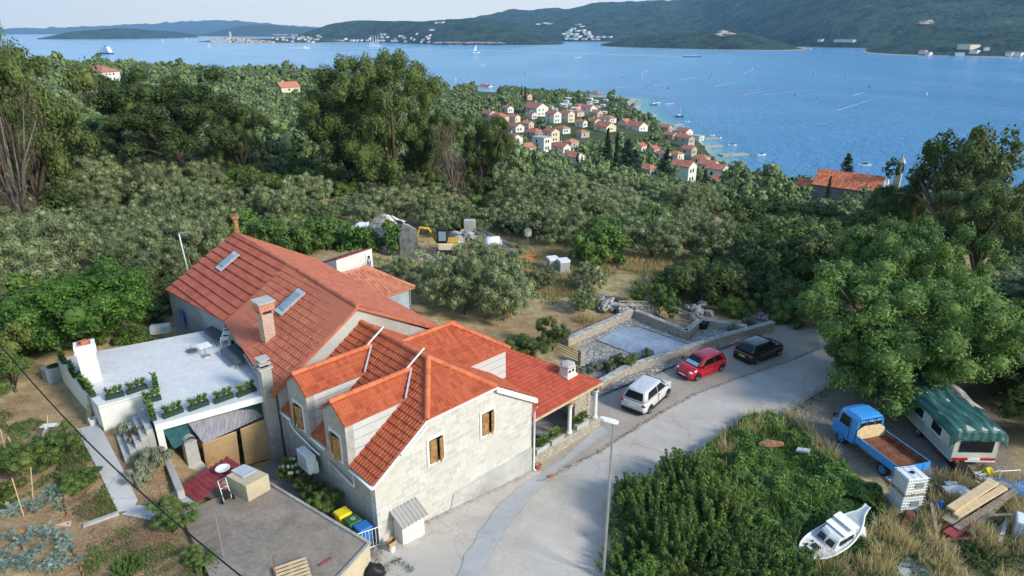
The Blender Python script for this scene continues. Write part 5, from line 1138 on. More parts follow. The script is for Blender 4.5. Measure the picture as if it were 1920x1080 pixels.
PLP = [((100, 655), (128, 640), 'at the far left corner of the terrace'), ((131, 690), (143, 712), 'on the left terrace edge right behind the white chimney'), ((112, 668), (124, 684), 'on the left terrace edge nearest its far corner'), ((146, 707), (166, 738), 'in the middle of the left terrace edge'), ((158, 722), (182, 752), 'at the near end of the left terrace edge'),
       ((198, 750), (234, 741), 'left one of the pair above the white wall front'), ((238, 740), (276, 727), 'right one of the pair above the white wall front'), ((290, 712), (296, 742), 'standing lengthways behind the top of the steps'), ((269, 757), (303, 748), 'across the top of the steps'), ((281, 768), (290, 790), 'lengthways beside the steps at the corner'),
       ((306, 785), (344, 771), 'leftmost of the row above the reed awning'), ((354, 771), (392, 757), 'second from left above the reed awning'), ((402, 757), (438, 744), 'third from left above the reed awning'), ((445, 745), (480, 731), 'rightmost of the row, above the awning by the gutter')]
pp = planter(); used = False
for i, (a, b, lb) in enumerate(PLP):
    A_, B_ = at(*a, TZ), at(*b, TZ); d = B_ - A_; o = pp if not used else copy_tree(pp); used = True
    o.location = (A_ + B_) / 2 + Vector((0, 0, .005)); o.rotation_euler = (0, 0, math.atan2(d.y, d.x)); s_ = max(.85, min(1.5, d.length / .82)); o.scale = (s_, 1.1, 1.15)
    o['label'] = 'green trough planter ' + lb
# terrace furniture
def lounger(px, label):
    P = [at(x, y, TZ + .32) for x, y in px]; t = thing('sun_lounger', label, 'sun lounger', at(px[0][0], px[0][1], TZ), 'dark sun loungers on the terrace')
    a, b, c_, d = P
    for k0, k1, zz in ((0, .48, 0), (.5, 1, .02)):
        m = MB(); m.prism([a.lerp(d, k0) + Vector((0, 0, zz)), b.lerp(c_, k0) + Vector((0, 0, zz)), b.lerp(c_, k1) + Vector((0, 0, zz)), a.lerp(d, k1) + Vector((0, 0, zz))], (0, 0, .045)); m.build('cushion_panel', 'lounger_cloth', t)
    for p in (a.lerp(c_, .05), b.lerp(d, .05), c_.lerp(a, .05), d.lerp(b, .05)): m = MB(); m.tube([p, Vector((p.x, p.y, TZ))], .018, 6); m.build('leg', 'dark', t)
lounger([(412, 657), (440, 645), (469, 673), (441, 684)], 'dark grey sun lounger nearest the gutter, closer of the two')
lounger([(381, 619), (403, 610), (425, 629), (404, 642)], 'dark grey sun lounger at the back behind the white chairs')
t = thing('side_table', 'small square white topped pedestal table on the terrace', 'table', at(386, 668, TZ)); o = at(386, 668, TZ)
m = MB(); m.lathe(o, [(0, 0), (.26, 0), (.24, .04), (.04, .06), (.03, .68), (0, .68)], 18); m.build('pedestal', 'galv', t); m = MB(); m.box(o + Vector((0, 0, .68)), (.68, .68, .025), AE1); m.build('table_top', 'white_plastic', t)
o = at(359, 658, TZ); t = thing('parasol_base', 'round stone parasol base beside the pedestal table', 'parasol base', o); m = MB(); m.lathe(o, [(0, 0), (.3, 0), (.3, .05), (.06, .09), (0, .09)], 20); m.build('base', 'old_wood', t); m = MB(); m.tube([o + Vector((0, 0, .09)), o + Vector((0, 0, .35))], .03, 8); m.build('socket', 'galv', t)
def pchair(o, rz, nst, label):
    t = thing('plastic_chair', label, 'chair', (0, 0, 0), 'white plastic chairs stacked on the terrace')
    m = MB(); m.obox((-.22, -.22, .42), (.44, 0, 0), (0, .44, 0), (0, 0, .025)); m.build('seat', 'white_plastic', t)
    m = MB()
    for k in range(5): m.obox((-.2 + k * .085, .2, .44), (.06, 0, 0), (0, .02, 0), (0, .1, .42))
    m.obox((-.22, .29, .82), (.44, 0, 0), (0, .025, 0), (0, .02, .08)); m.build('backrest', 'white_plastic', t)
    for sx_ in (-1, 1):
        for sy in (-1, 1): m = MB(); m.obox((sx_ * .22 - .02, sy * .22 - .02, 0), (.04, 0, 0), (0, .04, 0), (sx_ * -.01, 0, .42)); m.build('leg', 'white_plastic', t)
        m = MB(); m.obox((sx_ * .24 - .025, -.2, .62), (.05, 0, 0), (0, .45, .02), (0, 0, .025)); m.obox((sx_ * .24 - .02, -.2, .44), (.04, 0, 0), (0, .04, 0), (0, 0, .18)); m.build('armrest', 'white_plastic', t)
    t.location = o; t.rotation_euler = (0, 0, rz); return t
o = at(424, 647, TZ); pchair(o, AE2 + 2.6, 1, 'white plastic armchair nearer the front lounger'); o = at(428, 640, TZ); pchair(o + Vector((0, 0, .12)), AE2 + 2.7, 1, 'white plastic armchair stacked just behind the other one')
# street lamp
o = gp(1131, 1085); top = aty(1143, 792, o.y)
t = thing('street_lamp', 'grey steel street lamp with flat white head at the roadside', 'street lamp', o); hh = top.z
m = MB(); m.tube([Vector(o), Vector((o.x, o.y, hh - .15)), Vector((o.x - .02, o.y, hh))], [.065, .05, .045], 12); m.build('pole', 'galv', t)
m = MB(); hd_ = Vector((-.93, .36, .08)).normalized(); sd_ = Vector((.36, .93, 0)).normalized(); b0 = Vector((o.x + .18, o.y - .06, hh))
loft(m, [[b0 + hd_ * l + sd_ * s_ * w_ + Vector((0, 0, z)) for s_, z in ((-1, 0), (1, 0), (.7, .07), (-.7, .07))] for l, w_ in ((0, .09), (.15, .15), (.55, .14), (.72, .07))]); m.build('lamp_head', 'white_plastic', t)
# overhead cable
m = MB(); a, b = aty(-40, 600, 30.0), aty(470, 1095, 17.0); m.tube([a.lerp(b, k / 30) - Vector((0, 0, 1.1 * math.sin(math.pi * k / 30) - .0)) for k in range(31)], .032, 6); tag(m.build('overhead_cable', 'black_cable', loc=a), 'black overhead cable crossing the garden at lower left', 'cable')
# lamp and flue behind the old house
p = aty(348, 465, 47); m = MB(); t = thing('yard_lamp', 'thin white yard lamp standing behind the far end of the old house', 'lamp', p - Vector((0, 0, 5)))
m.tube([p - Vector((0, 0, 5)), p + Vector((-.3, 0, 1.1))], .05, 7); m.build('pole', 'white_plastic', t); m = MB(); m.obox(p + Vector((-.35, 0, 1.08)), (.8, .1, .08), (0, .16, 0), (0, 0, .08)); m.build('lamp_head', 'galv', t)
# garden: path, kerbs, edging
PTH = [(143, 806), (180, 795), (262, 940), (258, 965), (330, 962), (318, 985), (262, 980), (235, 962)]
m = MB(); P = [gp(x, y) for x, y in ((143, 806), (185, 797), (259, 940), (250, 958), (222, 962))]; tag(drape('path', None, 'path_mat', .06, world=[tuple(p)[:2] for p in P]), kind='structure')
P = [gp(x, y) for x, y in ((259, 948), (332, 964), (308, 983), (228, 966))]; tag(drape('path', None, 'path_mat', .05, world=[tuple(p)[:2] for p in P]), kind='structure')
for a, b, lb in (((157, 990), (224, 966), 'narrow white concrete kerb at the foot of the garden path'), ((128, 815), (143, 806), 'short pale kerb at the top of the garden path')):
    A_, B_ = gp(*a), gp(*b); m = MB(); d = B_ - A_; m.obox(A_ - Vector((0, 0, .1)), d, Vector((-d.y, d.x, 0)).normalized() * .18, (0, 0, .22)); tag(m.build('garden_kerb', 'plinth_mat', loc=A_), lb, 'kerb')
def edging(pts, name, mat, label, n, group, cat='edging tile'):
    P = [gp(*p) for p in pts]; first = None
    for i in range(n):
        q = i / n * (len(P) - 1); k = int(q); p = P[k].lerp(P[k + 1], q - k); d = (P[k + 1] - P[k])
        if first is None:
            m = MB(); 
            for e in range(5): t0, t1 = math.pi * e / 5, math.pi * (e + 1) / 5; m.obox((math.cos(t0) * .11, math.sin(t0) * .05, -.06), (math.cos(t1) * .11 - math.cos(t0) * .11, math.sin(t1) * .05 - math.sin(t0) * .05, 0), (0, .015, 0), (0, 0, .2))
            first = o = tag(m.build(name, mat, loc=(0, 0, 0)), label, cat, group)
        else: o = copy_tree(first)
        o.location = Vector((p.x, p.y, gz(p.x, p.y))); o.rotation_euler = (random.uniform(-.1, .1), random.uniform(-.1, .1), math.atan2(d.y, d.x))
edging([(108, 898), (118, 935), (126, 972)], 'edging_tile', 'terracotta', 'dark red upright edging tile in the row beside the cabbage bed', 14, 'red edging tiles')
edging([(0, 1008), (50, 998), (96, 985)], 'edging_tile', 'ochre_tile', 'ochre clay edging tile in the row across the vegetable bed', 9, 'ochre edging tiles')
edging([(124, 1010), (140, 1045), (160, 1090)], 'edging_tile', 'terracotta', 'red half round tile along the lower cabbage bed edge', 8, 'red half round tiles')
quadbox([(104, 985), (132, 985), (134, 972), (112, 970)], 1.85, 1.97, 'paving_block', 'pink_wall', 'faded pink slab at the corner of the vegetable bed', 'slab')
# cabbages
def cabbage(seed):
    rr = random.Random(seed); t = thing('cabbage', 'x', 'cabbage', (0, 0, 0), 'blue green cabbages in the vegetable bed'); m = MB(); m.tube([(0, 0, 0), (.02, 0, .3)], .02, 5); m.build('stem', 'olive_leaf', t)
    m = MB()
    for k in range(34):
        a = rr.uniform(0, 6.28); d = Vector((math.cos(a), math.sin(a), 0)); s_ = Vector((-d.y, d.x, 0)); r0 = rr.uniform(.05, .3); z = .3 + rr.uniform(-.08, .16) - r0 * .1; w_ = rr.uniform(.035, .07); c = Vector((0, 0, z)) + d * r0; tl = Vector((0, 0, rr.uniform(-.05, .06)))
        m.poly([c - d * w_ * 1.1, c - s_ * w_ + tl * .5, c + d * w_ * 1.1 + tl, c + s_ * w_ + tl * .3])
    m.build('leaves', 'cabbage_leaf', t); return t
CABP = [(20, 1015), (45, 1030), (15, 1050), (60, 1055), (90, 1010), (110, 1020), (80, 1040), (125, 1045), (100, 1060), (60, 1075), (130, 1025), (10, 1075), (95, 1078), (120, 1070), (75, 1005), (35, 1065), (148, 1060), (55, 1018)]
CABP2 = [(60, 955), (80, 948), (95, 935), (110, 945), (105, 925), (70, 965), (40, 960), (25, 970), (118, 960)]
cb_ = [cabbage(1), cabbage(2), cabbage(3)]; fl_ = [0, 0, 0]
for i, (x, y) in enumerate(CABP + CABP2):
    k = i % 3; o = cb_[k] if not fl_[k] else copy_tree(cb_[k]); fl_[k] = 1; p = gp(x, y); o.location = p; o.rotation_euler = (0, 0, i * 1.7); s_ = random.uniform(.95, 1.4); o.scale = (s_,) * 3
    o['label'] = 'blue green cabbage on a bare stalk in the lower vegetable bed' if i < len(CABP) else 'blue green cabbage in the small bed behind the ochre edging tiles'; o['group'] = 'cabbages of the lower bed' if i < len(CABP) else 'cabbages of the upper bed'
for i, (x, y, h_) in enumerate([(45, 968, 1.9), (62, 935, 1.5), (20, 880, 2.2), (0, 900, 2.0), (90, 830, 1.4), (45, 880, 1.8)]):
    p = gp(x, y); m = MB(); m.tube([p, p + Vector((random.uniform(-.3, .2), random.uniform(-.1, .3), h_))], .018, 5); tag(m.build('bean_stake', 'new_wood', loc=p), 'thin wooden bean stake in the vegetable garden', 'stake', 'thin stakes in the vegetable garden')
m = MB(); p = gp(80, 820) ; m.obox(p + Vector((0, 0, .55)), (.8, .15, .0), (0, .3, 0), (0, 0, .04)); m.tube([p, p + Vector((.3, 0, .55))], .06, 6); tag(m.build('bird_table', 'white_plastic', loc=p), 'white board on a stump in the garden', 'board')
# left side of the terrace: wash stand, planks
t = thing('wash_stand', 'old grey laundry tub standing outside the left terrace wall', 'tub', gp(103, 712)); p = gp(103, 712); m = MB(); m.box(p, (.9, .7, .85), AE1 + .2); m.build('cabinet', 'plaster_blue', t); m = MB(); m.lathe(p + Vector((.1, 0, .85)), [(.25, 0), (.28, .08), (.24, .08), (.2, .02), (0, .02)], 14); m.build('tub', 'planter_green', t)
for px, py, lb in ((162, 790, 'weathered board leaning on the terrace corner'), (172, 785, 'second thinner board leaning on the terrace corner')):
    p = gp(px, py + 8); m = MB(); m.obox(p, (.25, -.05, 0), (.03, .03, 0), (.1, .45, 1.5)); tag(m.build('old_board', 'old_wood', loc=p), lb, 'board')
for px, py, lb in ((176, 797, 'small white pail below the leaning boards'),):
    p = gp(px, py); m = MB(); m.lathe(p, [(0, 0), (.15, 0), (.19, .4), (.17, .4), (.13, .03), (0, .03)], 14); tag(m.build('pail', 'white_plastic', loc=p), lb, 'pail')
# porch flower boxes and pots, furniture in shade
for u, lb in ((10.25, 'long white flower box nearest the drainpipe'), (11.45, 'middle white flower box on the porch wall'), (13.65, 'white flower box between the porch columns')):
    t = thing('flower_box', lb, 'flower box', W(u, -.3, -.3)); m = MB()
    m.obox(W(u, .0, -.345), E1 * 1.05, E2 * .34, (0, 0, .28)); m.build('box', 'plinth_mat', t)
    m = MB(); rr = random.Random(int(u * 7))
    for k in range(46): c = W(u + rr.uniform(.05, 1.0), .17 + rr.uniform(-.14, .16), -.1 + rr.uniform(0, .38)); leaves(m, c, 8, .22, .035, rr, 1.0)
    m.build('plants', 'bush_leaf', t)
p = W(10.1, -.25, gz(*W(10.1, -.25)[:2]) + .05); m = MB(); m.lathe(p, [(0, 0), (.13, 0), (.18, .3), (.2, .32), (.15, .32), (0, .25)], 14); tag(m.build('clay_pot', 'terracotta', loc=p), 'small clay pot at the foot of the drainpipe', 'pot')
t = thing('garden_chair', 'dark chair in the shade of the porch', 'chair', W(11, 1.2, -.65)); m = MB(); m.wbox(10.9, 11.4, 1.0, 1.5, -.25, -.2); m.build('seat', 'dark', t); m = MB(); m.wbox(10.9, 11.4, 1.46, 1.5, -.2, .3); m.build('backrest', 'dark', t); m = MB(); m.wbox(10.92, 10.96, 1.02, 1.06, -.65, -.25); m.build('leg', 'dark', t); m = MB(); m.wbox(11.34, 11.38, 1.02, 1.06, -.65, -.25); m.build('leg', 'dark', t)
p = gp(1033, 896); m = MB(); m.blob(p + Vector((0, 0, .09)), (.22, .13, .07), 10, .2); tag(m.build('roof_tile_piece', 'terracotta', loc=p), 'broken red tile lying on the road', 'tile')
# pots and plants in the courtyard
for u, v, r, lb in ((-.75, 6.4, .2, 'clay pot under the hydrangea'), (-.7, 5.2, .22, 'large clay pot in the middle of the courtyard plants')):
    p = W(u, v, .2); m = MB(); m.lathe(p, [(0, 0), (r * .7, 0), (r, .35), (r * 1.08, .38), (r * .85, .38), (0, .3)], 14); tag(m.build('clay_pot', 'terracotta', loc=p), lb, 'pot')
# black bags at lower edge
p = gp(700, 1082); m = MB(); m.blob(p + Vector((0, 0, .3)), (.5, .4, .35), 12, .5, 3); tag(m.build('rubbish_bag', 'dark', loc=p, smooth=True), 'dark heap of rubbish bags at the bottom edge by the outbuilding', 'bag')
# ---------------------------------------------------------------- foliage
def cloud(seed, clumps, per, leaf, asp=.5, spread=1.0, up=.35, upright=0.0, bend=0):
    """clumps: (n,4) centres and radii. returns quads of small leaves over each clump"""
    r = np.random.default_rng(seed); C = np.asarray(clumps, float); n = len(C); N = n * per
    c = np.repeat(C[:, :3], per, 0); R = np.repeat(C[:, 3], per)
    d = r.normal(size=(N, 3)); d /= np.linalg.norm(d, axis=1)[:, None]
    rad = R * (.62 + .42 * r.random(N) ** .7) * (1 + .22 * np.sin(d[:, 0] * 5 + c[:, 0]) * np.sin(d[:, 1] * 4 + c[:, 2]))
    P = c + d * (rad * spread)[:, None] * np.array([1, 1, .85])
    nr = d + r.normal(size=(N, 3)) * .55 + np.array([0, 0, up]); nr /= np.linalg.norm(nr, axis=1)[:, None]
    t = np.cross(nr, r.normal(size=(N, 3)) + np.array([0, 0, upright * 6])); 
    if upright: t = np.cross(t, nr)
    t /= np.linalg.norm(t, axis=1)[:, None] + 1e-9; b = np.cross(nr, t)
    s_ = leaf * (.6 + .8 * r.random(N)); a = t * s_[:, None]; b = b * (s_ * asp)[:, None]
    V = np.stack([P - a, P - b * .9 + a * .1, P + a, P + b * .9 + a * .1], 1).reshape(-1, 3); F = np.arange(N * 4).reshape(N, 4)
    return V, F
def ball(c, r, seed, n=7):
    V, F = [], []
    for i in range(n):
        th = math.pi * i / (n - 1)
        for q in range(n + 1):
            an = 2 * math.pi * q / (n + 1); d = Vector((math.sin(th) * math.cos(an), math.sin(th) * math.sin(an), math.cos(th))); k = 1 + .3 * noise.noise(d * 1.5 + Vector((seed, 0, 0)))
            V.append((c[0] + d.x * r * k, c[1] + d.y * r * k, c[2] + d.z * r * k * .85))
    for i in range(n - 1):
        for q in range(n + 1): F.append((i * (n + 1) + q, i * (n + 1) + (q + 1) % (n + 1), (i + 1) * (n + 1) + (q + 1) % (n + 1), (i + 1) * (n + 1) + q))
    return np.array(V), np.array(F)
def merge(parts):
    V, F, o = [], [], 0
    for v, f in parts: V.append(v); F.append(f + o); o += len(v)
    return np.concatenate(V), np.concatenate(F)
def crown_clumps(seed, H, R, n, r0, z0=.28, shell=.55, flat=1.0, lobes=5):
    r = np.random.default_rng(seed); out = []
    lb = [(math.cos(a) * R * .45, math.sin(a) * R * .45, H * (z0 + (1 - z0) * q), R * s_) for a, q, s_ in zip(r.random(lobes) * 6.28, r.uniform(.3, .75, lobes), r.uniform(.5, .72, lobes))]
    lb.append((0, 0, H * (z0 + (1 - z0) * .55), R * .7))
    while len(out) < n:
        L = lb[r.integers(len(lb))]; d = r.normal(size=3); d /= np.linalg.norm(d); k = L[3] * (shell + (1 - shell) * r.random() ** .5)
        p = np.array([L[0] + d[0] * k, L[1] + d[1] * k, L[2] + d[2] * k * (1 - z0) * H / (2 * R) * flat])
        if p[2] < H * z0 * .8 or p[2] > H: continue
        out.append((*p, r0 * r.uniform(.6, 1.25)))
    return np.array(out)
def make_tree(kind, H, R, n, r0, per, leaf, seed, mat, bark='bark', asp=.5, z0=.28, core=.62, trunk=.035, lobes=5, limbs=7, name='tree', flat=1.0, upright=0, vis=False):
    t = thing(name, 'x', 'tree', (0, 0, 0)); cl = crown_clumps(seed, H, R, n, r0, z0, lobes=lobes, flat=flat)
    parts = [cloud(seed, cl, per, leaf, asp, upright=upright)]
    if core: parts += [ball(c[:3], c[3] * core, i) for i, c in enumerate(cl)]
    V, F = merge(parts); npmesh('crown', V, F, mat, par=t)
    m = MB(); tr = H * trunk; rr = random.Random(seed); fork = Vector((rr.uniform(-.1, .1) * R * .5, rr.uniform(-.1, .1) * R * .5, H * z0 * .9))
    m.tube([(0, 0, -.3), (fork.x * .4, fork.y * .4, fork.z * .5), tuple(fork)], [tr * 1.35, tr, tr * .85], 8)
    for k in range(limbs):
        c = Vector(cl[k * len(cl) // limbs][:3]); md = fork.lerp(c, .5) + Vector((rr.uniform(-.1, .1) * R, rr.uniform(-.1, .1) * R, .06 * H))
        m.tube([tuple(fork), tuple(md), tuple(c)], [tr * .6, tr * .35, tr * .12], 6)
    m.build('trunk', bark, t, smooth=True); PH[t.name] = (H, R); return t
PH = {}; USED = set()
def use(proto, loc, rz, s, label, group=None, cat=None, fresh=False):
    if proto.name in USED: o = copy_tree(proto)
    else: o = proto; USED.add(proto.name)
    o.location = loc; o.rotation_euler = (0, 0, rz); o.scale = s if hasattr(s, '__len__') else (s, s, s); o['label'] = label
    if group: o['group'] = group
    elif 'group' in o: del o['group']
    if cat: o['category'] = cat
    return o
def stand(proto, px, y, top, label, width=None, rz=None, group=None, cat=None):
    """tree whose foot is on the ground at distance y under image column px, reaching the given height"""
    x = ray(px, 300).x / ray(px, 300).y * y; x = (px - 960) / FPX * y / (_c + 240 / FPX * _s); z = gz(x, y)
    h = aty(px, top, y).z - z; H_, R_ = PH[proto.name]; s_ = h / H_; w_ = s_ if width is None else width / R_
    return use(proto, (x, y, z - .1), rz if rz is not None else random.uniform(0, 6.28), (w_, w_, s_), label, group, cat)
oaks = [make_tree('oak', 14, 8, 95, 1.3, 560, .12, s_, 'oak_leaf', z0=.16, asp=.75, name='oak_tree', lobes=8, limbs=9) for s_ in (11, 12, 13)]
# a looser crown with visible limbs
o_open = make_tree('oak', 11, 7, 75, .95, 150, .17, 21, 'oak_leaf', z0=.4, asp=.75, name='oak_tree', core=0, limbs=34, lobes=10, trunk=.04, flat=.8, bark='grey_bark')
stand(oaks[0], 50, 78, 34, 'tall dark oak rising at the left edge above the sea horizon', 8.2, rz=3.6)
stand(oaks[2], -60, 70, 95, 'dark oak cut by the left edge of the photo', 6)
stand(oaks[1], 340, 98, 128, 'broad dark oak left of centre below the far island', 10.5)
stand(oaks[2], 452, 104, 205, 'lower dark oak leaning against the right side of the broad left oak', 4.6)
stand(oaks[0], 655, 98, 128, 'left half of the tallest dark oak pair in the middle of the grove', 8.5, rz=1)
stand(oaks[2], 735, 96, 100, 'tallest dark oak in the middle breaking the sea horizon', 8, rz=4)
stand(oaks[1], 800, 104, 190, 'dark oak right of the tallest oak, in front of the village', 5)
stand(oaks[2], 905, 108, 218, 'dark oak beside the dead brown tree', 5.2)
stand(oaks[0], 165, 98, 232, 'dark oak filling the gap behind the left olive grove', 5)
stand(oaks[1], 545, 125, 232, 'shaded oak between the two big oaks', 4.5)
stand(o_open, 1790, 84, 238, 'spreading open oak with bare limbs against the sea at right', 8.2, rz=.5)
stand(oaks[2], 1880, 70, 345, 'dark oak at the right edge below the sea', 6)
stand(oaks[0], 1700, 92, 335, 'dark oak hiding the end of the church', 5)
dead = make_tree('dead', 9, 4, 40, 1.1, 60, .28, 31, 'dead_twig', core=0, asp=.12, name='dead_tree', limbs=26, z0=.2, trunk=.03, bark='grey_bark', upright=1)
stand(dead, 852, 94, 232, 'dead brown leafless tree among the dark oaks', 3.6); stand(dead, 8, 66, 165, 'bare grey brown tree at the left edge', 4)
# the pale green walnut by the road and friends
wal = make_tree('walnut', 8.5, 6.2, 190, .9, 400, .11, 41, 'walnut_leaf', z0=.12, asp=.5, name='walnut_tree', lobes=10, limbs=10)
p = gp(1672, 725); use(wal, (p.x, p.y, gz(p.x, p.y) - .1), .3, (1.08, 1.0, .97), 'large light green walnut tree spreading over the road at right')
use(wal, (p.x + 4.6, p.y + 8.5, gz(p.x + 4.6, p.y + 8.5)), 2.3, (.85, .85, 1.1), 'taller green tree directly behind the light green walnut')
use(wal, (p.x - 1.6, p.y - 1.2, gz(p.x, p.y)), 4.3, (.55, .55, .62), 'light green lower tree leaning over the blue truck and caravan')
citrus = make_tree('orange', 5.4, 3.9, 110, .75, 240, .11, 51, 'bright_leaf', z0=.1, asp=.55, name='orange_tree', lobes=7)
p = gp(163, 655); use(citrus, (p.x, p.y, gz(p.x, p.y)), 0, (1.12, 1.08, .95), 'dense round glossy green orange tree behind the terrace')
shr = make_tree('shrub', 2.6, 1.7, 44, .36, 260, .055, 61, 'garden_leaf', z0=.06, asp=.4, name='garden_shrub', trunk=.02)
p = gp(30, 735); use(shr, (p.x, p.y, p.z), 0, (1.6, 1.6, 1.5), 'yellow green fruit bush at the left edge beside the cable')
p = gp(85, 880); use(shr, (p.x, p.y, p.z), 2, (.9, .9, .75), 'bushy green shrub in the vegetable garden')
p = gp(325, 1000); use(shr, (p.x, p.y, p.z), 4, (.65, .65, .5), 'small dark shrub at the left edge of the outbuilding')
p = gp(1035, 660); use(shr, (p.x, p.y, p.z), 4, (.75, .75, .95), 'light green sapling by the pool yard gate')
p = gp(985, 668); use(shr, (p.x, p.y, p.z), 1, (.95, .95, .6), 'low green bush behind the porch roof')
for px_, py_, s_, lb in ((1165, 690, .55, 'low green shrub in the pool yard behind the silver car'), ): p = gp(px_, py_); use(shr, (p.x, p.y, p.z), 1, (s_ * 1.5, s_, s_ * .7), lb)
for u, v, s_, lb in ((-.75, 4.1, .42, 'leafy potted plant below the middle of the side wall'), (-.8, 2.9, .5, 'dark leafy plant behind the yellow bin'), (-.75, 5.2, .35, 'trailing plant in the large clay pot')):
    p = W(u, v, .25); use(shr, p, u * 9, s_, lb)
lav = make_tree('lav', 1.0, .62, 26, .2, 120, .09, 71, 'lavender_leaf', z0=.03, asp=.18, name='lavender', trunk=.01, upright=1)
for px_, py_, s_, lb, mat in ((285, 880, 1.3, 'grey green lavender bush beside the garden path', 0), (268, 838, 1.2, 'brown dried lavender at the foot of the steps', 1), (240, 815, .8, 'small potted green plant at the corner of the steps', 0), (270, 905, .9, 'low rosemary bush lower down beside the path', 0)):
    p = gp(px_, py_); o = use(lav, p, px_, s_, lb)
    if mat:
        c = [k for k in kids(o) if k.name.startswith('crown')][0]; c.data = c.data.copy(); c.data.materials[0] = MAT['dry_leaf']
for i, (px_, py_) in enumerate(((1060, 712), (1085, 705), (1110, 697), (1135, 694), (1160, 690), (1190, 683), (1215, 672), (1150, 705), (1400, 612), (1370, 622))):
    p = gp(px_, py_); use(lav, p, i, .85, 'grey green lavender clump along the inside of the roadside pool wall', 'lavender clumps along the pool wall')
hyd = make_tree('hyd', .9, .6, 22, .2, 80, .08, 81, 'bush_leaf', z0=.1, asp=.6, name='hydrangea', trunk=.02); p = W(-.8, 6.5, .5); use(hyd, p, 0, 1.05, 'hydrangea with cream flower heads in the courtyard')
m = MB(); rr = random.Random(4)
for k in range(14):
    a = rr.uniform(0, 6.28); e = rr.uniform(.1, 1.1); c = Vector((math.cos(a) * math.cos(e) * .55, math.sin(a) * math.cos(e) * .55, .5 + .42 * math.sin(e))); m = MB(); m.blob(c, .085, 8, .15, k); m.build('flower_head', 'flower', hyd)
bushes = [make_tree('bush', 3.6, 2.7, 46, .75, 130, .15, s_, 'bush_leaf', z0=.06, asp=.55, name='bush', lobes=6) for s_ in (91, 92)]
olives = [make_tree('olive', 4.6, 2.9, 120, .42, 150, .1, s_, 'olive_leaf', 'grey_bark', z0=.14, asp=.28, name='olive_tree', lobes=9, core=.5, upright=.35) for s_ in (101, 102, 103)]
hillb = make_tree('darkbush', 4.5, 3.0, 46, .85, 130, .17, 111, 'oak_leaf', z0=.06, asp=.6, name='bush', lobes=6)
taken = [(tuple(gp(x_, y_))[:2], r_) for x_, y_, r_ in ((720, 476, 5.5), (700, 500, 4), (838, 478, 5), (900, 470, 5), (960, 480, 5), (1020, 500, 4), (650, 496, 5), (780, 500, 4), (820, 500, 3), (1060, 500, 3))] + [(tuple(W(5, 4)[:2]), 9), (tuple(W(5, 16)[:2]), 9.5), (tuple(W(13, 20)[:2]), 4.5)]
def scatter(poly, n, protos, sc_, gap, label, group, seed, cat='tree', zs=1.0):
    r = random.Random(seed); xs = [p[0] for p in poly]; ys = [p[1] for p in poly]; P2 = [(float(a), float(b)) for a, b in poly]; got = 0
    for _ in range(n * 14):
        if got >= n: break
        x, y = r.uniform(min(xs), max(xs)), r.uniform(min(ys), max(ys))
        if not inpoly(np.array([x]), np.array([y]), P2)[0]: continue
        p = gp(x, y); s_ = r.uniform(*sc_)
        if any((p.x - q[0][0]) ** 2 + (p.y - q[0][1]) ** 2 < (q[1] + gap * s_) ** 2 for q in taken): continue
        taken.append(((p.x, p.y), gap * s_)); got += 1
        use(protos[r.randrange(len(protos))], (p.x, p.y, p.z - .15), r.uniform(0, 6.28), (s_ * r.uniform(.9, 1.15), s_ * r.uniform(.9, 1.15), s_ * r.uniform(.85, 1.1) * zs), label, group, cat)
    return got
for px_, py_, s_, lb in ((875, 590, 1.15, 'broad silvery olive tree nearest the annex wall'), (945, 600, 1.05, 'broad silvery olive tree right beside the dry field'), (915, 548, 1.1, 'silvery olive tree at the back of the pair beside the dry field'), (820, 560, .9, 'darker olive tree against the annex'),
                         (745, 528, .55, 'yellow green olive bush behind the annex roof'), (1095, 585, .5, 'small dark olive sapling above the pool wall'), (1010, 545, .55, 'low olive bush in the dry field'), (1105, 545, .6, 'low olive bush beside the pile of pink stones'),
                         (1330, 500, 1.3, 'large grey olive right of the dry field'), (1220, 490, 1.2, 'large grey olive at the top of the dry field'), (1120, 500, 1.15, 'bright green fig like tree at the top of the dry field')):
    p = gp(px_, py_); use(olives[int(px_) % 3] if 'fig' not in lb else bushes[0], (p.x, p.y, p.z - .1), px_, s_, lb); taken.append(((p.x, p.y), 2.5 * s_))
scatter([(-60, 390), (120, 330), (330, 330), (440, 400), (420, 470), (310, 560), (210, 500), (60, 560), (-60, 620)], 48, olives * 3 + [hillb], (.7, 1.45), 1.9, 'silvery olive tree in the left grove behind the terrace and orange tree', 'olive trees of the left grove', 1)
scatter([(430, 375), (700, 395), (900, 400), (1080, 410), (1270, 410), (1390, 470), (1180, 480), (880, 455), (690, 430), (560, 480), (470, 440)], 58, olives * 3 + [bushes[0], hillb], (.5, 1.3), 2.1, 'silvery olive tree in the middle grove behind the ruin and digger', 'olive trees of the middle grove', 2)
scatter([(930, 350), (1060, 372), (1240, 385), (1330, 405), (1240, 420), (960, 395)], 20, olives, (.8, 1.3), 1.6, 'broad grey green olive in the row below the cypresses', 'olive trees below the cypresses', 3)
scatter([(420, 335), (620, 345), (930, 350), (940, 372), (620, 372), (430, 362)], 26, [hillb, bushes[1], olives[0]], (.6, 1.0), 1.5, 'dark bush growing at the foot of the middle oaks', 'bushes at the foot of the middle oaks', 14, 'bush')
scatter([(20, 600), (110, 560), (330, 545), (345, 610), (300, 640), (215, 655), (120, 670), (60, 660)], 14, [hillb, bushes[1]], (.35, .6), 1.4, 'low dark shrub around the orange tree behind the terrace', 'shrubs around the orange tree', 15, 'bush')
scatter([(0, 260), (140, 250), (260, 300), (200, 350), (60, 345), (-40, 350)], 16, bushes, (1.1, 1.7), 1.9, 'bright green bush on the slope under the left oaks', 'bushes under the left oaks', 4, 'bush')
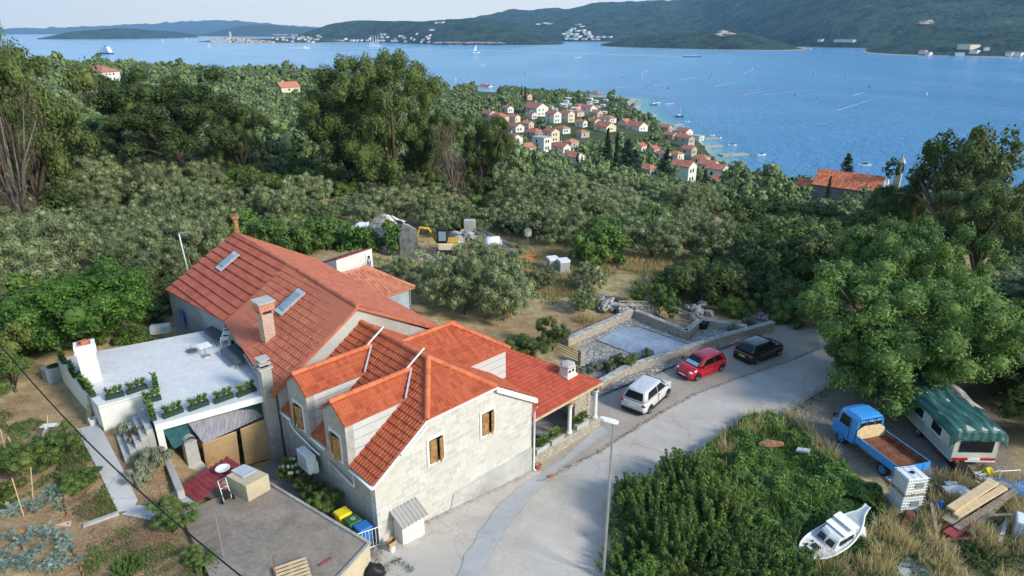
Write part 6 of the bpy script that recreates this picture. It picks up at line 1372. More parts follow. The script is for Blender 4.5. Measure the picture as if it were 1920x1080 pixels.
scatter([(1380, 440), (1560, 440), (1740, 470), (1620, 560), (1500, 600), (1400, 520)], 34, [bushes[0], hillb, hillb, hillb, hillb], (.9, 1.5), 1.6, 'dark green bush on the slope between the dry field and the walnut', 'bushes behind the walnut', 5, 'bush')
scatter([(1240, 530), (1400, 500), (1530, 600), (1480, 610), (1260, 575)], 12, [bushes[0], hillb], (.5, .8), 1.5, 'low green bush behind the stone walled pool yard', 'bushes behind the pool yard', 6, 'bush')
scatter([(1400, 412), (1500, 425), (1700, 432), (1920, 420), (1960, 480), (1700, 470), (1400, 440)], 34, [hillb, bushes[1]], (.7, 1.05), 1.8, 'dark bush below the church and the open oak', 'bushes below the church', 7, 'bush')
scatter([(470, 420), (570, 400), (640, 440), (600, 500), (480, 480)], 12, bushes, (.7, 1.1), 1.5, 'bright green bush behind the ridge of the old house', 'bushes behind the old house', 8, 'bush')
scatter([(260, 400), (420, 420), (400, 500), (290, 500)], 7, bushes, (.8, 1.2), 1.6, 'yellow green fruit tree between the olives and the old house', 'fruit trees behind the old house', 9)
scatter([(1850, 560), (1990, 540), (1990, 860), (1880, 800)], 12, [hillb, olives[0]], (.9, 1.3), 1.3, 'dark bush crowding the right side of the caravan', 'bushes right of the caravan', 10, 'bush')
scatter([(0, 560), (40, 560), (110, 600), (60, 690), (-60, 700)], 8, [bushes[1], olives[1]], (.8, 1.1), 1.3, 'green bush beside the orange tree at the left edge', 'bushes left of the terrace', 12, 'bush')
# roadside thicket lower right
def shoots(seed, H, R, n, mat, leaf, per):
    t = thing('shrub', 'x', 'tree', (0, 0, 0)); r = random.Random(seed); cl = []; m = MB()
    for k in range(n):
        a = r.uniform(0, 6.28); q = r.random() ** .55; b0 = Vector((math.cos(a) * R * q * .55, math.sin(a) * R * q * .55, 0)); h_ = H * (1 - .45 * q * q) * r.uniform(.65, 1.1); tip = b0 + Vector((math.cos(a) * R * .45 * q + r.uniform(-.2, .2), math.sin(a) * R * .45 * q + r.uniform(-.2, .2), h_)); md = b0.lerp(tip, .5) - Vector((math.cos(a), math.sin(a), 0)) * -.1
        m.tube([tuple(b0), tuple(md), tuple(tip)], [.02, .014, .005], 4, False)
        for e in range(7): f = .3 + .7 * e / 6; c = b0.lerp(md, f * 2) if f < .5 else md.lerp(tip, f * 2 - 1); cl.append((*c, .17 * (1.25 - f) + .03))
    V, F = cloud(seed, cl, per, leaf, .4, upright=.6); npmesh('crown', V, F, mat, par=t); m.build('trunk', 'bark', t); PH[t.name] = (H, R); return t
thick = shoots(121, 2.5, 1.9, 85, 'shoot_leaf', .07, 26); thick2 = shoots(122, 1.7, 2.0, 85, 'garden_leaf', .065, 26)
for px_, py_, s_, k, lb in ((1215, 960, .95, 0, 'leafy roadside shrub nearest the street lamp'), (1290, 915, .95, 0, 'upright leafy shrub at the bend of the road'), (1250, 1030, 1.0, 0, 'large shrub at the bottom edge right of the street lamp'), (1340, 975, 1.1, 0, 'dark upright shrub in the middle of the roadside thicket'),
                            (1400, 1060, .9, 1, 'yellow green shrub at the bottom edge left of the boat'), (1330, 1075, .95, 1, 'shrub at the bottom edge in the middle of the thicket'), (1455, 1020, .7, 1, 'shrub growing over the bow of the stranded boat'), (1385, 930, .7, 1, 'low shrub between the thicket and the vines'), (1480, 1075, .75, 1, 'shrub below the stranded boat'), (1190, 1075, .75, 1, 'low shrub at the foot of the street lamp'), (1840, 1050, .5, 1, 'small green bush below the plank heap')):
    p = gp(px_, py_); o = use((thick, thick2)[k], (p.x, p.y, p.z), px_, (s_ * 1.1, s_ * 1.1, s_ * (.8 + .35 * ((px_ * 7) % 5) / 4)), lb)
    c = [q for q in kids(o) if q.name.startswith('crown')][0]; c.data = c.data.copy(); c.data.materials[0] = MAT[('shoot_leaf', 'garden_leaf', 'bush_leaf')[int(px_) // 10 % 3]]
# cypresses
def cypress(H, R, seed):
    t = thing('cypress', 'x', 'tree', (0, 0, 0)); r = np.random.default_rng(seed); cl = []
    for k in range(60): q = (k + .5) / 60; rad = R * min(1, 3.2 * q + .25) * (1 - q) ** .55; a = r.random() * 6.28; cl.append((math.cos(a) * rad * .45, math.sin(a) * rad * .45, H * q + .2, max(.22, rad * .62)))
    V, F = merge([cloud(seed, cl, 70, .2, .35, upright=1)] + [ball(c[:3], c[3] * .7, i, 6) for i, c in enumerate(cl[::2])]); npmesh('crown', V, F, 'cypress_leaf', par=t)
    m = MB(); m.tube([(0, 0, -.3), (0, 0, H * .3)], [.22, .12], 7); m.build('trunk', 'bark', t); PH[t.name] = (H, R); return t
cy1, cy2 = cypress(14, 1.4, 1), cypress(13, 2.3, 2)
for px_, y_, tp_, w_, k, lb in ((1138, 186, 242, 2.09, 0, 'tallest slim cypress of the group above the village'), (1156, 188, 250, 1.55, 0, 'slim cypress just right of the tallest one'), (1122, 184, 288, 1.40, 0, 'shorter slim cypress left of the tallest one'), (1176, 196, 262, 4.03, 1, 'broad dark cypress at the right of the group'),
                                (1190, 200, 280, 3.41, 1, 'second broad dark cypress behind the group'), (1083, 188, 287, 1.24, 0, 'left of two thin cypresses standing apart'), (1091, 188, 292, 1.08, 0, 'right of two thin cypresses standing apart'), (1250, 178, 280, 3.56, 1, 'broad pointed cypress right of the group, before white houses'),
                                (1312, 150, 330, 1.16, 0, 'left slim cypress of the pair near the church side'), (1326, 152, 318, 1.71, 0, 'right cypress of the pair near the church side'), (1590, 176, 289, 3.56, 1, 'rounded dark cypress standing behind the church roof'), (1564, 150, 330, 0.85, 0, 'thin young cypress before the church wall'),
                                (977, 560, 160, 1.50, 0, 'left distant cypress on the village skyline'), (984, 560, 161, 1.50, 0, 'right distant cypress on the village skyline')):
    stand((cy1, cy2)[k], px_, y_, tp_, lb, w_)
# ---------------------------------------------------------------- village
HOUSE_XY = []
def house(px, py, wpx, label, wall='white_wall', roof='tile_far', st=1, ridge='away', flat=False, nwin=3, rz=None, hip=False, y=None):
    p = gp(px, py) if y is None else aty(px, py, y); p.z = gz(p.x, p.y); t_ = p.y / (_c + .25 * _s); Wd = max(5.0, wpx / FPX * t_ * .74); L = Wd * 1.25; hh = 2.7 * st + .3; a = math.atan2(-E2.y, -E2.x) + math.pi / 2 if ridge == 'away' else math.atan2(E1.y, E1.x) + math.pi / 2
    a += random.uniform(-.12, .12) if rz is None else rz
    T_ = thing('house', label, 'house', p, 'village houses' if y is None else None); X = Vector((math.cos(a), math.sin(a), 0)); Y = Vector((-X.y, X.x, 0)); o = p + Y * L * .3
    c = lambda x, y_, z: o + X * x * Wd / 2 + Y * y_ * L / 2 + Vector((0, 0, z)); rh = Wd * .27; m = MB()
    if flat:
        m.prism([c(-1, -1, -1.5), c(1, -1, -1.5), c(1, 1, -1.5), c(-1, 1, -1.5)], (0, 0, hh + 1.5)); m.build('wall', wall, T_)
        m = MB(); m.prism([c(-1.05, -1.05, hh), c(1.05, -1.05, hh), c(1.05, 1.05, hh), c(-1.05, 1.05, hh)], (0, 0, .3)); m.build('roof', 'plinth_mat', T_)
    elif hip:
        m.prism([c(-1, -1, -1.5), c(1, -1, -1.5), c(1, 1, -1.5), c(-1, 1, -1.5)], (0, 0, hh + 1.5)); m.build('wall', wall, T_)
        m = MB(); e = [c(-1.08, -1.08, hh), c(1.08, -1.08, hh), c(1.08, 1.08, hh), c(-1.08, 1.08, hh)]; r1_, r2_ = c(0, -.35, hh + rh), c(0, .35, hh + rh)
        m.poly([e[0], e[1], r1_]); m.poly([e[1], e[2], r2_, r1_]); m.poly([e[2], e[3], r2_]); m.poly([e[3], e[0], r1_, r2_]); m.poly(e[::-1]); m.build('roof', roof, T_)
    else:
        m.prism([c(-1, -1, -1.5), c(1, -1, -1.5), c(1, -1, hh), c(0, -1, hh + rh), c(-1, -1, hh)], Y * L); m.build('wall', wall, T_)
        m = MB()
        for s_ in (-1, 1): m.prism([c(s_ * 1.1, -1.05, hh - rh * .1 + .05), c(0, -1.05, hh + rh + .05), c(0, 1.05, hh + rh + .05), c(s_ * 1.1, 1.05, hh - rh * .1 + .05)], (0, 0, .22))
        rf = m.build('roof', roof, T_)
        m = MB(); m.prism([c(.3, .3, hh), c(.42, .3, hh), c(.42, .4, hh), c(.3, .4, hh)], (0, 0, rh + 1.0)); m.build('chimney', 'white_wall', rf)
    wp = hp = None
    for k in range(nwin):
        for fl in range(st):
            m = MB(); z = 1.0 + fl * 2.7; q = -.6 + 1.2 * k / max(1, nwin - 1)
            if k < nwin - 1 or nwin == 1: m.obox(c(q, -1, z) - Y * .04, X * .9, Y * .03, (0, 0, 1.2))
            else: m.obox(c(-1, .1, z) - X * .04, Y * .9, X * .03, (0, 0, 1.2))
            m.build('window', 'glass_dark', T_)
    HOUSE_XY.append((px, py, wpx, p.x, p.y, Wd)); return T_
VH = [(1012, 217, 40, 'large white two storey house highest in the village centre', 'white_wall', 2), (941, 236, 34, 'tan house with hipped orange roof at the village left edge', 'pink_wall', 2, 'hip'), (922, 222, 26, 'orange roofed house highest at the village left edge', 'pink_wall', 1), (932, 264, 28, 'cream house half hidden by the dark oak', 'cream_wall', 2),
      (972, 247, 28, 'white gabled house with bright orange roof left of the village centre', 'white_wall', 1), (1008, 257, 34, 'brown walled house with orange hip roof in the village centre', 'village_stone', 1, 'hip'), (1038, 266, 28, 'cream gabled house with orange roof beside a flat white house', 'cream_wall', 2), (966, 272, 36, 'white house with dark red roof above the flat roofed house', 'white_wall', 1),
      (945, 284, 36, 'long flat roofed white modern house at the village left', 'white_wall', 1, 'flat'), (1022, 284, 30, 'tall flat roofed white modern house in the village', 'white_wall', 2, 'flat'), (1059, 289, 28, 'white gabled house nearest below the flat roofed modern ones', 'white_wall', 1), (1042, 230, 26, 'left one of two joined white red roofed houses', 'white_wall', 2), (1068, 229, 24, 'right one of two joined white red roofed houses', 'cream_wall', 2),
      (1000, 223, 18, 'small low house below the large two storey one', 'white_wall', 1), (955, 211, 20, 'small white house with red roof in the trees above the village', 'white_wall', 1), (1059, 250, 26, 'house with dark red hip roof in the village middle', 'white_wall', 1, 'hip'), (1094, 238, 18, 'tiny white gabled house right of the village middle', 'white_wall', 1), (1108, 216, 24, 'white house with red roof below the caravan park', 'white_wall', 2),
      (1122, 219, 22, 'red roofed house right below the caravan park', 'pink_wall', 1), (1145, 230, 28, 'white house with brownish hipped roof near the beach', 'white_wall', 1, 'hip'), (1118, 236, 24, 'low orange roofed house left of the long one', 'cream_wall', 1), (1141, 246, 36, 'long house with several orange roofs behind the tall cypress', 'cream_wall', 1), (1201, 245, 36, 'bright white gabled house with red roof near the water', 'white_wall', 1),
      (1122, 181, 24, 'pinkish house among trees near the beach tip', 'cream_wall', 1, 'hip'), (991, 187, 18, 'low red roof among the upper trees', 'pink_wall', 1), (917, 170, 30, 'white house with red roof on the sea skyline', 'white_wall', 1), (847, 163, 10, 'tiny white building on the wooded skyline', 'white_wall', 1),
      (1253, 247, 22, 'dark red roofed house first of the waterside row', 'village_stone', 1), (1262, 262, 24, 'long dark red roof second of the waterside row', 'village_stone', 1), (1288, 255, 28, 'white house with red roof at the water by the first pier', 'white_wall', 1), (1281, 266, 24, 'orange roofed house behind the white waterside house', 'pink_wall', 1), (1292, 278, 24, 'stone house with red roof above the middle pier', 'village_stone', 2),
      (1296, 300, 26, 'tall stone house with orange roof above the long pier', 'village_stone', 2), (1321, 307, 32, 'pinkish house with hipped roof near the long pier', 'pink_wall', 1, 'hip'), (1336, 320, 36, 'long orange roof house above the shore bushes', 'cream_wall', 1), (1351, 348, 34, 'white gabled house with red roof at the bottom of the village', 'white_wall', 2), (1376, 341, 26, 'small stone house right of the lowest white one', 'village_stone', 1),
      (1398, 342, 24, 'red roofed house last on the right of the village', 'white_wall', 1), (1221, 332, 36, 'stone house with orange hip roof left of the big cypress', 'village_stone', 1, 'hip'), (1289, 343, 44, 'tall white house with outside stair right of the broad cypress', 'white_wall', 2), (1083, 310, 36, 'orange roof and white wall behind the thin cypresses', 'white_wall', 1), (1367, 360, 26, 'low orange roof in the trees below the village', 'cream_wall', 1), (1312, 264, 22, 'white flat boathouse at the water edge', 'white_wall', 1, 'flat')]
for h_ in VH:
    px_, py_, w_, lb, wl, st = h_[:6]; fg_ = h_[6] if len(h_) > 6 else ''; house(px_, py_, w_, lb, wl, 'tile_far', st, hip=fg_ == 'hip', flat=fg_ == 'flat', nwin=3)
house(203, 150, 52, 'square white house with red hip roof on the left hillside', 'white_wall', 'tile_far', 2, hip=True, nwin=4, y=430, rz=.5)
for i, (x_, lb) in enumerate(((171, 'first'), (189, 'second'), (207, 'third'), (226, 'fourth'))): house(x_, 186, 26, lb + ' from left of four white gabled row houses on the left hillside', 'white_wall', 'tile_far', 1, nwin=2, rz=.35)
house(550, 168, 38, 'long low house with pink roof behind the tall oaks', 'cream_wall', 'tile_clay', 1, ridge='x', y=400)
r_ = random.Random(6); nh = 0; VP = [(925, 225), (1000, 200), (1100, 205), (1180, 222), (1260, 250), (1330, 300), (1380, 345), (1300, 335), (1230, 290), (1130, 268), (1050, 300), (960, 292)]
for _ in range(700):
    if nh >= 15: break
    x_, y_ = r_.uniform(925, 1380), r_.uniform(200, 345)
    if not inpoly(np.array([x_]), np.array([y_]), VP)[0] or any(abs(x_ - q[0]) < (q[2] + 16) * .48 and abs(y_ - q[1]) < 9 for q in HOUSE_XY) or (1110 < x_ < 1200 and y_ > 250): continue
    house(x_, y_, r_.uniform(14, 26), 'small red roofed house tucked among the trees of the seaside village', r_.choice(['white_wall', 'white_wall', 'cream_wall', 'village_stone', 'pink_wall']), r_.choice(['tile_far', 'tile_far', 'tile_old', 'tile_clay']), 1, hip=r_.random() < .4, nwin=2, rz=r_.choice([0, 1.57]) + r_.uniform(-.2, .2)); nh += 1
# caravan park
cv = None; r_ = random.Random(3)
for i in range(52):
    px_, py_ = r_.uniform(1030, 1150), r_.uniform(188, 214); 
    if px_ + (214 - py_) > 1160: continue
    p = gp(px_, py_)
    if any((p.x - q[3]) ** 2 + (p.y - q[4]) ** 2 < 90 for q in HOUSE_XY): continue
    if cv is None:
        cv = thing('camper', 'small white caravan or tent in the seaside camping ground', 'caravan', (0, 0, 0), 'white caravans of the camping ground'); m = MB(); m.prism([(-2.6, -1.1, .4), (2.6, -1.1, .4), (2.7, -1.1, 1.6), (2.2, -1.1, 2.6), (-2.3, -1.1, 2.6), (-2.7, -1.1, 1.5)], (0, 2.2, 0)); m.build('body', 'white_paint', cv)
        m = MB(); m.obox((-1.2, -1.13, 1.4), (2.2, 0, 0), (0, .02, 0), (0, 0, .7)); m.build('window', 'glass_dark', cv); m = MB(); m.prism([(-2.4, -3.2, 2.1), (2.2, -3.2, 2.1), (2.2, -1.12, 2.5), (-2.4, -1.12, 2.5)], (0, 0, .06)); m.build('awning', 'clad', cv); o = cv
    else: o = copy_tree(cv)
    o.location = p; o.rotation_euler = (0, 0, r_.uniform(-.6, .8)); s_ = r_.uniform(.8, 1.3); o.scale = (s_, s_, s_); HOUSE_XY.append((px_, py_, 7, p.x, p.y, 4))
# church
zc = -16.2; A_, B_ = at(1523, 346, zc), at(1648, 363, zc); d = B_ - A_; L = d.length; X = d.normalized(); Y = Vector((-X.y, X.x, 0)); gzc = gz(A_.x, A_.y) - 3; CHh = thing('church', 'stone church with long orange tiled roof against the sea', 'church', A_.lerp(B_, .5) - Vector((0, 0, 6)))
WW = 8.6; m = MB(); P = lambda x, y_, z: A_ + X * x + Y * y_ + Vector((0, 0, z))
m.prism([P(0, .3, -8), P(0, WW - .3, -8), P(0, WW - .3, 0), P(0, WW / 2, 3.3), P(0, .3, 0)], X * L); m.build('nave_wall', 'church_stone', CHh)
tile_roof([P(-.2, -.1, .05), P(L + .2, -.1, .05), P(L + .2, WW / 2, 3.5), P(-.2, WW / 2, 3.5)], X, 'roof', 'tile_church', CHh, .6, .5, ribh=.08, cols_per=4, step=.05); tile_roof([P(-.2, WW + .1, .05), P(L + .2, WW + .1, .05), P(L + .2, WW / 2, 3.5), P(-.2, WW / 2, 3.5)], X, 'roof', 'tile_church', CHh, .6, .5, ribh=.08, cols_per=4, step=.05)
m = MB(); m.prism([P(-4.6, 1.2, -8), P(-.01, 1.2, -8), P(-.01, WW - 1.2, -8), P(-4.6, WW - 1.2, -8)], (0, 0, 6.2)); m.build('apse_wall', 'church_stone', CHh)
tile_roof([P(-4.8, 1.0, -1.9), P(-.05, 1.0, -1.9), P(-.05, WW / 2, .3), P(-4.8, WW / 2, .3)], X, 'apse_roof', 'tile_church', CHh, .6, .5, ribh=.08, cols_per=4); tile_roof([P(-4.8, WW - 1.0, -1.9), P(-.05, WW - 1.0, -1.9), P(-.05, WW / 2, .3), P(-4.8, WW / 2, .3)], X, 'apse_roof', 'tile_church', CHh, .6, .5, ribh=.08, cols_per=4)
m = MB(); m.prism([P(L + .02, .1, -8), P(L + .02, WW - .1, -8), P(L + .02, WW - .1, .2), P(L + .02, WW / 2, 3.9), P(L + .02, .1, .2)], X * .5); m.build('front_wall', 'white_wall', CHh)
bt = P(L + 2.6, WW * .5, -8); bth = aty(1668, 306, bt.y).z - bt.z; m = MB(); m.box(bt, (1.5, 1.5, bth), math.atan2(X.y, X.x)); m.build('bell_tower', 'village_stone', CHh); m = MB(); loft(m, [[bt + X * a * w_ + Y * b * w_ + Vector((0, 0, z)) for a, b in ((-1, -1), (1, -1), (1, 1), (-1, 1))] for w_, z in ((.9, bth), (.9, bth + .3), (.55, bth + .9), (.1, bth + 2))]); m.build('spire', 'plinth_mat', CHh)
m = MB(); m.obox(bt + Vector((-.03, -.9, bth - 1.8)), X * .5, Y * .06, (0, 0, 1.3)); m.build('bell_opening', 'dark', CHh)
# ---------------------------------------------------------------- the far wooded slope: thousands of crowns, one mass
def far_woods():
    r = np.random.default_rng(5); T = {}
    for lod, (n, per, leaf) in enumerate(((34, 24, .25), (18, 16, .42), (9, 11, .8))):
        L_ = []
        for s_ in range(5):
            cl = crown_clumps(200 + s_ + lod * 9, 4.6, 2.5, n, .95 if lod < 2 else 1.2, .05, lobes=4); V, F = cloud(s_, cl, per, leaf, .7, up=.6); b = [ball(c[:3], c[3] * .85, i, 4) for i, c in enumerate(cl[:: (2 if lod < 2 else 1)])]; L_.append(merge([(V, F)] + b))
        T[lod] = L_
    pts = []
    for ya, yb, st in ((112, 190, 4.0), (190, 360, 4.4), (360, 900, 5.6)):
        ys = np.arange(ya, yb, st)
        for y in ys:
            xs = np.arange(-y * .92 - 20, y * .92 + 20, st); pts.append(np.stack([xs + r.uniform(-1.7, 1.7, len(xs)), y + r.uniform(-1.7, 1.7, len(xs))], 1))
    P = np.concatenate(pts); z = terr(P[:, 0], P[:, 1]); k = z > SEA + 1.0; P, z = P[k], z[k]
    dz = z + 2 - CH; dd = P[:, 1] * _c - dz * _s; px = 960 + FPX * P[:, 0] / dd; py = 540 - FPX * (P[:, 1] * _s + dz * _c) / dd
    k = (px > -120) & (px < 2050); keep = k.copy()
    for hx, hy, hw, wx, wy, wd in HOUSE_XY:
        near_ = ((P[:, 0] - wx) ** 2 + (P[:, 1] - wy) ** 2) < (wd * .9 + 2) ** 2; front = (np.abs(px - hx) < hw * .62 + 3) & (P[:, 1] < wy) & (py < hy + 9 + hw * .12) & (py > hy - hw); keep &= ~(near_ | front)
    cx, cy = CHh.location.x, CHh.location.y
    keep &= ~((np.abs(px - 1585) < 75) & (P[:, 1] < cy + 12) & (P[:, 1] > 112) & (py < 385) & (py > 300))
    dens = np.array([noise.noise((a * .02, b * .02, 4)) for a, b in P]); keep &= dens > -.3 + .15 * (r.random(len(P)) - .5)
    # the camping ground and the lane stay open
    keep &= ~((px > 1025) & (px < 1160) & (py > 186) & (py < 216) & (r.random(len(P)) < .72))
    P, z, px = P[keep], z[keep], px[keep]; Vs, Fs, off = [], [], 0
    for (x, y), zz in zip(P, z):
        lod = 0 if y < 190 else 1 if y < 360 else 2; V, F = T[lod][r.integers(5)]; s_ = r.uniform(.38, 1.2) * (1.12 if lod == 2 else 1); a = r.random() * 6.28; ca, sa = math.cos(a), math.sin(a)
        s2 = s_ * r.uniform(.8, 1.3)
        if r.random() < .06: s_ *= 1.5; s2 *= 1.5
        Vs.append(np.stack([x + (V[:, 0] * ca - V[:, 1] * sa) * s_, y + (V[:, 0] * sa + V[:, 1] * ca) * s_, zz + V[:, 2] * s2 - .3], 1).astype(np.float32)); Fs.append((F + off).astype(np.int32)); off += len(V)
    o = npmesh('woodland', np.concatenate(Vs), np.concatenate(Fs), 'wood_leaf'); tag(o, 'dense scrub and olive woods covering the slope down to the sea', 'woodland', kind='stuff'); return len(P)
print('far trees', far_woods())
# ---------------------------------------------------------------- walled pool yard
ZP = -1.0
def dwall(pxs, label, h=.85, th=.4, z=ZP, mat='rubble', name='stone_wall', cat='stone wall', top='wall_top'):
    P = [at(x, y, z + h) for x, y in pxs]; m = MB(); tpm = MB(); jn = None
    t = thing(name, label, cat, P[0] - Vector((0, 0, h)))
    for a, b in zip(P, P[1:]):
        d = b - a; s_ = d.cross(Vector((0, 0, 1))).normalized() * th; m.obox(a - s_ / 2 - Vector((0, 0, h + .6)), d, s_, (0, 0, h + .6)); tpm.obox(a - s_ * .56 + Vector((0, 0, .002)), d + d.normalized() * .02, s_ * 1.12, (0, 0, .07))
    m.build('wall', mat, t); tpm.build('coping', top, t); return t
PY = [at(x, y, ZP) for x, y in ((1035, 690), (1062, 645), (1190, 590), (1290, 640), (1318, 612), (1372, 617), (1420, 628), (1252, 690), (1118, 745))]
tag(drape('pool_yard', None, 'crazy_paving', .06, world=[tuple(p)[:2] for p in PY]), kind='structure')
for p in bpy.data.objects['pool_yard'].data.vertices: p.co.z = ZP + .03
uvl = bpy.data.objects['pool_yard'].data.uv_layers.new(name='UVMap').data
for l in bpy.data.objects['pool_yard'].data.loops: v = bpy.data.objects['pool_yard'].data.vertices[l.vertex_index].co; uvl[l.index].uv = (v.x, v.y)
dwall([(1122, 718), (1170, 690), (1260, 660), (1350, 631), (1449, 604)], 'long curved stone wall between the parked cars and the pool yard', .55, .42)
dwall([(1062, 636), (1190, 579)], 'straight stone wall along the left side of the pool yard', .6, .45)
dwall([(1188, 580), (1288, 621), (1313, 599)], 'stone wall at the back of the pool yard with one corner', .6, .4)
dwall([(1316, 599), (1400, 612)], 'short stone wall behind the black tub', .55, .4)
P = [at(x, y, ZP + .06) for x, y in ((1122, 638), (1166, 612), (1205, 616), (1300, 650), (1262, 665), (1222, 676), (1180, 662))]
t = thing('covered_pool', 'long pool covered by wrinkled grey blue sheeting in the walled yard', 'pool', at(1200, 640, ZP)); m = MB(); m.prism([p - Vector((0, 0, .12)) for p in P], (0, 0, .1)); m.build('edge', 'plinth_mat', t)
bm = bmesh.new(); vs = [bm.verts.new(p) for p in P]; f = bm.faces.new(vs); bmesh.ops.triangulate(bm, faces=[f]); c = sum(P, Vector()) / len(P)
for it in range(5): bmesh.ops.subdivide_edges(bm, edges=bm.edges[:], cuts=1, use_grid_fill=True)
for v in bm.verts: v.co.z += .05 + .05 * abs(noise.noise((v.co.x * .8, v.co.y * 2.4, 1))) + .03 * noise.noise((v.co.x * 3, v.co.y * 5, 2)) - .06
for v in bm.verts: v.co -= ORG[t.name]
me = bpy.data.meshes.new('pool_cover'); bm.to_mesh(me); bm.free(); me.materials.append(MAT['pool_sheet']); o = bpy.data.objects.new('pool_cover', me); sc.collection.objects.link(o); setpar(o, t)
for i, (a, b) in enumerate((((1122, 640), (1222, 678)), ((1195, 612), (1300, 648)))):
    A_, B_ = at(*a, ZP + .03), at(*b, ZP + .03)
    for k in range(9): q = A_.lerp(B_, (k + .5) / 9); m = MB(); m.obox(q - (B_ - A_).normalized() * .25, (B_ - A_) / 9 * .93, (-.12, .28, 0), (0, 0, .09)); m.build('edge_stone', 'wall_top', t)
p = at(1317, 615, ZP + .03); m = MB(); m.lathe(p, [(0, 0), (.36, 0), (.46, .55), (.5, .58), (.4, .58), (.36, .5), (0, .5)], 18); tag(m.build('black_tub', 'dark', loc=p), 'round black tub in the corner of the pool yard wall', 'tub')
t = thing('yard_gate', 'low horizontal bar gate at the entrance of the pool yard', 'gate', at(1060, 672, ZP)); A_, B_ = at(1042, 660, ZP), at(1090, 684, ZP)
for k in range(5): m = MB(); m.tube([A_ + Vector((0, 0, .1 + k * .2)), B_ + Vector((0, 0, .1 + k * .2))], .02, 5); m.build('bar', 'dark', t)
m = MB(); m.box(B_, (.4, .35, 1.15), .5); m.box(B_ + Vector((0, 0, 1.15)), (.5, .45, .07), .5); tag(m.build('gate_pillar', 'rubble', loc=B_), 'small stone pillar at the end of the bar gate', 'pillar')
# ---------------------------------------------------------------- rocks
ROCKP = None
def rocks(px0, px1, py0, py1, n, r0, r1, label, group, mat='wall_top', seed=1, hump=0.0, poly=None):
    rr = random.Random(seed); first = None; cx, cy = (px0 + px1) / 2, (py0 + py1) / 2
    for i in range(n):
        x, y = rr.uniform(px0, px1), rr.uniform(py0, py1); p = gp(x, y); s_ = rr.uniform(r0, r1); hz_ = hump * max(0, 1 - abs(x - cx) / (px1 - px0) * 2) * rr.random()
        if first is None:
            m = MB(); m.blob((0, 0, 0), (1, .75, .6), 9, .7, seed); first = o = tag(m.build('rock', mat, loc=(0, 0, 0)), label, 'rock', group)
        else: o = first.copy(); sc.collection.objects.link(o)
        o.location = (p.x, p.y, p.z + s_ * .3 + hz_); o.scale = (s_, s_ * rr.uniform(.7, 1.2), s_ * rr.uniform(.7, 1.1)); o.rotation_euler = (rr.uniform(-.4, .4), rr.uniform(-.4, .4), rr.uniform(0, 6.28))
rocks(1125, 1160, 560, 588, 26, .2, .55, 'grey boulder in the heap at the far corner of the pool yard', 'boulders at the pool yard corner', seed=2, hump=.7)
rocks(1288, 1330, 578, 606, 22, .2, .5, 'pale boulder heaped on the wall corner above the black tub', 'boulders above the black tub', seed=3, hump=.8)
rocks(1385, 1440, 590, 610, 16, .2, .45, 'pale boulder at the far end of the roadside wall', 'boulders at the wall end', seed=4, hump=.4)
rocks(1085, 1125, 505, 528, 26, .2, .5, 'pinkish boulder in the round heap right of the block pallets', 'pinkish boulders', 'pink_stone', seed=5, hump=1.0)
rocks(850, 890, 440, 470, 16, .3, .8, 'pale rock in the rubble behind the digger', 'rocks behind the digger', seed=6, hump=.8)
rocks(790, 850, 482, 510, 30, .2, .5, 'grey stone on the gravel heap between the digger and the olives', 'stones on the gravel heap', seed=7, hump=.8)
rocks(990, 1130, 562, 596, 14, .1, .25, 'small stone in the row across the dry field', 'stones across the dry field', seed=8)
rocks(970, 990, 520, 532, 3, .4, .7, 'flat pale stone lying in the dry field', 'flat stones in the dry field', seed=9)
# collapsed pergola behind the pool yard
for a, b, lb in (((1160, 565), (1250, 566), 'long pole lying over the rubble behind the pool yard'), ((1250, 572), (1300, 590), 'leaning pole at the right end behind the pool yard')):
    A_, B_ = at(*a, .2), at(*b, .1); m = MB(); m.tube([A_, B_], .07, 6); tag(m.build('pole', 'old_wood', loc=A_), lb, 'pole')
dwall([(1160, 572), (1232, 572)], 'rusty brown rubble wall behind the pool yard', .9, .4, z=-1.0, mat='dry_stone')
for x_, y_, s_, lb in ((1235, 592, .75, 'dark green climber over the rubble behind the pool yard'), (1262, 600, .55, 'small dark climber left of the black tub'), (1190, 575, .6, 'light green shrub on the rubble wall')):
    p = gp(x_, y_); use(shr, (p.x, p.y, p.z), x_, (s_, s_, s_ * 1.3), lb)
# ---------------------------------------------------------------- ruin, shed and building yard behind
RN = thing('ruined_house', 'roofless stone ruin overgrown with ivy behind the annex', 'ruin', gp(720, 478)); g = gz(RN.location.x, RN.location.y) - .5; yR = RN.location.y
def rp(x, y, dy=0): q = aty(x, y, yR + dy); return q
a, b, c_, d = rp(655, 480, 3), rp(760, 480, 0), rp(722, 402, 1.2), rp(668, 425, 3)
m = MB(); base = lambda q: Vector((q.x, q.y, g)); G = [rp(678, 440, 2), rp(700, 410, 1.4), rp(712, 403, 1.1), rp(722, 405, .9), rp(735, 418, .6), rp(748, 436, .2), rp(752, 442, 0)]
m.prism([base(G[0]), base(G[-1])] + G[::-1], (.35, .45, 0)); m.build('gable_wall', 'pale_stone', RN)
H2 = [rp(748, 432, -.3), rp(758, 420, -.6), rp(770, 424, -1), rp(782, 432, -1.4), rp(784, 470, -1.6)]; m = MB(); m.prism([base(H2[0]), base(H2[-1])] + H2[::-1], (-.2, .5, 0)); m.build('broken_wall', 'pink_stone', RN)
w_ = rp(719, 452, .95); m = MB(); m.obox(w_ + Vector((-.3, -.12, -.5)), (.6, -.0, 0), (0, .1, 0), (0, 0, .9)); m.build('window', 'dark', RN)
cl = []
rr = random.Random(8)
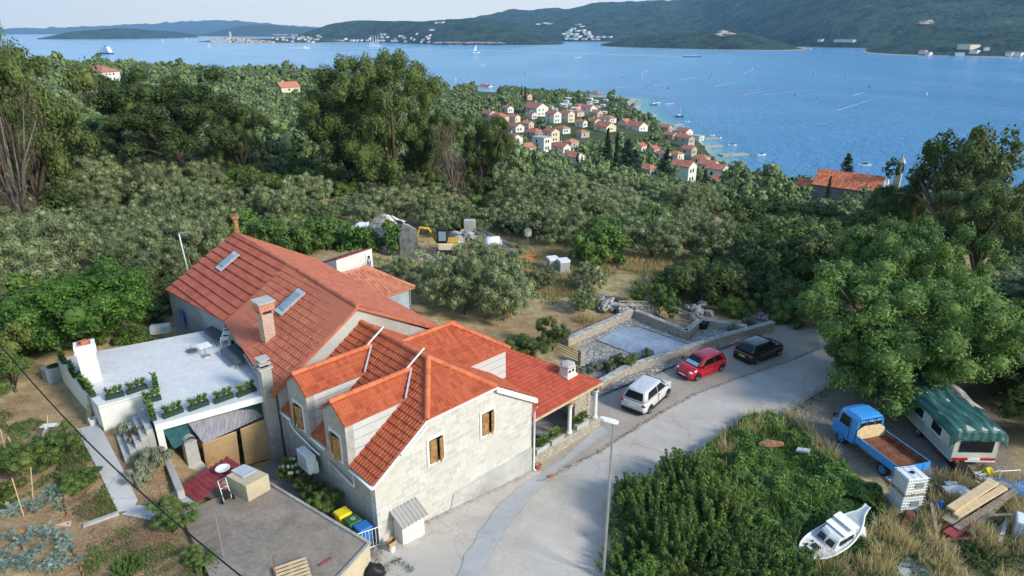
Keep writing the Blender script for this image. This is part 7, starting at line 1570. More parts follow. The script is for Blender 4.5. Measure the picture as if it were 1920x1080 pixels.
for k in range(26): cl.append((*(rp(rr.uniform(640, 705), rr.uniform(432, 492), rr.uniform(.5, 2.2))), .8))
for k in range(16): cl.append((*(rp(rr.uniform(727, 750), rr.uniform(415, 480), -.1)), .5))
cl = [c for c in cl if c[2] < aty(0, 404 + abs(c[0] / c[1] * 1100 + 960 - 715) * .35, c[1]).z]
V, F = cloud(77, cl, 220, .16, .7); npmesh('ivy', V, F, 'ivy_leaf', par=RN)
V = [tuple(rp(640 + 52 * i / 9, 426 - 12 * i / 9 + 30 * j / 9, 3.6 + j * -.2) + Vector((0, 0, .12 * math.sin(i * 1.3 + j)))) for i in range(10) for j in range(10)]
ii = np.arange(100).reshape(10, 10); F = np.stack([ii[:-1, :-1].ravel(), ii[1:, :-1].ravel(), ii[1:, 1:].ravel(), ii[:-1, 1:].ravel()], 1); o = npmesh('tarpaulin', V, F, 'white_plastic', loc=V[0], smooth=True); o.modifiers.new('s', 'SOLIDIFY').thickness = .03; tag(o, 'pale blue white tarpaulin behind the ivy covered ruin', 'tarpaulin')
V = [tuple(rp(728 + 28 * i / 7, 404 + 12 * i / 7 + 10 * j / 7, 2.5) + Vector((0, .3 * j, .08 * math.sin(i * 1.3 + j)))) for i in range(8) for j in range(8)]
ii = np.arange(64).reshape(8, 8); F = np.stack([ii[:-1, :-1].ravel(), ii[1:, :-1].ravel(), ii[1:, 1:].ravel(), ii[:-1, 1:].ravel()], 1); o = npmesh('tarpaulin', V, F, 'white_plastic', loc=V[0], smooth=True); o.modifiers.new('s', 'SOLIDIFY').thickness = .03; tag(o, 'small white tarpaulin draped on the top of the ruin gable', 'tarpaulin')
# white shed with red roof
S_ = thing('white_shed', 'low white shed with a dark red roof and white braced door behind the annex', 'shed', gp(650, 500)); zt = 2.35; q0, q1, q2 = at(630, 487, zt), at(697, 465, zt + .3), at(595, 478, zt - .3)
m = MB(); dd_ = q1 - q0; dd_.z = 0; e = Vector((-dd_.y, dd_.x, 0)).normalized() * 4.5; m.prism([Vector((q0.x, q0.y, -.6)), Vector((q0.x, q0.y, -.6)) + e, q0 + e + Vector((0, 0, -1.72)), q0], dd_ + Vector((0, 0, .3))); m.build('wall', 'white_wall', S_)
m = MB(); m.prism([q0 - dd_ * .03 + Vector((0, 0, .03)), q1 + dd_ * .03 + Vector((0, 0, .03)), q1 + dd_ * .03 + e, q0 - dd_ * .03 + e], (0, 0, .08)) if False else m.prism([q0 + Vector((0, 0, .03)) - e.normalized() * .15, q1 + Vector((0, 0, .03)) - e.normalized() * .15, q1 + e * 1.05 + Vector((0, 0, -1.75)), q0 + e * 1.05 + Vector((0, 0, -1.75))], (0, 0, .08)); m.build('roof', 'red_sheet', S_)
m = MB(); f0 = q0.lerp(q1, .8); n_ = -e.normalized(); m.obox(Vector((f0.x, f0.y, .5)) + n_ * .02, dd_ * .16, n_ * .04, (0, 0, 1.8)); dr = m.build('door', 'white_paint', S_); m = MB(); m.obox(Vector((f0.x, f0.y, .7)) + n_ * .062 + dd_ * .03, dd_ * .1, n_ * .01, (0, 0, 1.3)); m.build('opening', 'dark', dr)
m = MB(); m.tube([Vector((f0.x, f0.y, .7)) + n_ * .09 + dd_ * .03, Vector((f0.x, f0.y, 2.0)) + n_ * .09 + dd_ * .13], .04, 5); m.tube([Vector((f0.x, f0.y, 2.0)) + n_ * .09 + dd_ * .03, Vector((f0.x, f0.y, .7)) + n_ * .09 + dd_ * .13], .04, 5); m.build('brace', 'white_paint', dr)
# small excavator
D = thing('mini_excavator', 'small yellow excavator with a grey cab behind the annex', 'excavator', gp(838, 476)); p = ORG[D.name]; u_ = 1.0
for s_ in (-.75, .75): m = MB(); m.obox(p + Vector((-1.2, s_ - .2, 0)), (2.4, 0, 0), (0, .4, 0), (0, 0, .55)); m.build('track', 'rubber', D, bevel=.15)
m = MB(); m.obox(p + Vector((-.9, -.85, .65)), (2.3, 0, 0), (0, 1.7, 0), (0, 0, .8)); m.build('body', 'cream_wall', D, bevel=.12)
m = MB(); m.obox(p + Vector((-.2, -.8, 1.45)), (1.6, 0, 0), (0, .0 + 1.6, 0), (0, 0, .25)); m.build('engine_cover', 'digger_yellow', D, bevel=.06)
m = MB(); m.obox(p + Vector((-.95, -.8, 1.45)), (1.15, 0, 0), (0, 1.1, 0), (0, 0, 1.6)); cbn = m.build('cab', 'dark', D, bevel=.06)
m = MB(); m.obox(p + Vector((-.75, -.83, 1.75)), (.8, 0, 0), (0, .02, 0), (0, 0, 1.05)); m.build('cab_window', 'sky_glass', cbn)
for path, r_, nm in (([(-1.0, 0, 1.3), (-1.9, 0, 2.9), (-2.9, 0, 3.0)], .16, 'boom'), ([(-2.9, 0, 3.0), (-3.5, 0, 1.2)], .12, 'arm')): m = MB(); m.tube([p + Vector(q) for q in path], r_, 6); m.build(nm, 'digger_yellow', D)
m = MB(); m.obox(p + Vector((-3.9, -.35, .5)), (.6, 0, 0), (0, .7, 0), (.15, 0, .7)); m.build('bucket', 'digger_yellow', D)
# conveyor / crane lattice lying across the yard
A_, B_ = aty(885, 432, 74), gp(962, 478); t = thing('lattice_jib', 'long dark lattice jib slanting down across the building yard', 'crane jib', B_); m = MB(); B_ = B_ + Vector((0, 0, .5))
for o_ in ((0, 0), (.6, .0), (.3, .55)): m.tube([A_ + Vector((0, o_[0], o_[1])), B_ + Vector((0, o_[0], o_[1]))], .06, 5)
for k in range(14): q0, q1 = A_.lerp(B_, k / 14), A_.lerp(B_, (k + 1) / 14); m.tube([q0, q1 + Vector((0, .6, 0))], .035, 4); m.tube([q0 + Vector((0, .6, 0)), q1 + Vector((0, .3, .55))], .035, 4)
m.build('lattice', 'galv', t); m = MB(); m.obox(A_ + Vector((-.9, -.3, 0)), (1.3, 0, 0), (0, 1.0, 0), (0, 0, 1.2)); m.build('counterweight', 'plinth_mat', t)
for x_, y_, r_, lb in ((924, 470, .8, 'white round tank lying in the building yard'),): p = gp(x_, y_); m = MB(); m.lathe(p + Vector((-.9, 0, r_)), [(0, 0), (r_ * .7, .05), (r_, .3), (r_, 1.6), (r_ * .7, 1.85), (0, 1.9)], 16, (1, .2, 0)); tag(m.build('white_tank', 'white_plastic', loc=p, smooth=True), lb, 'tank')
p = gp(990, 462); m = MB(); m.tube([p, p + Vector((0, 0, 1.3))], .05, 5); m.lathe(p + Vector((0, 0, 1.3)), [(0, 0), (.4, 0), (.42, .7), (.2, .85), (0, .85)], 12); tag(m.build('drum_on_post', 'cream_wall', loc=p), 'cream plastic drum on a post in the building yard', 'drum')
p = gp(990, 488); m = MB(); m.blob(p + Vector((0, 0, .25)), (1.3, .7, .35), 10, .5); tag(m.build('red_sheeting', 'orange_paint', loc=p), 'orange red heap of sheeting in the building yard', 'heap')
p = gp(968, 482); m = MB(); m.blob(p + Vector((0, 0, .2)), (.7, .5, .25), 10, .5); tag(m.build('blue_sheeting', 'tarp_blue', loc=p), 'small blue bag left of the orange red heap', 'bag')
for i, (x_, y_, lb) in enumerate(((1036, 508, 'left white topped pallet of grey blocks in the yard'), (1056, 512, 'right white topped pallet of grey blocks in the yard'))):
    p = gp(x_, y_); t = thing('block_pallet', lb, 'pallet of blocks', p, 'pallets of blocks'); m = MB(); m.box(p + Vector((0, 0, .1)), (1.0, 1.0, 1.15), .3); m.build('blocks', 'concrete_grey', t); m = MB(); m.box(p + Vector((0, 0, 1.252)), (1.05, 1.05, .2), .3); m.build('cover', 'white_plastic', t)
    m = MB(); m.box(p, (1.1, 1.1, .1), .3); m.build('base', 'old_wood', t)
for x_, y_, L_, a_, lb, mt in ((800, 432, 3.0, .2, 'dark red trailer frame at the back of the yard', 'red_sheet'), (945, 462, 3.5, .6, 'stack of brown formwork boards right of the jib', 'red_sheet'), (1000, 500, 4, .9, 'stack of grey planks in the dry grass', 'old_wood'), (900, 458, 3, .1, 'pale planks beside the white tank', 'old_wood'), (690, 508, 2.5, .4, 'rusty scrap lying in front of the white shed', 'rust_pipe')):
    p = gp(x_, y_); m = MB(); rr = random.Random(int(x_))
    for k in range(6): m.obox(p + Vector((rr.uniform(-.3, .3), rr.uniform(-.4, .4), .06 * k + .1)), (L_ * math.cos(a_ + rr.uniform(-.08, .08)), -L_ * math.sin(a_), 0), (.1, .22, 0), (0, 0, .05))
    tag(m.build('board_stack', mt, loc=p), lb, 'board stack')
# things left of the old house
p = at(318, 618, 2.0); t = thing('machine_frame', 'dark tubular frame with a white box beside the far wall of the old house', 'machine', p); m = MB()
for k in range(4): m.tube([p + Vector((-1.6, k * .5, .3)), p + Vector((.2, k * .5, 1.4))], .04, 5)
m.build('frame', 'dark', t); m = MB(); m.box(p + Vector((-.4, -.4, .0)), (1.2, .7, .5), .3); m.build('white_box', 'white_plastic', t)
# ---------------------------------------------------------------- junk yard lower right
def plank(a, b, w_, h, mat, label, z=.3, name='plank', group=None):
    A_, B_ = gp(*a) + Vector((0, 0, z)), gp(*b) + Vector((0, 0, z * 1.4)); d = B_ - A_; m = MB(); m.obox(A_, d, Vector((-d.y, d.x, 0)).normalized() * w_, (0, 0, h)); return tag(m.build(name, mat, loc=A_), label, 'plank', group)
plank((1784, 985), (1862, 940), .42, .12, 'new_wood', 'thick fresh yellow beam on top of the plank heap', .75)
plank((1792, 992), (1880, 945), .3, .12, 'new_wood', 'second fresh yellow beam right below the thick one', .62)
plank((1780, 1000), (1890, 932), .5, .05, 'old_wood', 'wide grey plank under the yellow beams', .5)
plank((1795, 1008), (1905, 940), .3, .05, 'old_wood', 'long grey plank right of the wide grey one', .4)
plank((1822, 1012), (1915, 920), .25, .05, 'old_wood', 'narrow grey plank slanting toward the right container', .3)
plank((1770, 1000), (1850, 950), .3, .06, 'red_sheet', 'red painted board under the plank heap', .25); plank((1785, 1020), (1840, 985), .5, .35, 'red_sheet', 'crumpled red metal under the lower end of the plank heap', .02)
plank((1692, 1015), (1716, 970), .35, .06, 'rust', 'rusty sheet strip below the stacked containers', .15); plank((1775, 1025), (1815, 1048), .12, .05, 'white_plastic', 'thin white strip below the plank heap', .1); plank((1825, 1060), (1860, 1080), .12, .05, 'old_wood', 'thin grey lath at the bottom edge', .1)
plank((1768, 858), (1800, 905), .6, .5, 'dark', 'black slab edge leaning below the truck tail', .05); plank((1800, 985), (1828, 965), .18, .1, 'galv', 'short grey pipe at the left of the plank heap', .2)
def tyre(x_, y_, z, label, tilt=0):
    p = gp(x_, y_); m = MB(); ax = (math.sin(tilt), 0, math.cos(tilt)); m.lathe(p + Vector((0, 0, z)), [(.2, -.09), (.3, -.11), (.34, 0), (.3, .11), (.2, .09), (.18, 0), (.2, -.09)], 20, ax); tag(m.build('tyre', 'tyre', loc=p), label, 'tyre', 'scattered tyres')
tyre(1752, 925, .12, 'black tyre lying flat near the orange tube'); tyre(1765, 930, .3, 'second black tyre leaning on the first', .5); tyre(1812, 895, .2, 'black tyre below the caravan bumper', .7)
for x_, y_, r_, mt, lb in ((1757, 938, (.35, .25, .12), 'orange_paint', 'orange rubber ring piece beside the tyres'), (1795, 930, (.75, .5, .3), 'white_plastic', 'big white plastic sack in the weeds'), (1785, 915, (.4, .3, .2), 'white_plastic', 'smaller white sack left of a yellow jerrycan'), (1832, 895, (.35, .25, .2), 'cream_wall', 'cream sack below the caravan'),
                           (1850, 893, (.3, .25, .3), 'yellow_plastic', 'yellow jerrycan below the caravan'), (1868, 905, (.8, .5, .15), 'white_plastic', 'crumpled white sheet below the caravan rear'), (1893, 925, (1.1, .8, .35), 'tarp_blue', 'crumpled bright blue tarpaulin at the right edge'), (1800, 912, (.18, .18, .15), 'orange_paint', 'orange can in the junk'),
                           (1760, 960, (.25, .25, .4), 'tarp_blue', 'light blue drum in the weeds'), (1765, 985, (.35, .2, .12), 'orange_paint', 'orange and white cap beside the light blue drum'), (1637, 992, (.16, .16, .25), 'cream_wall', 'small pale bucket right of the stranded boat'), (1642, 1003, (.22, .2, .15), 'plinth_mat', 'pale stone below the small pale bucket'),
                           (1815, 1040, (.3, .2, .1), 'white_plastic', 'small white scrap below the red metal')):
    p = gp(x_, y_); m = MB(); m.blob(p + Vector((0, 0, r_[2] * .7)), r_, 12, .45, int(x_)); tag(m.build('junk_piece' if 'sack' not in lb else 'sack', mt, loc=p), lb, 'scrap')
p = gp(1870, 912); m = MB(); m.tube([p, p + Vector((0, .1, .9)), p + Vector((1.1, .2, .9)), p + Vector((1.1, .1, 0))], .03, 6); tag(m.build('bent_tube', 'white_plastic', loc=p), 'bent white tube frame behind the blue tarpaulin', 'frame')
p = gp(1676, 945); m = MB(); m.tube([p, p + Vector((.3, .5, 1.1)), p + Vector((.5, .2, 1.3))], .025, 5); m.obox(p + Vector((-.2, -.1, 0)), (.7, .2, 0), (.1, .5, .1), (0, 0, .25)); tag(m.build('wheelbarrow', 'galv', loc=p), 'grey metal barrow frame left of the stacked containers', 'wheelbarrow')
p = gp(1443, 845); m = MB(); m.blob(p + Vector((0, 0, .45)), (.75, .3, .22), 12, .3, 3); tag(m.build('rusty_trunk', 'rust_pipe', loc=p), 'rusty log shaped scrap lying on the vines', 'scrap')
plank((1490, 858), (1512, 866), .35, .12, 'white_plastic', 'white plastic board on the vines', .4)
A_ = [gp(x, y) for x, y in ((1655, 1090), (1700, 1045), (1760, 1075), (1740, 1120))]; tag(drape('concrete_pad', None, 'path_mat', .05, world=[tuple(p)[:2] for p in A_]), kind='structure')
# ---------------------------------------------------------------- ground cover
def cover(name, poly, n, h, leaf, asp, mat, label, seed, mound=.5, ns=.5, tuft=False, excl=None):
    r = np.random.default_rng(seed); P0 = np.array(gpoly(poly)) if poly else None; out = []
    lo, hi = P0.min(0), P0.max(0); got = []; c = 0
    while c < n:
        Q = r.uniform(lo, hi, (n * 2, 2)); k = inpoly(Q[:, 0], Q[:, 1], [tuple(a) for a in P0]); Q = Q[k]; got.append(Q); c += len(Q)
        if len(got) > 40: break
    Q = np.concatenate(got)[:n]
    nz = np.array([noise.noise((a * ns, b * ns, seed)) + .5 * noise.noise((a * ns * 3, b * ns * 3, seed)) for a, b in Q])
    if tuft: k = nz > -.05; Q, nz = Q[k], nz[k]
    if excl:
        for ex in excl: k = ~inpoly(Q[:, 0], Q[:, 1], ex); Q, nz = Q[k], nz[k]
    z = terr(Q[:, 0], Q[:, 1]); N = len(Q)
    if not tuft:
        zz = z + np.clip(mound * (.55 + nz), .03, 3) * (.75 + .3 * r.random(N)); C = np.stack([Q[:, 0], Q[:, 1], zz], 1); nr = r.normal(size=(N, 3)) * .6 + np.array([.1, -.1, 1]); nr /= np.linalg.norm(nr, axis=1)[:, None]
        t = np.cross(nr, r.normal(size=(N, 3))); t /= np.linalg.norm(t, axis=1)[:, None]; b = np.cross(nr, t); s_ = leaf * (.6 + .8 * r.random(N)); a = t * s_[:, None]; b = b * (s_ * asp)[:, None]
        V = np.stack([C - a, C - b, C + a, C + b], 1).reshape(-1, 3); F = np.arange(N * 4).reshape(N, 4)
    else:
        an = r.random(N) * 6.28; d = np.stack([np.cos(an), np.sin(an), an * 0], 1); hh = h * (.4 + .9 * r.random(N)) * (1 + nz); C = np.stack([Q[:, 0], Q[:, 1], z - .02], 1); ln = np.stack([r.normal(size=N) * .3, r.normal(size=N) * .3, np.ones(N)], 1) * hh[:, None]; s_ = (leaf * (.6 + .8 * r.random(N)))[:, None]
        V = np.stack([C - d * s_, C + d * s_, C + ln + d * s_ * .25, C + ln - d * s_ * .25], 1).reshape(-1, 3); F = np.arange(N * 4).reshape(N, 4)
    o = npmesh(name, V, F, mat); tag(o, label, kind='stuff'); return o
IVY = [(1300, 868), (1352, 825), (1395, 795), (1440, 785), (1480, 800), (1530, 850), (1600, 895), (1650, 930), (1665, 985), (1640, 960), (1585, 935), (1520, 968), (1492, 1015), (1500, 1090), (1400, 1100), (1340, 1000), (1290, 930)]
cover('vines', IVY, 95000, 0, .075, .8, 'ivy_leaf', 'thick carpet of green vines beside the road', 31, mound=.75, ns=.55)
cover('vines', [(1150, 930), (1300, 870), (1420, 950), (1500, 1090), (1150, 1110), (1140, 1000)], 52000, 0, .06, .5, 'bush_leaf', 'green undergrowth below the roadside shrubs', 32, mound=.9, ns=.6)
cover('weeds', IVY, 9000, .5, .03, 1, 'shoot_leaf', 'taller weeds poking out of the vines', 63, ns=.8, tuft=True)
cover('weeds', [(1280, 880), (1400, 785), (1480, 780), (1600, 880), (1540, 870), (1440, 800), (1330, 880)], 5000, .55, .016, 1, 'straw', 'dry stalks along the upper edge of the vines', 64, ns=1.1, tuft=True)
TG = [(1500, 1090), (1500, 1040), (1620, 1010), (1680, 950), (1740, 900), (1790, 900), (1980, 900), (1980, 1110)]
cover('tall_grass', TG, 30000, .5, .014, 1, 'straw', 'tall dry grass and weeds among the junk', 33, ns=.7, tuft=True)
cover('weeds', TG, 34000, 0, .045, .45, 'shoot_leaf', 'green weeds among the junk and planks', 34, mound=.35, ns=.9)
cover('weeds', [(1480, 1080), (1490, 1000), (1560, 940), (1650, 950), (1660, 1000), (1600, 1060), (1560, 1095)], 26000, 0, .055, .6, 'ivy_leaf', 'low vines spreading around the stranded boat', 62, mound=.3, ns=.9)
cover('dry_grass', [(980, 470), (1120, 480), (1290, 470), (1400, 430), (1450, 470), (1400, 560), (1480, 590), (1330, 590), (1190, 560), (1060, 640), (960, 650), (930, 600)], 90000, .42, .022, 1, 'straw', 'tall dry straw coloured grass in the field behind the house', 35, ns=.16, tuft=True)
cover('dry_grass', [(600, 500), (770, 430), (900, 430), (1080, 450), (1130, 520), (980, 560), (860, 500), (700, 520)], 30000, .4, .022, 1, 'straw', 'dry grass between the scrap in the building yard', 36, ns=.16, tuft=True)
cover('dry_grass', [(150, 330), (300, 300), (480, 300), (520, 400), (420, 420), (200, 370)], 30000, .5, .03, 1, 'straw', 'dry grass clearings under the left oaks', 37, ns=.1, tuft=True)
gpth = [[tuple(gp(x, y))[:2] for x, y in ((138, 800), (185, 797), (262, 940), (335, 964), (305, 988), (155, 992), (222, 960))]]
cover('weeds', [(-100, 700), (60, 760), (130, 800), (330, 860), (330, 1000), (420, 1100), (-200, 1120)], 14000, 0, .035, .5, 'bush_leaf', 'low green weeds between the vegetable beds', 38, mound=.12, ns=.8, excl=gpth) if False else None
cover('weeds', [(190, 880), (230, 960), (420, 1060), (440, 1100), (150, 1100), (170, 990)], 9000, .1, .02, 1, 'bush_leaf', 'patches of green grass in the garden soil', 39, ns=.8, tuft=True, excl=gpth)
cover('weeds', [(0, 770), (130, 800), (250, 960), (150, 980), (100, 900), (0, 960)], 9000, .13, .02, 1, 'bush_leaf', 'patches of low weeds in the upper vegetable garden', 40, ns=.7, tuft=True, excl=gpth)
rr = random.Random(12)
for i, (x_, y_, s_, lb, mt) in enumerate(((155, 915, .5, 'leafy courgette plant beside the garden path', 0), (25, 870, .55, 'climbing bean plant on the stakes', 0), (10, 930, .5, 'yellow green bean plant at the left edge', 0), (240, 1070, .35, 'small bright lettuce at the bottom of the garden', 0), (370, 1062, .4, 'yellow flowering plant by the outbuilding wall', 0), (395, 1075, .35, 'green leafy plant by the outbuilding wall at the bottom', 0), (175, 905, .4, 'second leafy courgette plant beside the garden path', 0))):
    p = gp(x_, y_); use(thick2 if i % 2 else shr, p, i, (s_, s_, s_ * .6), lb, cat='plant')

# gravel, leaf litter and weeds along the broken road edges
def litter(name, line, n, spread, size, mat, label, seed, tall=0.0):
    r = np.random.default_rng(seed); P = [gp(*q) for q in line]; S_ = []
    for k in range(n):
        q = r.random() * (len(P) - 1); i = int(q); c = P[i].lerp(P[i + 1], q - i); d = (P[i + 1] - P[i]).normalized(); o = r.normal() * spread; S_.append((c.x - d.y * o, c.y + d.x * o))
    S_ = np.array(S_); z = terr(S_[:, 0], S_[:, 1]) + .075; N = len(S_); an = r.random(N) * 6.28; s_ = size * (.4 + r.random(N) ** 2 * 1.4)
    if tall: 
        d = np.stack([np.cos(an), np.sin(an), an * 0], 1) * (s_ * .3)[:, None]; u = np.stack([r.normal(size=N) * .4, r.normal(size=N) * .4, np.ones(N)], 1) * (tall * (.4 + r.random(N)))[:, None]; C = np.stack([S_[:, 0], S_[:, 1], z - .08], 1); V = np.stack([C - d, C + d, C + u + d * .3, C + u - d * .3], 1)
    else:
        a = np.stack([np.cos(an), np.sin(an), r.normal(size=N) * .35], 1) * s_[:, None]; b = np.stack([-np.sin(an), np.cos(an), r.normal(size=N) * .35], 1) * (s_ * .7)[:, None]; C = np.stack([S_[:, 0], S_[:, 1], z + s_ * .25], 1); V = np.stack([C - a, C - b, C + a, C + b], 1)
    V = V.reshape(-1, 3); tag(npmesh(name, V, np.arange(N * 4).reshape(N, 4), mat), label, kind='stuff')
litter('gravel', [(1150, 1090), (1180, 960), (1290, 868), (1400, 790), (1480, 772), (1560, 722), (1610, 700)], 5200, .28, .035, 'wall_grit', 'loose grit along the lower edge of the road', 51)
litter('weeds', [(1170, 1000), (1220, 900), (1290, 872), (1350, 832), (1400, 792), (1480, 776), (1560, 726)], 3800, .22, .05, 'bush_leaf', 'low weeds creeping over the lower road edge', 52, .14)
litter('leaf_litter', [(1010, 905), (1120, 850), (1180, 812), (1240, 775), (1300, 742), (1380, 712), (1470, 682), (1538, 655)], 2600, .09, .022, 'dead_twig', 'dry leaves collected in the joint of the road', 53)
litter('leaf_litter', [(1125, 742), (1250, 694), (1400, 640), (1450, 616)], 2600, .12, .025, 'dead_twig', 'dry leaves at the foot of the long curved wall', 54)
litter('gravel', [(700, 1075), (712, 1030), (850, 955), (990, 888)], 1800, .12, .022, 'wall_grit', 'grit at the foot of the white gable', 55)
litter('gravel', [(1460, 790), (1560, 760), (1640, 800), (1700, 880)], 6000, 1.1, .03, 'wall_grit', 'loose gravel around the blue truck', 56)
litter('weeds', [(700, 1085), (745, 1050), (770, 1075)], 900, .12, .05, 'bush_leaf', 'weeds in the crack of the paving by the outbuilding', 57, .1)
litter('weeds', [(1500, 610), (1560, 620), (1640, 640)], 1500, .4, .06, 'straw', 'dry weeds where the road ends under the trees', 58, .3)
litter('wood_chips', [(215, 1010), (330, 1045), (420, 1085)], 7000, .75, .022, 'dry_leaf', 'pale wood chips spread over the garden soil', 59)
litter('wood_chips', [(120, 840), (160, 930), (170, 975)], 3500, .3, .022, 'dry_leaf', 'pale wood chips left of the garden path', 60)
litter('debris', [(1700, 900), (1760, 960), (1800, 920), (1880, 900), (1780, 1010), (1860, 1040)], 700, .9, .16, 'debris_mat', 'small scraps of plastic, wood and metal in the junk pile', 61)
rr = random.Random(77)
for i in range(16):
    x_, y_ = rr.uniform(1745, 1900), rr.uniform(895, 1030); p = gp(x_, y_); an = rr.uniform(-.3, 1.2); L_ = rr.uniform(.8, 2.2); m = MB(); m.obox(p + Vector((0, 0, rr.uniform(.1, .4))), (L_ * math.cos(an), L_ * math.sin(an), rr.uniform(-.2, .3)), (-.15 * math.sin(an), .15 * math.cos(an), 0), (0, 0, .04)); tag(m.build('scrap_board', ['old_wood', 'old_wood', 'rust', 'white_plastic', 'galv'][i % 5], loc=p), ['grey scrap board', 'grey scrap board', 'rusty scrap strip', 'white scrap strip', 'grey metal scrap strip'][i % 5] + ' lying in the junk heap at lower right', 'scrap', 'scrap boards in the junk heap')
# ---------------------------------------------------------------- far shore towns, ships and boats
def onhill(name, px, py):
    V = HILL[name]; n = int(V.shape[1] / 1.6); A = V[:, :n]; dz = A[..., 2] - CH; d = A[..., 1] * _c - dz * _s; X = 960 + FPX * A[..., 0] / d; Y = 540 - FPX * (A[..., 1] * _s + dz * _c) / d
    ok = A[..., 2] > SEA + .5; D = np.where(ok, (X - px) ** 2 + ((Y - py) * 2) ** 2, 1e9); i, j = np.unravel_index(np.argmin(D), D.shape); return Vector(A[i, j])
FARP = {}
def far_house(hill_, px, py, w_, label, group, wall='white_wall', roof='tile_far', st=2, flat=False):
    p = onhill(hill_, px, py); key = (wall, roof, st, flat)
    if key not in FARP:
        t = thing('far_house', 'x', 'house', (0, 0, 0)); m = MB(); h_ = 3 * st
        m.prism([(-.5, -.5, -2), (.5, -.5, -2), (.5, .5, -2), (-.5, .5, -2)], (0, 0, h_ + 2)) if flat else m.prism([(-.5, -.5, -2), (.5, -.5, -2), (.5, -.5, h_), (0, -.5, h_ + 2.4), (-.5, -.5, h_)], (0, 1, 0)); m.build('wall', wall, t)
        m = MB()
        if flat: m.prism([(-.52, -.52, h_), (.52, -.52, h_), (.52, .52, h_), (-.52, .52, h_)], (0, 0, .4))
        else:
            for s_ in (-1, 1): m.prism([(s_ * .56, -.54, h_ - .2), (0, -.54, h_ + 2.5), (0, .54, h_ + 2.5), (s_ * .56, .54, h_ - .2)], (0, 0, .3))
        m.build('roof', roof if not flat else 'plinth_mat', t)
        FARP[key] = [t, False]
    t, u_ = FARP[key]; o = copy_tree(t) if u_ else t; FARP[key][1] = True; W_ = w_ / FPX * p.y / 1.0
    o.location = p - Vector((0, 0, 1)); o.rotation_euler = (0, 0, random.uniform(-.5, .9)); o.scale = (W_, W_ * .9, 1.15); o['label'] = label; o['group'] = group
rr = random.Random(2)
for i in range(95):      # the old town on its headland
    x_ = rr.uniform(394, 512); top = 80 - 9 * math.exp(-((x_ - 440) / 42) ** 2); far_house('town_headland', x_, rr.uniform(top, 80.5), rr.uniform(3.2, 5.5), 'small pale house crowded in the old town on the far headland', 'houses of the far old town', rr.choice(['white_wall', 'pink_wall', 'cream_wall', 'cream_wall']), 'tile_clay', 2)
for i in range(60):
    x_ = rr.uniform(505, 600); far_house('town_headland' if i % 2 else 'hills_behind_town', x_, rr.uniform(64, 80), rr.uniform(3.5, 6), 'pale house in the far town spreading right of the headland', 'houses of the far town slope', rr.choice(['white_wall', 'pink_wall', 'white_wall']), 'tile_clay', 2)
for i in range(58):
    x_ = rr.uniform(578, 812); py_ = 79.5 - rr.random() ** 2 * (5 if x_ < 715 else 16); far_house('wooded_headland', x_, py_, rr.uniform(3.5, 6.5), 'white house with red roof along the far shore below the wooded hill', 'houses along the far shore', rr.choice(['white_wall', 'white_wall', 'cream_wall']), 'tile_far', 2)
for i in range(26): far_house('mountain_ridge', rr.uniform(1058, 1110), rr.uniform(55, 77), rr.uniform(6, 9), 'white hotel block in the bay left of the low promontory', 'white blocks of the far bay', 'white_wall', 'tile_far', 3, True)
for i in range(13): far_house('mountain_ridge', rr.uniform(1105, 1148), rr.uniform(66, 77), rr.uniform(5, 8), 'white house with red roof right of the far hotel blocks', 'houses of the far bay', 'white_wall', 'tile_far', 2)
for i, (x_, y_) in enumerate(((1085, 48), (1093, 49), (1010, 46), (1024, 44), (1030, 45), (820, 44), (828, 43), (812, 57))): far_house('mountain_ridge' if x_ > 900 else 'wooded_headland', x_, y_, 9, 'pale long building high on the far wooded slope', 'pale buildings high on the far slope', 'white_wall', 'tile_far', 2, True)
for i in range(17): far_house('mountain_ridge', rr.uniform(1535, 1605), rr.uniform(80, 91), rr.uniform(6, 10), 'white shore house between the two dark promontories', 'houses between the promontories', 'white_wall', 'tile_far', 2)
for i, (x_, y_, w_, lb) in enumerate(((1815, 90, 26, 'large tan stepped building on the right promontory'), (1800, 101, 14, 'white villa left of the tan stepped building'), (1828, 100, 14, 'white villa right of the tan stepped building'), (1730, 101, 12, 'white house low on the right promontory'), (1742, 103, 9, 'small white house beside another on the right promontory'), (1893, 105, 12, 'pale house near the right edge of the far shore'), (1908, 106, 14, 'red roofed house at the right edge of the far shore'), (1850, 96, 8, 'tiny house on the slope right of the tan building'))):
    far_house('right_promontory', x_, y_, w_, lb, 'buildings on the right promontory', 'cream_wall' if i == 0 else 'white_wall', 'tile_far', 3 if i == 0 else 2, i < 3)
p = onhill('town_headland', 433, 73); m = MB(); m.box(p - Vector((0, 0, 3)), (9, 9, 38)); m.prism([p + Vector((-5, -5, 35)), p + Vector((5, -5, 35)), p + Vector((5, 5, 35)), p + Vector((-5, 5, 35))], (0, 0, .1)); loft(m, [[p + Vector((a * w_, b * w_, z)) for a, b in ((-1, -1), (1, -1), (1, 1), (-1, 1))] for w_, z in ((4.5, 35.2), (3, 41), (.3, 48))]); tag(m.build('church_tower', 'cream_wall', loc=p), 'pale church tower above the far old town', 'tower')
def quarry(hill_, px, py, w_, h_, label):
    p = onhill(hill_, px, py); W_ = w_ / FPX * p.y; m = MB(); m.blob(p + Vector((0, 2, 0)), (W_ / 2, W_ * .3, h_ / FPX * p.y), 14, .6, int(px)); tag(m.build('bare_rock', 'quarry_stone', loc=p), label, 'rock face')
quarry('low_promontory', 1361, 66, 30, 6, 'bare pale quarry patch on top of the low promontory'); quarry('mountain_ridge', 1738, 48, 26, 5, 'bare pale patch on the mountain slope'); quarry('low_promontory', 1510, 92, 26, 3, 'bare rocky tip of the low promontory')
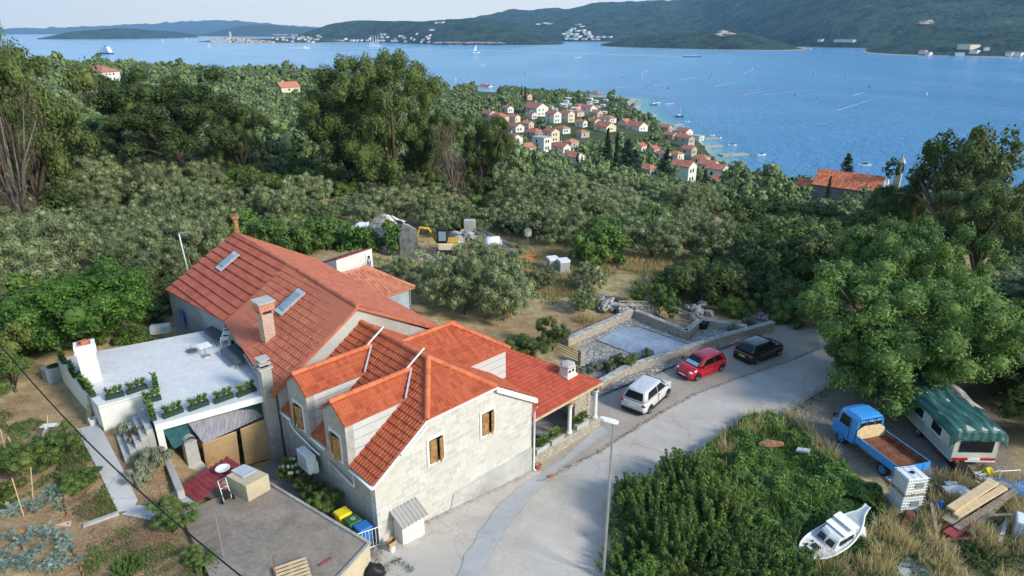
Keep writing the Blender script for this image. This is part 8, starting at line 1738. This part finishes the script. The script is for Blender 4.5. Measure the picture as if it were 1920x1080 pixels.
for k in range(7): quarry('wooded_headland', 825 + k * 19, 83.5, 22, 1.6, 'pale pinkish cliff piece along the shore of the wooded headland')
# ---- ships
def sea_at(px, py): p = at(px, py, SEA); return p
def ship(px, py, Lpx, rz, label, decks=3, Wr=.16, hull='white_plastic', name='ship', mast=0, low=False, cat='ship'):
    p = sea_at(px, py); L = Lpx / FPX * p.y / max(.35, abs(math.cos(rz))); Wd = L * Wr; t = thing(name, label, cat, (0, 0, 0)); H_ = L * (.055 if not low else .035)
    hp = lambda z, k: [(-L / 2, -Wd / 2 * k, z), (L * .28, -Wd / 2 * k, z), (L / 2 - (1 - k) * L * .1, 0, z), (L * .28, Wd / 2 * k, z), (-L / 2, Wd / 2 * k, z)]
    m = MB(); loft(m, [hp(-1, .8), hp(H_, 1.0)]); m.build('hull', hull, t)
    for d_ in range(decks):
        k = .95 - .035 * d_; z = H_ + d_ * H_ * (.62 if not low else .5); x0, x1 = -L * .44 + d_ * L * .02, L * (.3 - .05 * d_); m = MB(); m.prism([(x0, -Wd / 2 * k, z), (x1, -Wd / 2 * k, z), (x1 + L * .03, 0, z), (x1, Wd / 2 * k, z), (x0, Wd / 2 * k, z)], (0, 0, H_ * .5)); dk = m.build('deck', 'white_paint', t)
        m = MB(); m.prism([(x0 + L * .01, -Wd / 2 * k - .15, z + H_ * .15), (x1 - L * .01, -Wd / 2 * k - .15, z + H_ * .15), (x1 - L * .01, -Wd / 2 * k - .15, z + H_ * .33), (x0 + L * .01, -Wd / 2 * k - .15, z + H_ * .33)], (0, -.1, 0)); m.build('window_band', 'glass_dark', dk)
    if decks > 3: m = MB(); m.prism([(-L * .2, -Wd * .1, H_ + decks * H_ * .6), (-L * .12, -Wd * .1, H_ + decks * H_ * .6), (-L * .14, -Wd * .1, H_ * (decks * .62 + 2)), (-L * .2, -Wd * .1, H_ * (decks * .62 + 2))], (0, Wd * .2, 0)); m.build('funnel', 'blue_plastic', t)
    for k in range(mast): x = -L * .3 + k * L * .6 / max(1, mast - 1); m = MB(); m.tube([(x, 0, H_), (x, 0, L * .85)], L * .018, 5); m.tube([(x, 0, L * .5), (x - L * .14, 0, H_ * 2)], L * .02, 4); m.build('mast', 'white_plastic', t)
    t.location = p; t.rotation_euler = (0, 0, rz); return t
ship(197, 101, 36, 2.62, 'large white cruise ship anchored beyond the left hillside', 7, .2, 'paint_navy', 'cruise_ship'); ship(562, 91, 34, .05, 'grey white ferry sailing before the far town', 2, .18, name='ferry_ship')
ship(1298, 107, 33, .1, 'dark low speed ferry at the head of the long white wake', 2, .16, 'paint_navy', 'ferry_ship', low=True); ship(420, 80, 18, .1, 'white passenger ship moored at the far old town', 3)
ship(703, 87, 21, .1, 'three masted white sailing ship off the far shore', 1, .14, mast=4, name='tall_ship')
def boat(px, py, Lpx, rz, label, sail=False, grp='small boats in the bay', color='white_plastic'):
    p = sea_at(px, py); L = max(3.5, Lpx / FPX * p.y / 1.02); t = thing('motor_boat' if not sail else 'sailing_boat', label, 'boat', (0, 0, 0), grp); Wd = L * .3; m = MB()
    hp = lambda z, k: [(-L / 2, -Wd / 2 * k, z), (L * .15, -Wd / 2 * k, z), (L / 2, 0, z + L * .03), (L * .15, Wd / 2 * k, z), (-L / 2, Wd / 2 * k, z)]
    loft(m, [hp(-.2, .7), hp(L * .13, 1)]); m.build('hull', color, t); m = MB(); m.prism([(-L * .2, -Wd * .35, L * .13), (L * .15, -Wd * .3, L * .13), (L * .08, -Wd * .25, L * .27), (-L * .2, -Wd * .3, L * .27)], (0, Wd * .65, 0)); m.build('cabin', 'white_paint' if color != 'white_plastic' else 'glass_dark', t)
    if sail: m = MB(); m.tube([(L * .05, 0, 0), (L * .05, 0, L * 1.25)], L * .02, 5); m.build('mast', 'white_plastic', t)
    if sail == 2: m = MB(); m.prism([(L * .04, 0, L * .2), (L * .04, 0, L * 1.2), (-L * .45, 0, L * .22)], (0, .05, 0)); m.build('sail', 'white_plastic', t)
    t.location = p; t.rotation_euler = (0, 0, rz)
for a in ((1428, 291, 17, .1, 'white cabin boat right of the long pier'), (1373, 273, 16, -.2, 'white motor boat off the middle pier'), (1348, 259, 12, .2, 'small white boat off the first pier'), (1336, 254, 8, .1, 'tiny boat farthest out from the first pier'), (1223, 217, 11, .1, 'white boat near the green trees by the beach'), (1226, 197, 13, .3, 'dark hulled boat below the beach tip', 0, 'small boats in the bay', 'paint_navy'),
          (1233, 193, 11, .3, 'low dinghy beside the dark hulled boat'), (1252, 195, 8, .1, 'small boat right of the dark hulled boat'), (1259, 194, 7, .1, 'tiny boat at the right end of the moored group'), (1289, 228, 9, 0, 'small white boat below the moored sailing boat'), (1274, 219, 16, -.2, 'moored sailing boat with blue hull near the village', 1, 'small boats in the bay', 'paint_navy'),
          (1620, 311, 24, 3.0, 'white boat moored left of the bell tower'), (893, 99, 12, .2, 'white sailing yacht crossing before the headland', 2), (1083, 108, 10, .2, 'white motor yacht below the long wake'), (350, 78, 6, .1, 'white sailing boat before the far channel', 2), (394, 90, 7, .1, 'sailing boat nearest the far old town', 2), (307, 80, 6, .2, 'sailing boat left of the far channel', 2), (545, 80, 7, .1, 'sailing boat under the far old town quay', 2), (1857, 364, 14, 1.2, 'white boat half hidden behind the right oak', 2), (905, 122, 6, .1, 'small motor boat in the open channel')):
    boat(*a)
SAILC = ['tail_red', 'dark', 'white_plastic', 'yellow_plastic', 'paint_red', 'dark', 'tarp_blue']
for i, (x_, y_) in enumerate(((1003, 107), (1114, 118), (1212, 135), (1205, 142), (1234, 152), (1270, 120), (1286, 126), (1335, 142), (1330, 149), (1411, 131), (1409, 97), (1490, 181), (1525, 140), (1530, 190), (1585, 147), (1782, 165), (1738, 178), (1368, 119), (1267, 184), (1253, 168), (1212, 167), (1170, 147), (984, 140), (884, 143), (855, 150), (1395, 178), (1630, 165), (1415, 167), (920, 127), (1090, 133), (1315, 232), (1170, 145))):
    p = sea_at(x_, y_); t = thing('windsurfer', 'x', 'windsurfer', (0, 0, 0), 'windsurfers and kites scattered over the channel'); t['label'] = 'tiny windsurf sail ' + ('coloured red', 'coloured black', 'coloured white', 'coloured yellow', 'dark red', 'very dark', 'coloured blue')[i % 7] + ' out on the channel'
    m = MB(); m.prism([(-1.3, -.3, 0), (1.2, -.3, 0), (1.5, 0, 0), (1.2, .3, 0), (-1.3, .3, 0)], (0, 0, .15)); m.build('board', 'white_plastic', t); m = MB(); m.prism([(.3, 0, .2), (-.1, 0, 4.8), (-.9, .1, 3.4), (-1.8, .1, 1.3)], (0, .06, 0)); m.build('sail', SAILC[i % 7], t); t.location = p; t.rotation_euler = (0, 0, rr.uniform(-.8, .8)); t.scale = (.75,) * 3
# wakes: foam lying on the water
def wake(pts, w0, w1, label):
    P = [sea_at(*q) for q in pts]; V = []; n = 60
    for i in range(n + 1):
        q = i / n * (len(P) - 1); k = min(int(q), len(P) - 2); c = P[k].lerp(P[k + 1], q - k); d = (P[k + 1] - P[k]).normalized(); s_ = Vector((-d.y, d.x, 0)); w_ = w0 + (w1 - w0) * i / n
        wb_ = w_ * (1 + .3 * noise.noise((i * .7, 1, 1))); V += [tuple(c + s_ * wb_ + Vector((0, 0, .25))), tuple(c - s_ * wb_ + Vector((0, 0, .25)))]
    F = np.array([(2 * i, 2 * i + 1, 2 * i + 3, 2 * i + 2) for i in range(n)]); tag(npmesh('wake', V, F, 'foam'), label, kind='stuff')
wake([(1285, 107), (1100, 101), (900, 95), (700, 91), (560, 88.5)], 7, 9, 'long white foam wake of the fast ferry')
for i, (a, b) in enumerate((((985, 140), (1030, 136)), ((1340, 163), (1395, 150)), ((1430, 178), (1530, 168)), ((1155, 165), (1205, 160)), ((1225, 160), (1262, 156)), ((1275, 150), (1310, 143)), ((1395, 137), (1412, 131)), ((1395, 178), (1440, 170)), ((1600, 180), (1620, 173)), ((1570, 208), (1640, 185)), ((500, 93), (560, 95)))): wake([a, b], .45, .15, 'thin foam streak behind a windsurfer')
# piers and beach
def pier(a, b, w_, label):
    A_, B_ = sea_at(*a), sea_at(*b); d = B_ - A_; m = MB(); m.obox(A_ - Vector((0, 0, 1.5)), d, Vector((-d.y, d.x, 0)).normalized() * w_, (0, 0, 2.3)); tag(m.build('pier', 'concrete_grey', loc=A_), label, 'pier')
pier((1322, 262), (1352, 261), 4, 'first stone pier at the top of the waterside row'); pier((1322, 277), (1356, 275), 4, 'middle stone pier below the stone house'); pier((1356, 294), (1404, 291), 5, 'long stone pier lowest on the shore'); pier((1195, 198), (1184, 202), 3, 'small jetty on the beach tip'); pier((1272, 233), (1255, 236), 4, 'short quay by the green trees')
tag(drape('beach', None, 'beach_mat', .5, 2.0, world=wob([tuple(at(x, y, SEA))[:2] for x, y in ((1193, 181), (1197, 186), (1185, 196), (1168, 212), (1150, 218), (1148, 214), (1165, 204), (1176, 192), (1186, 183))], 1.5, 4)), kind='structure')
# shore lane on the left hillside
tag(drape('lane', None, 'road_mat', 1.2, 2.0, world=[tuple(aty(x, y, d_))[:2] for x, y, d_ in ((395, 152, 330), (402, 140, 420), (414, 136, 470), (420, 138, 470), (413, 150, 400), (406, 154, 330))]), kind='structure')
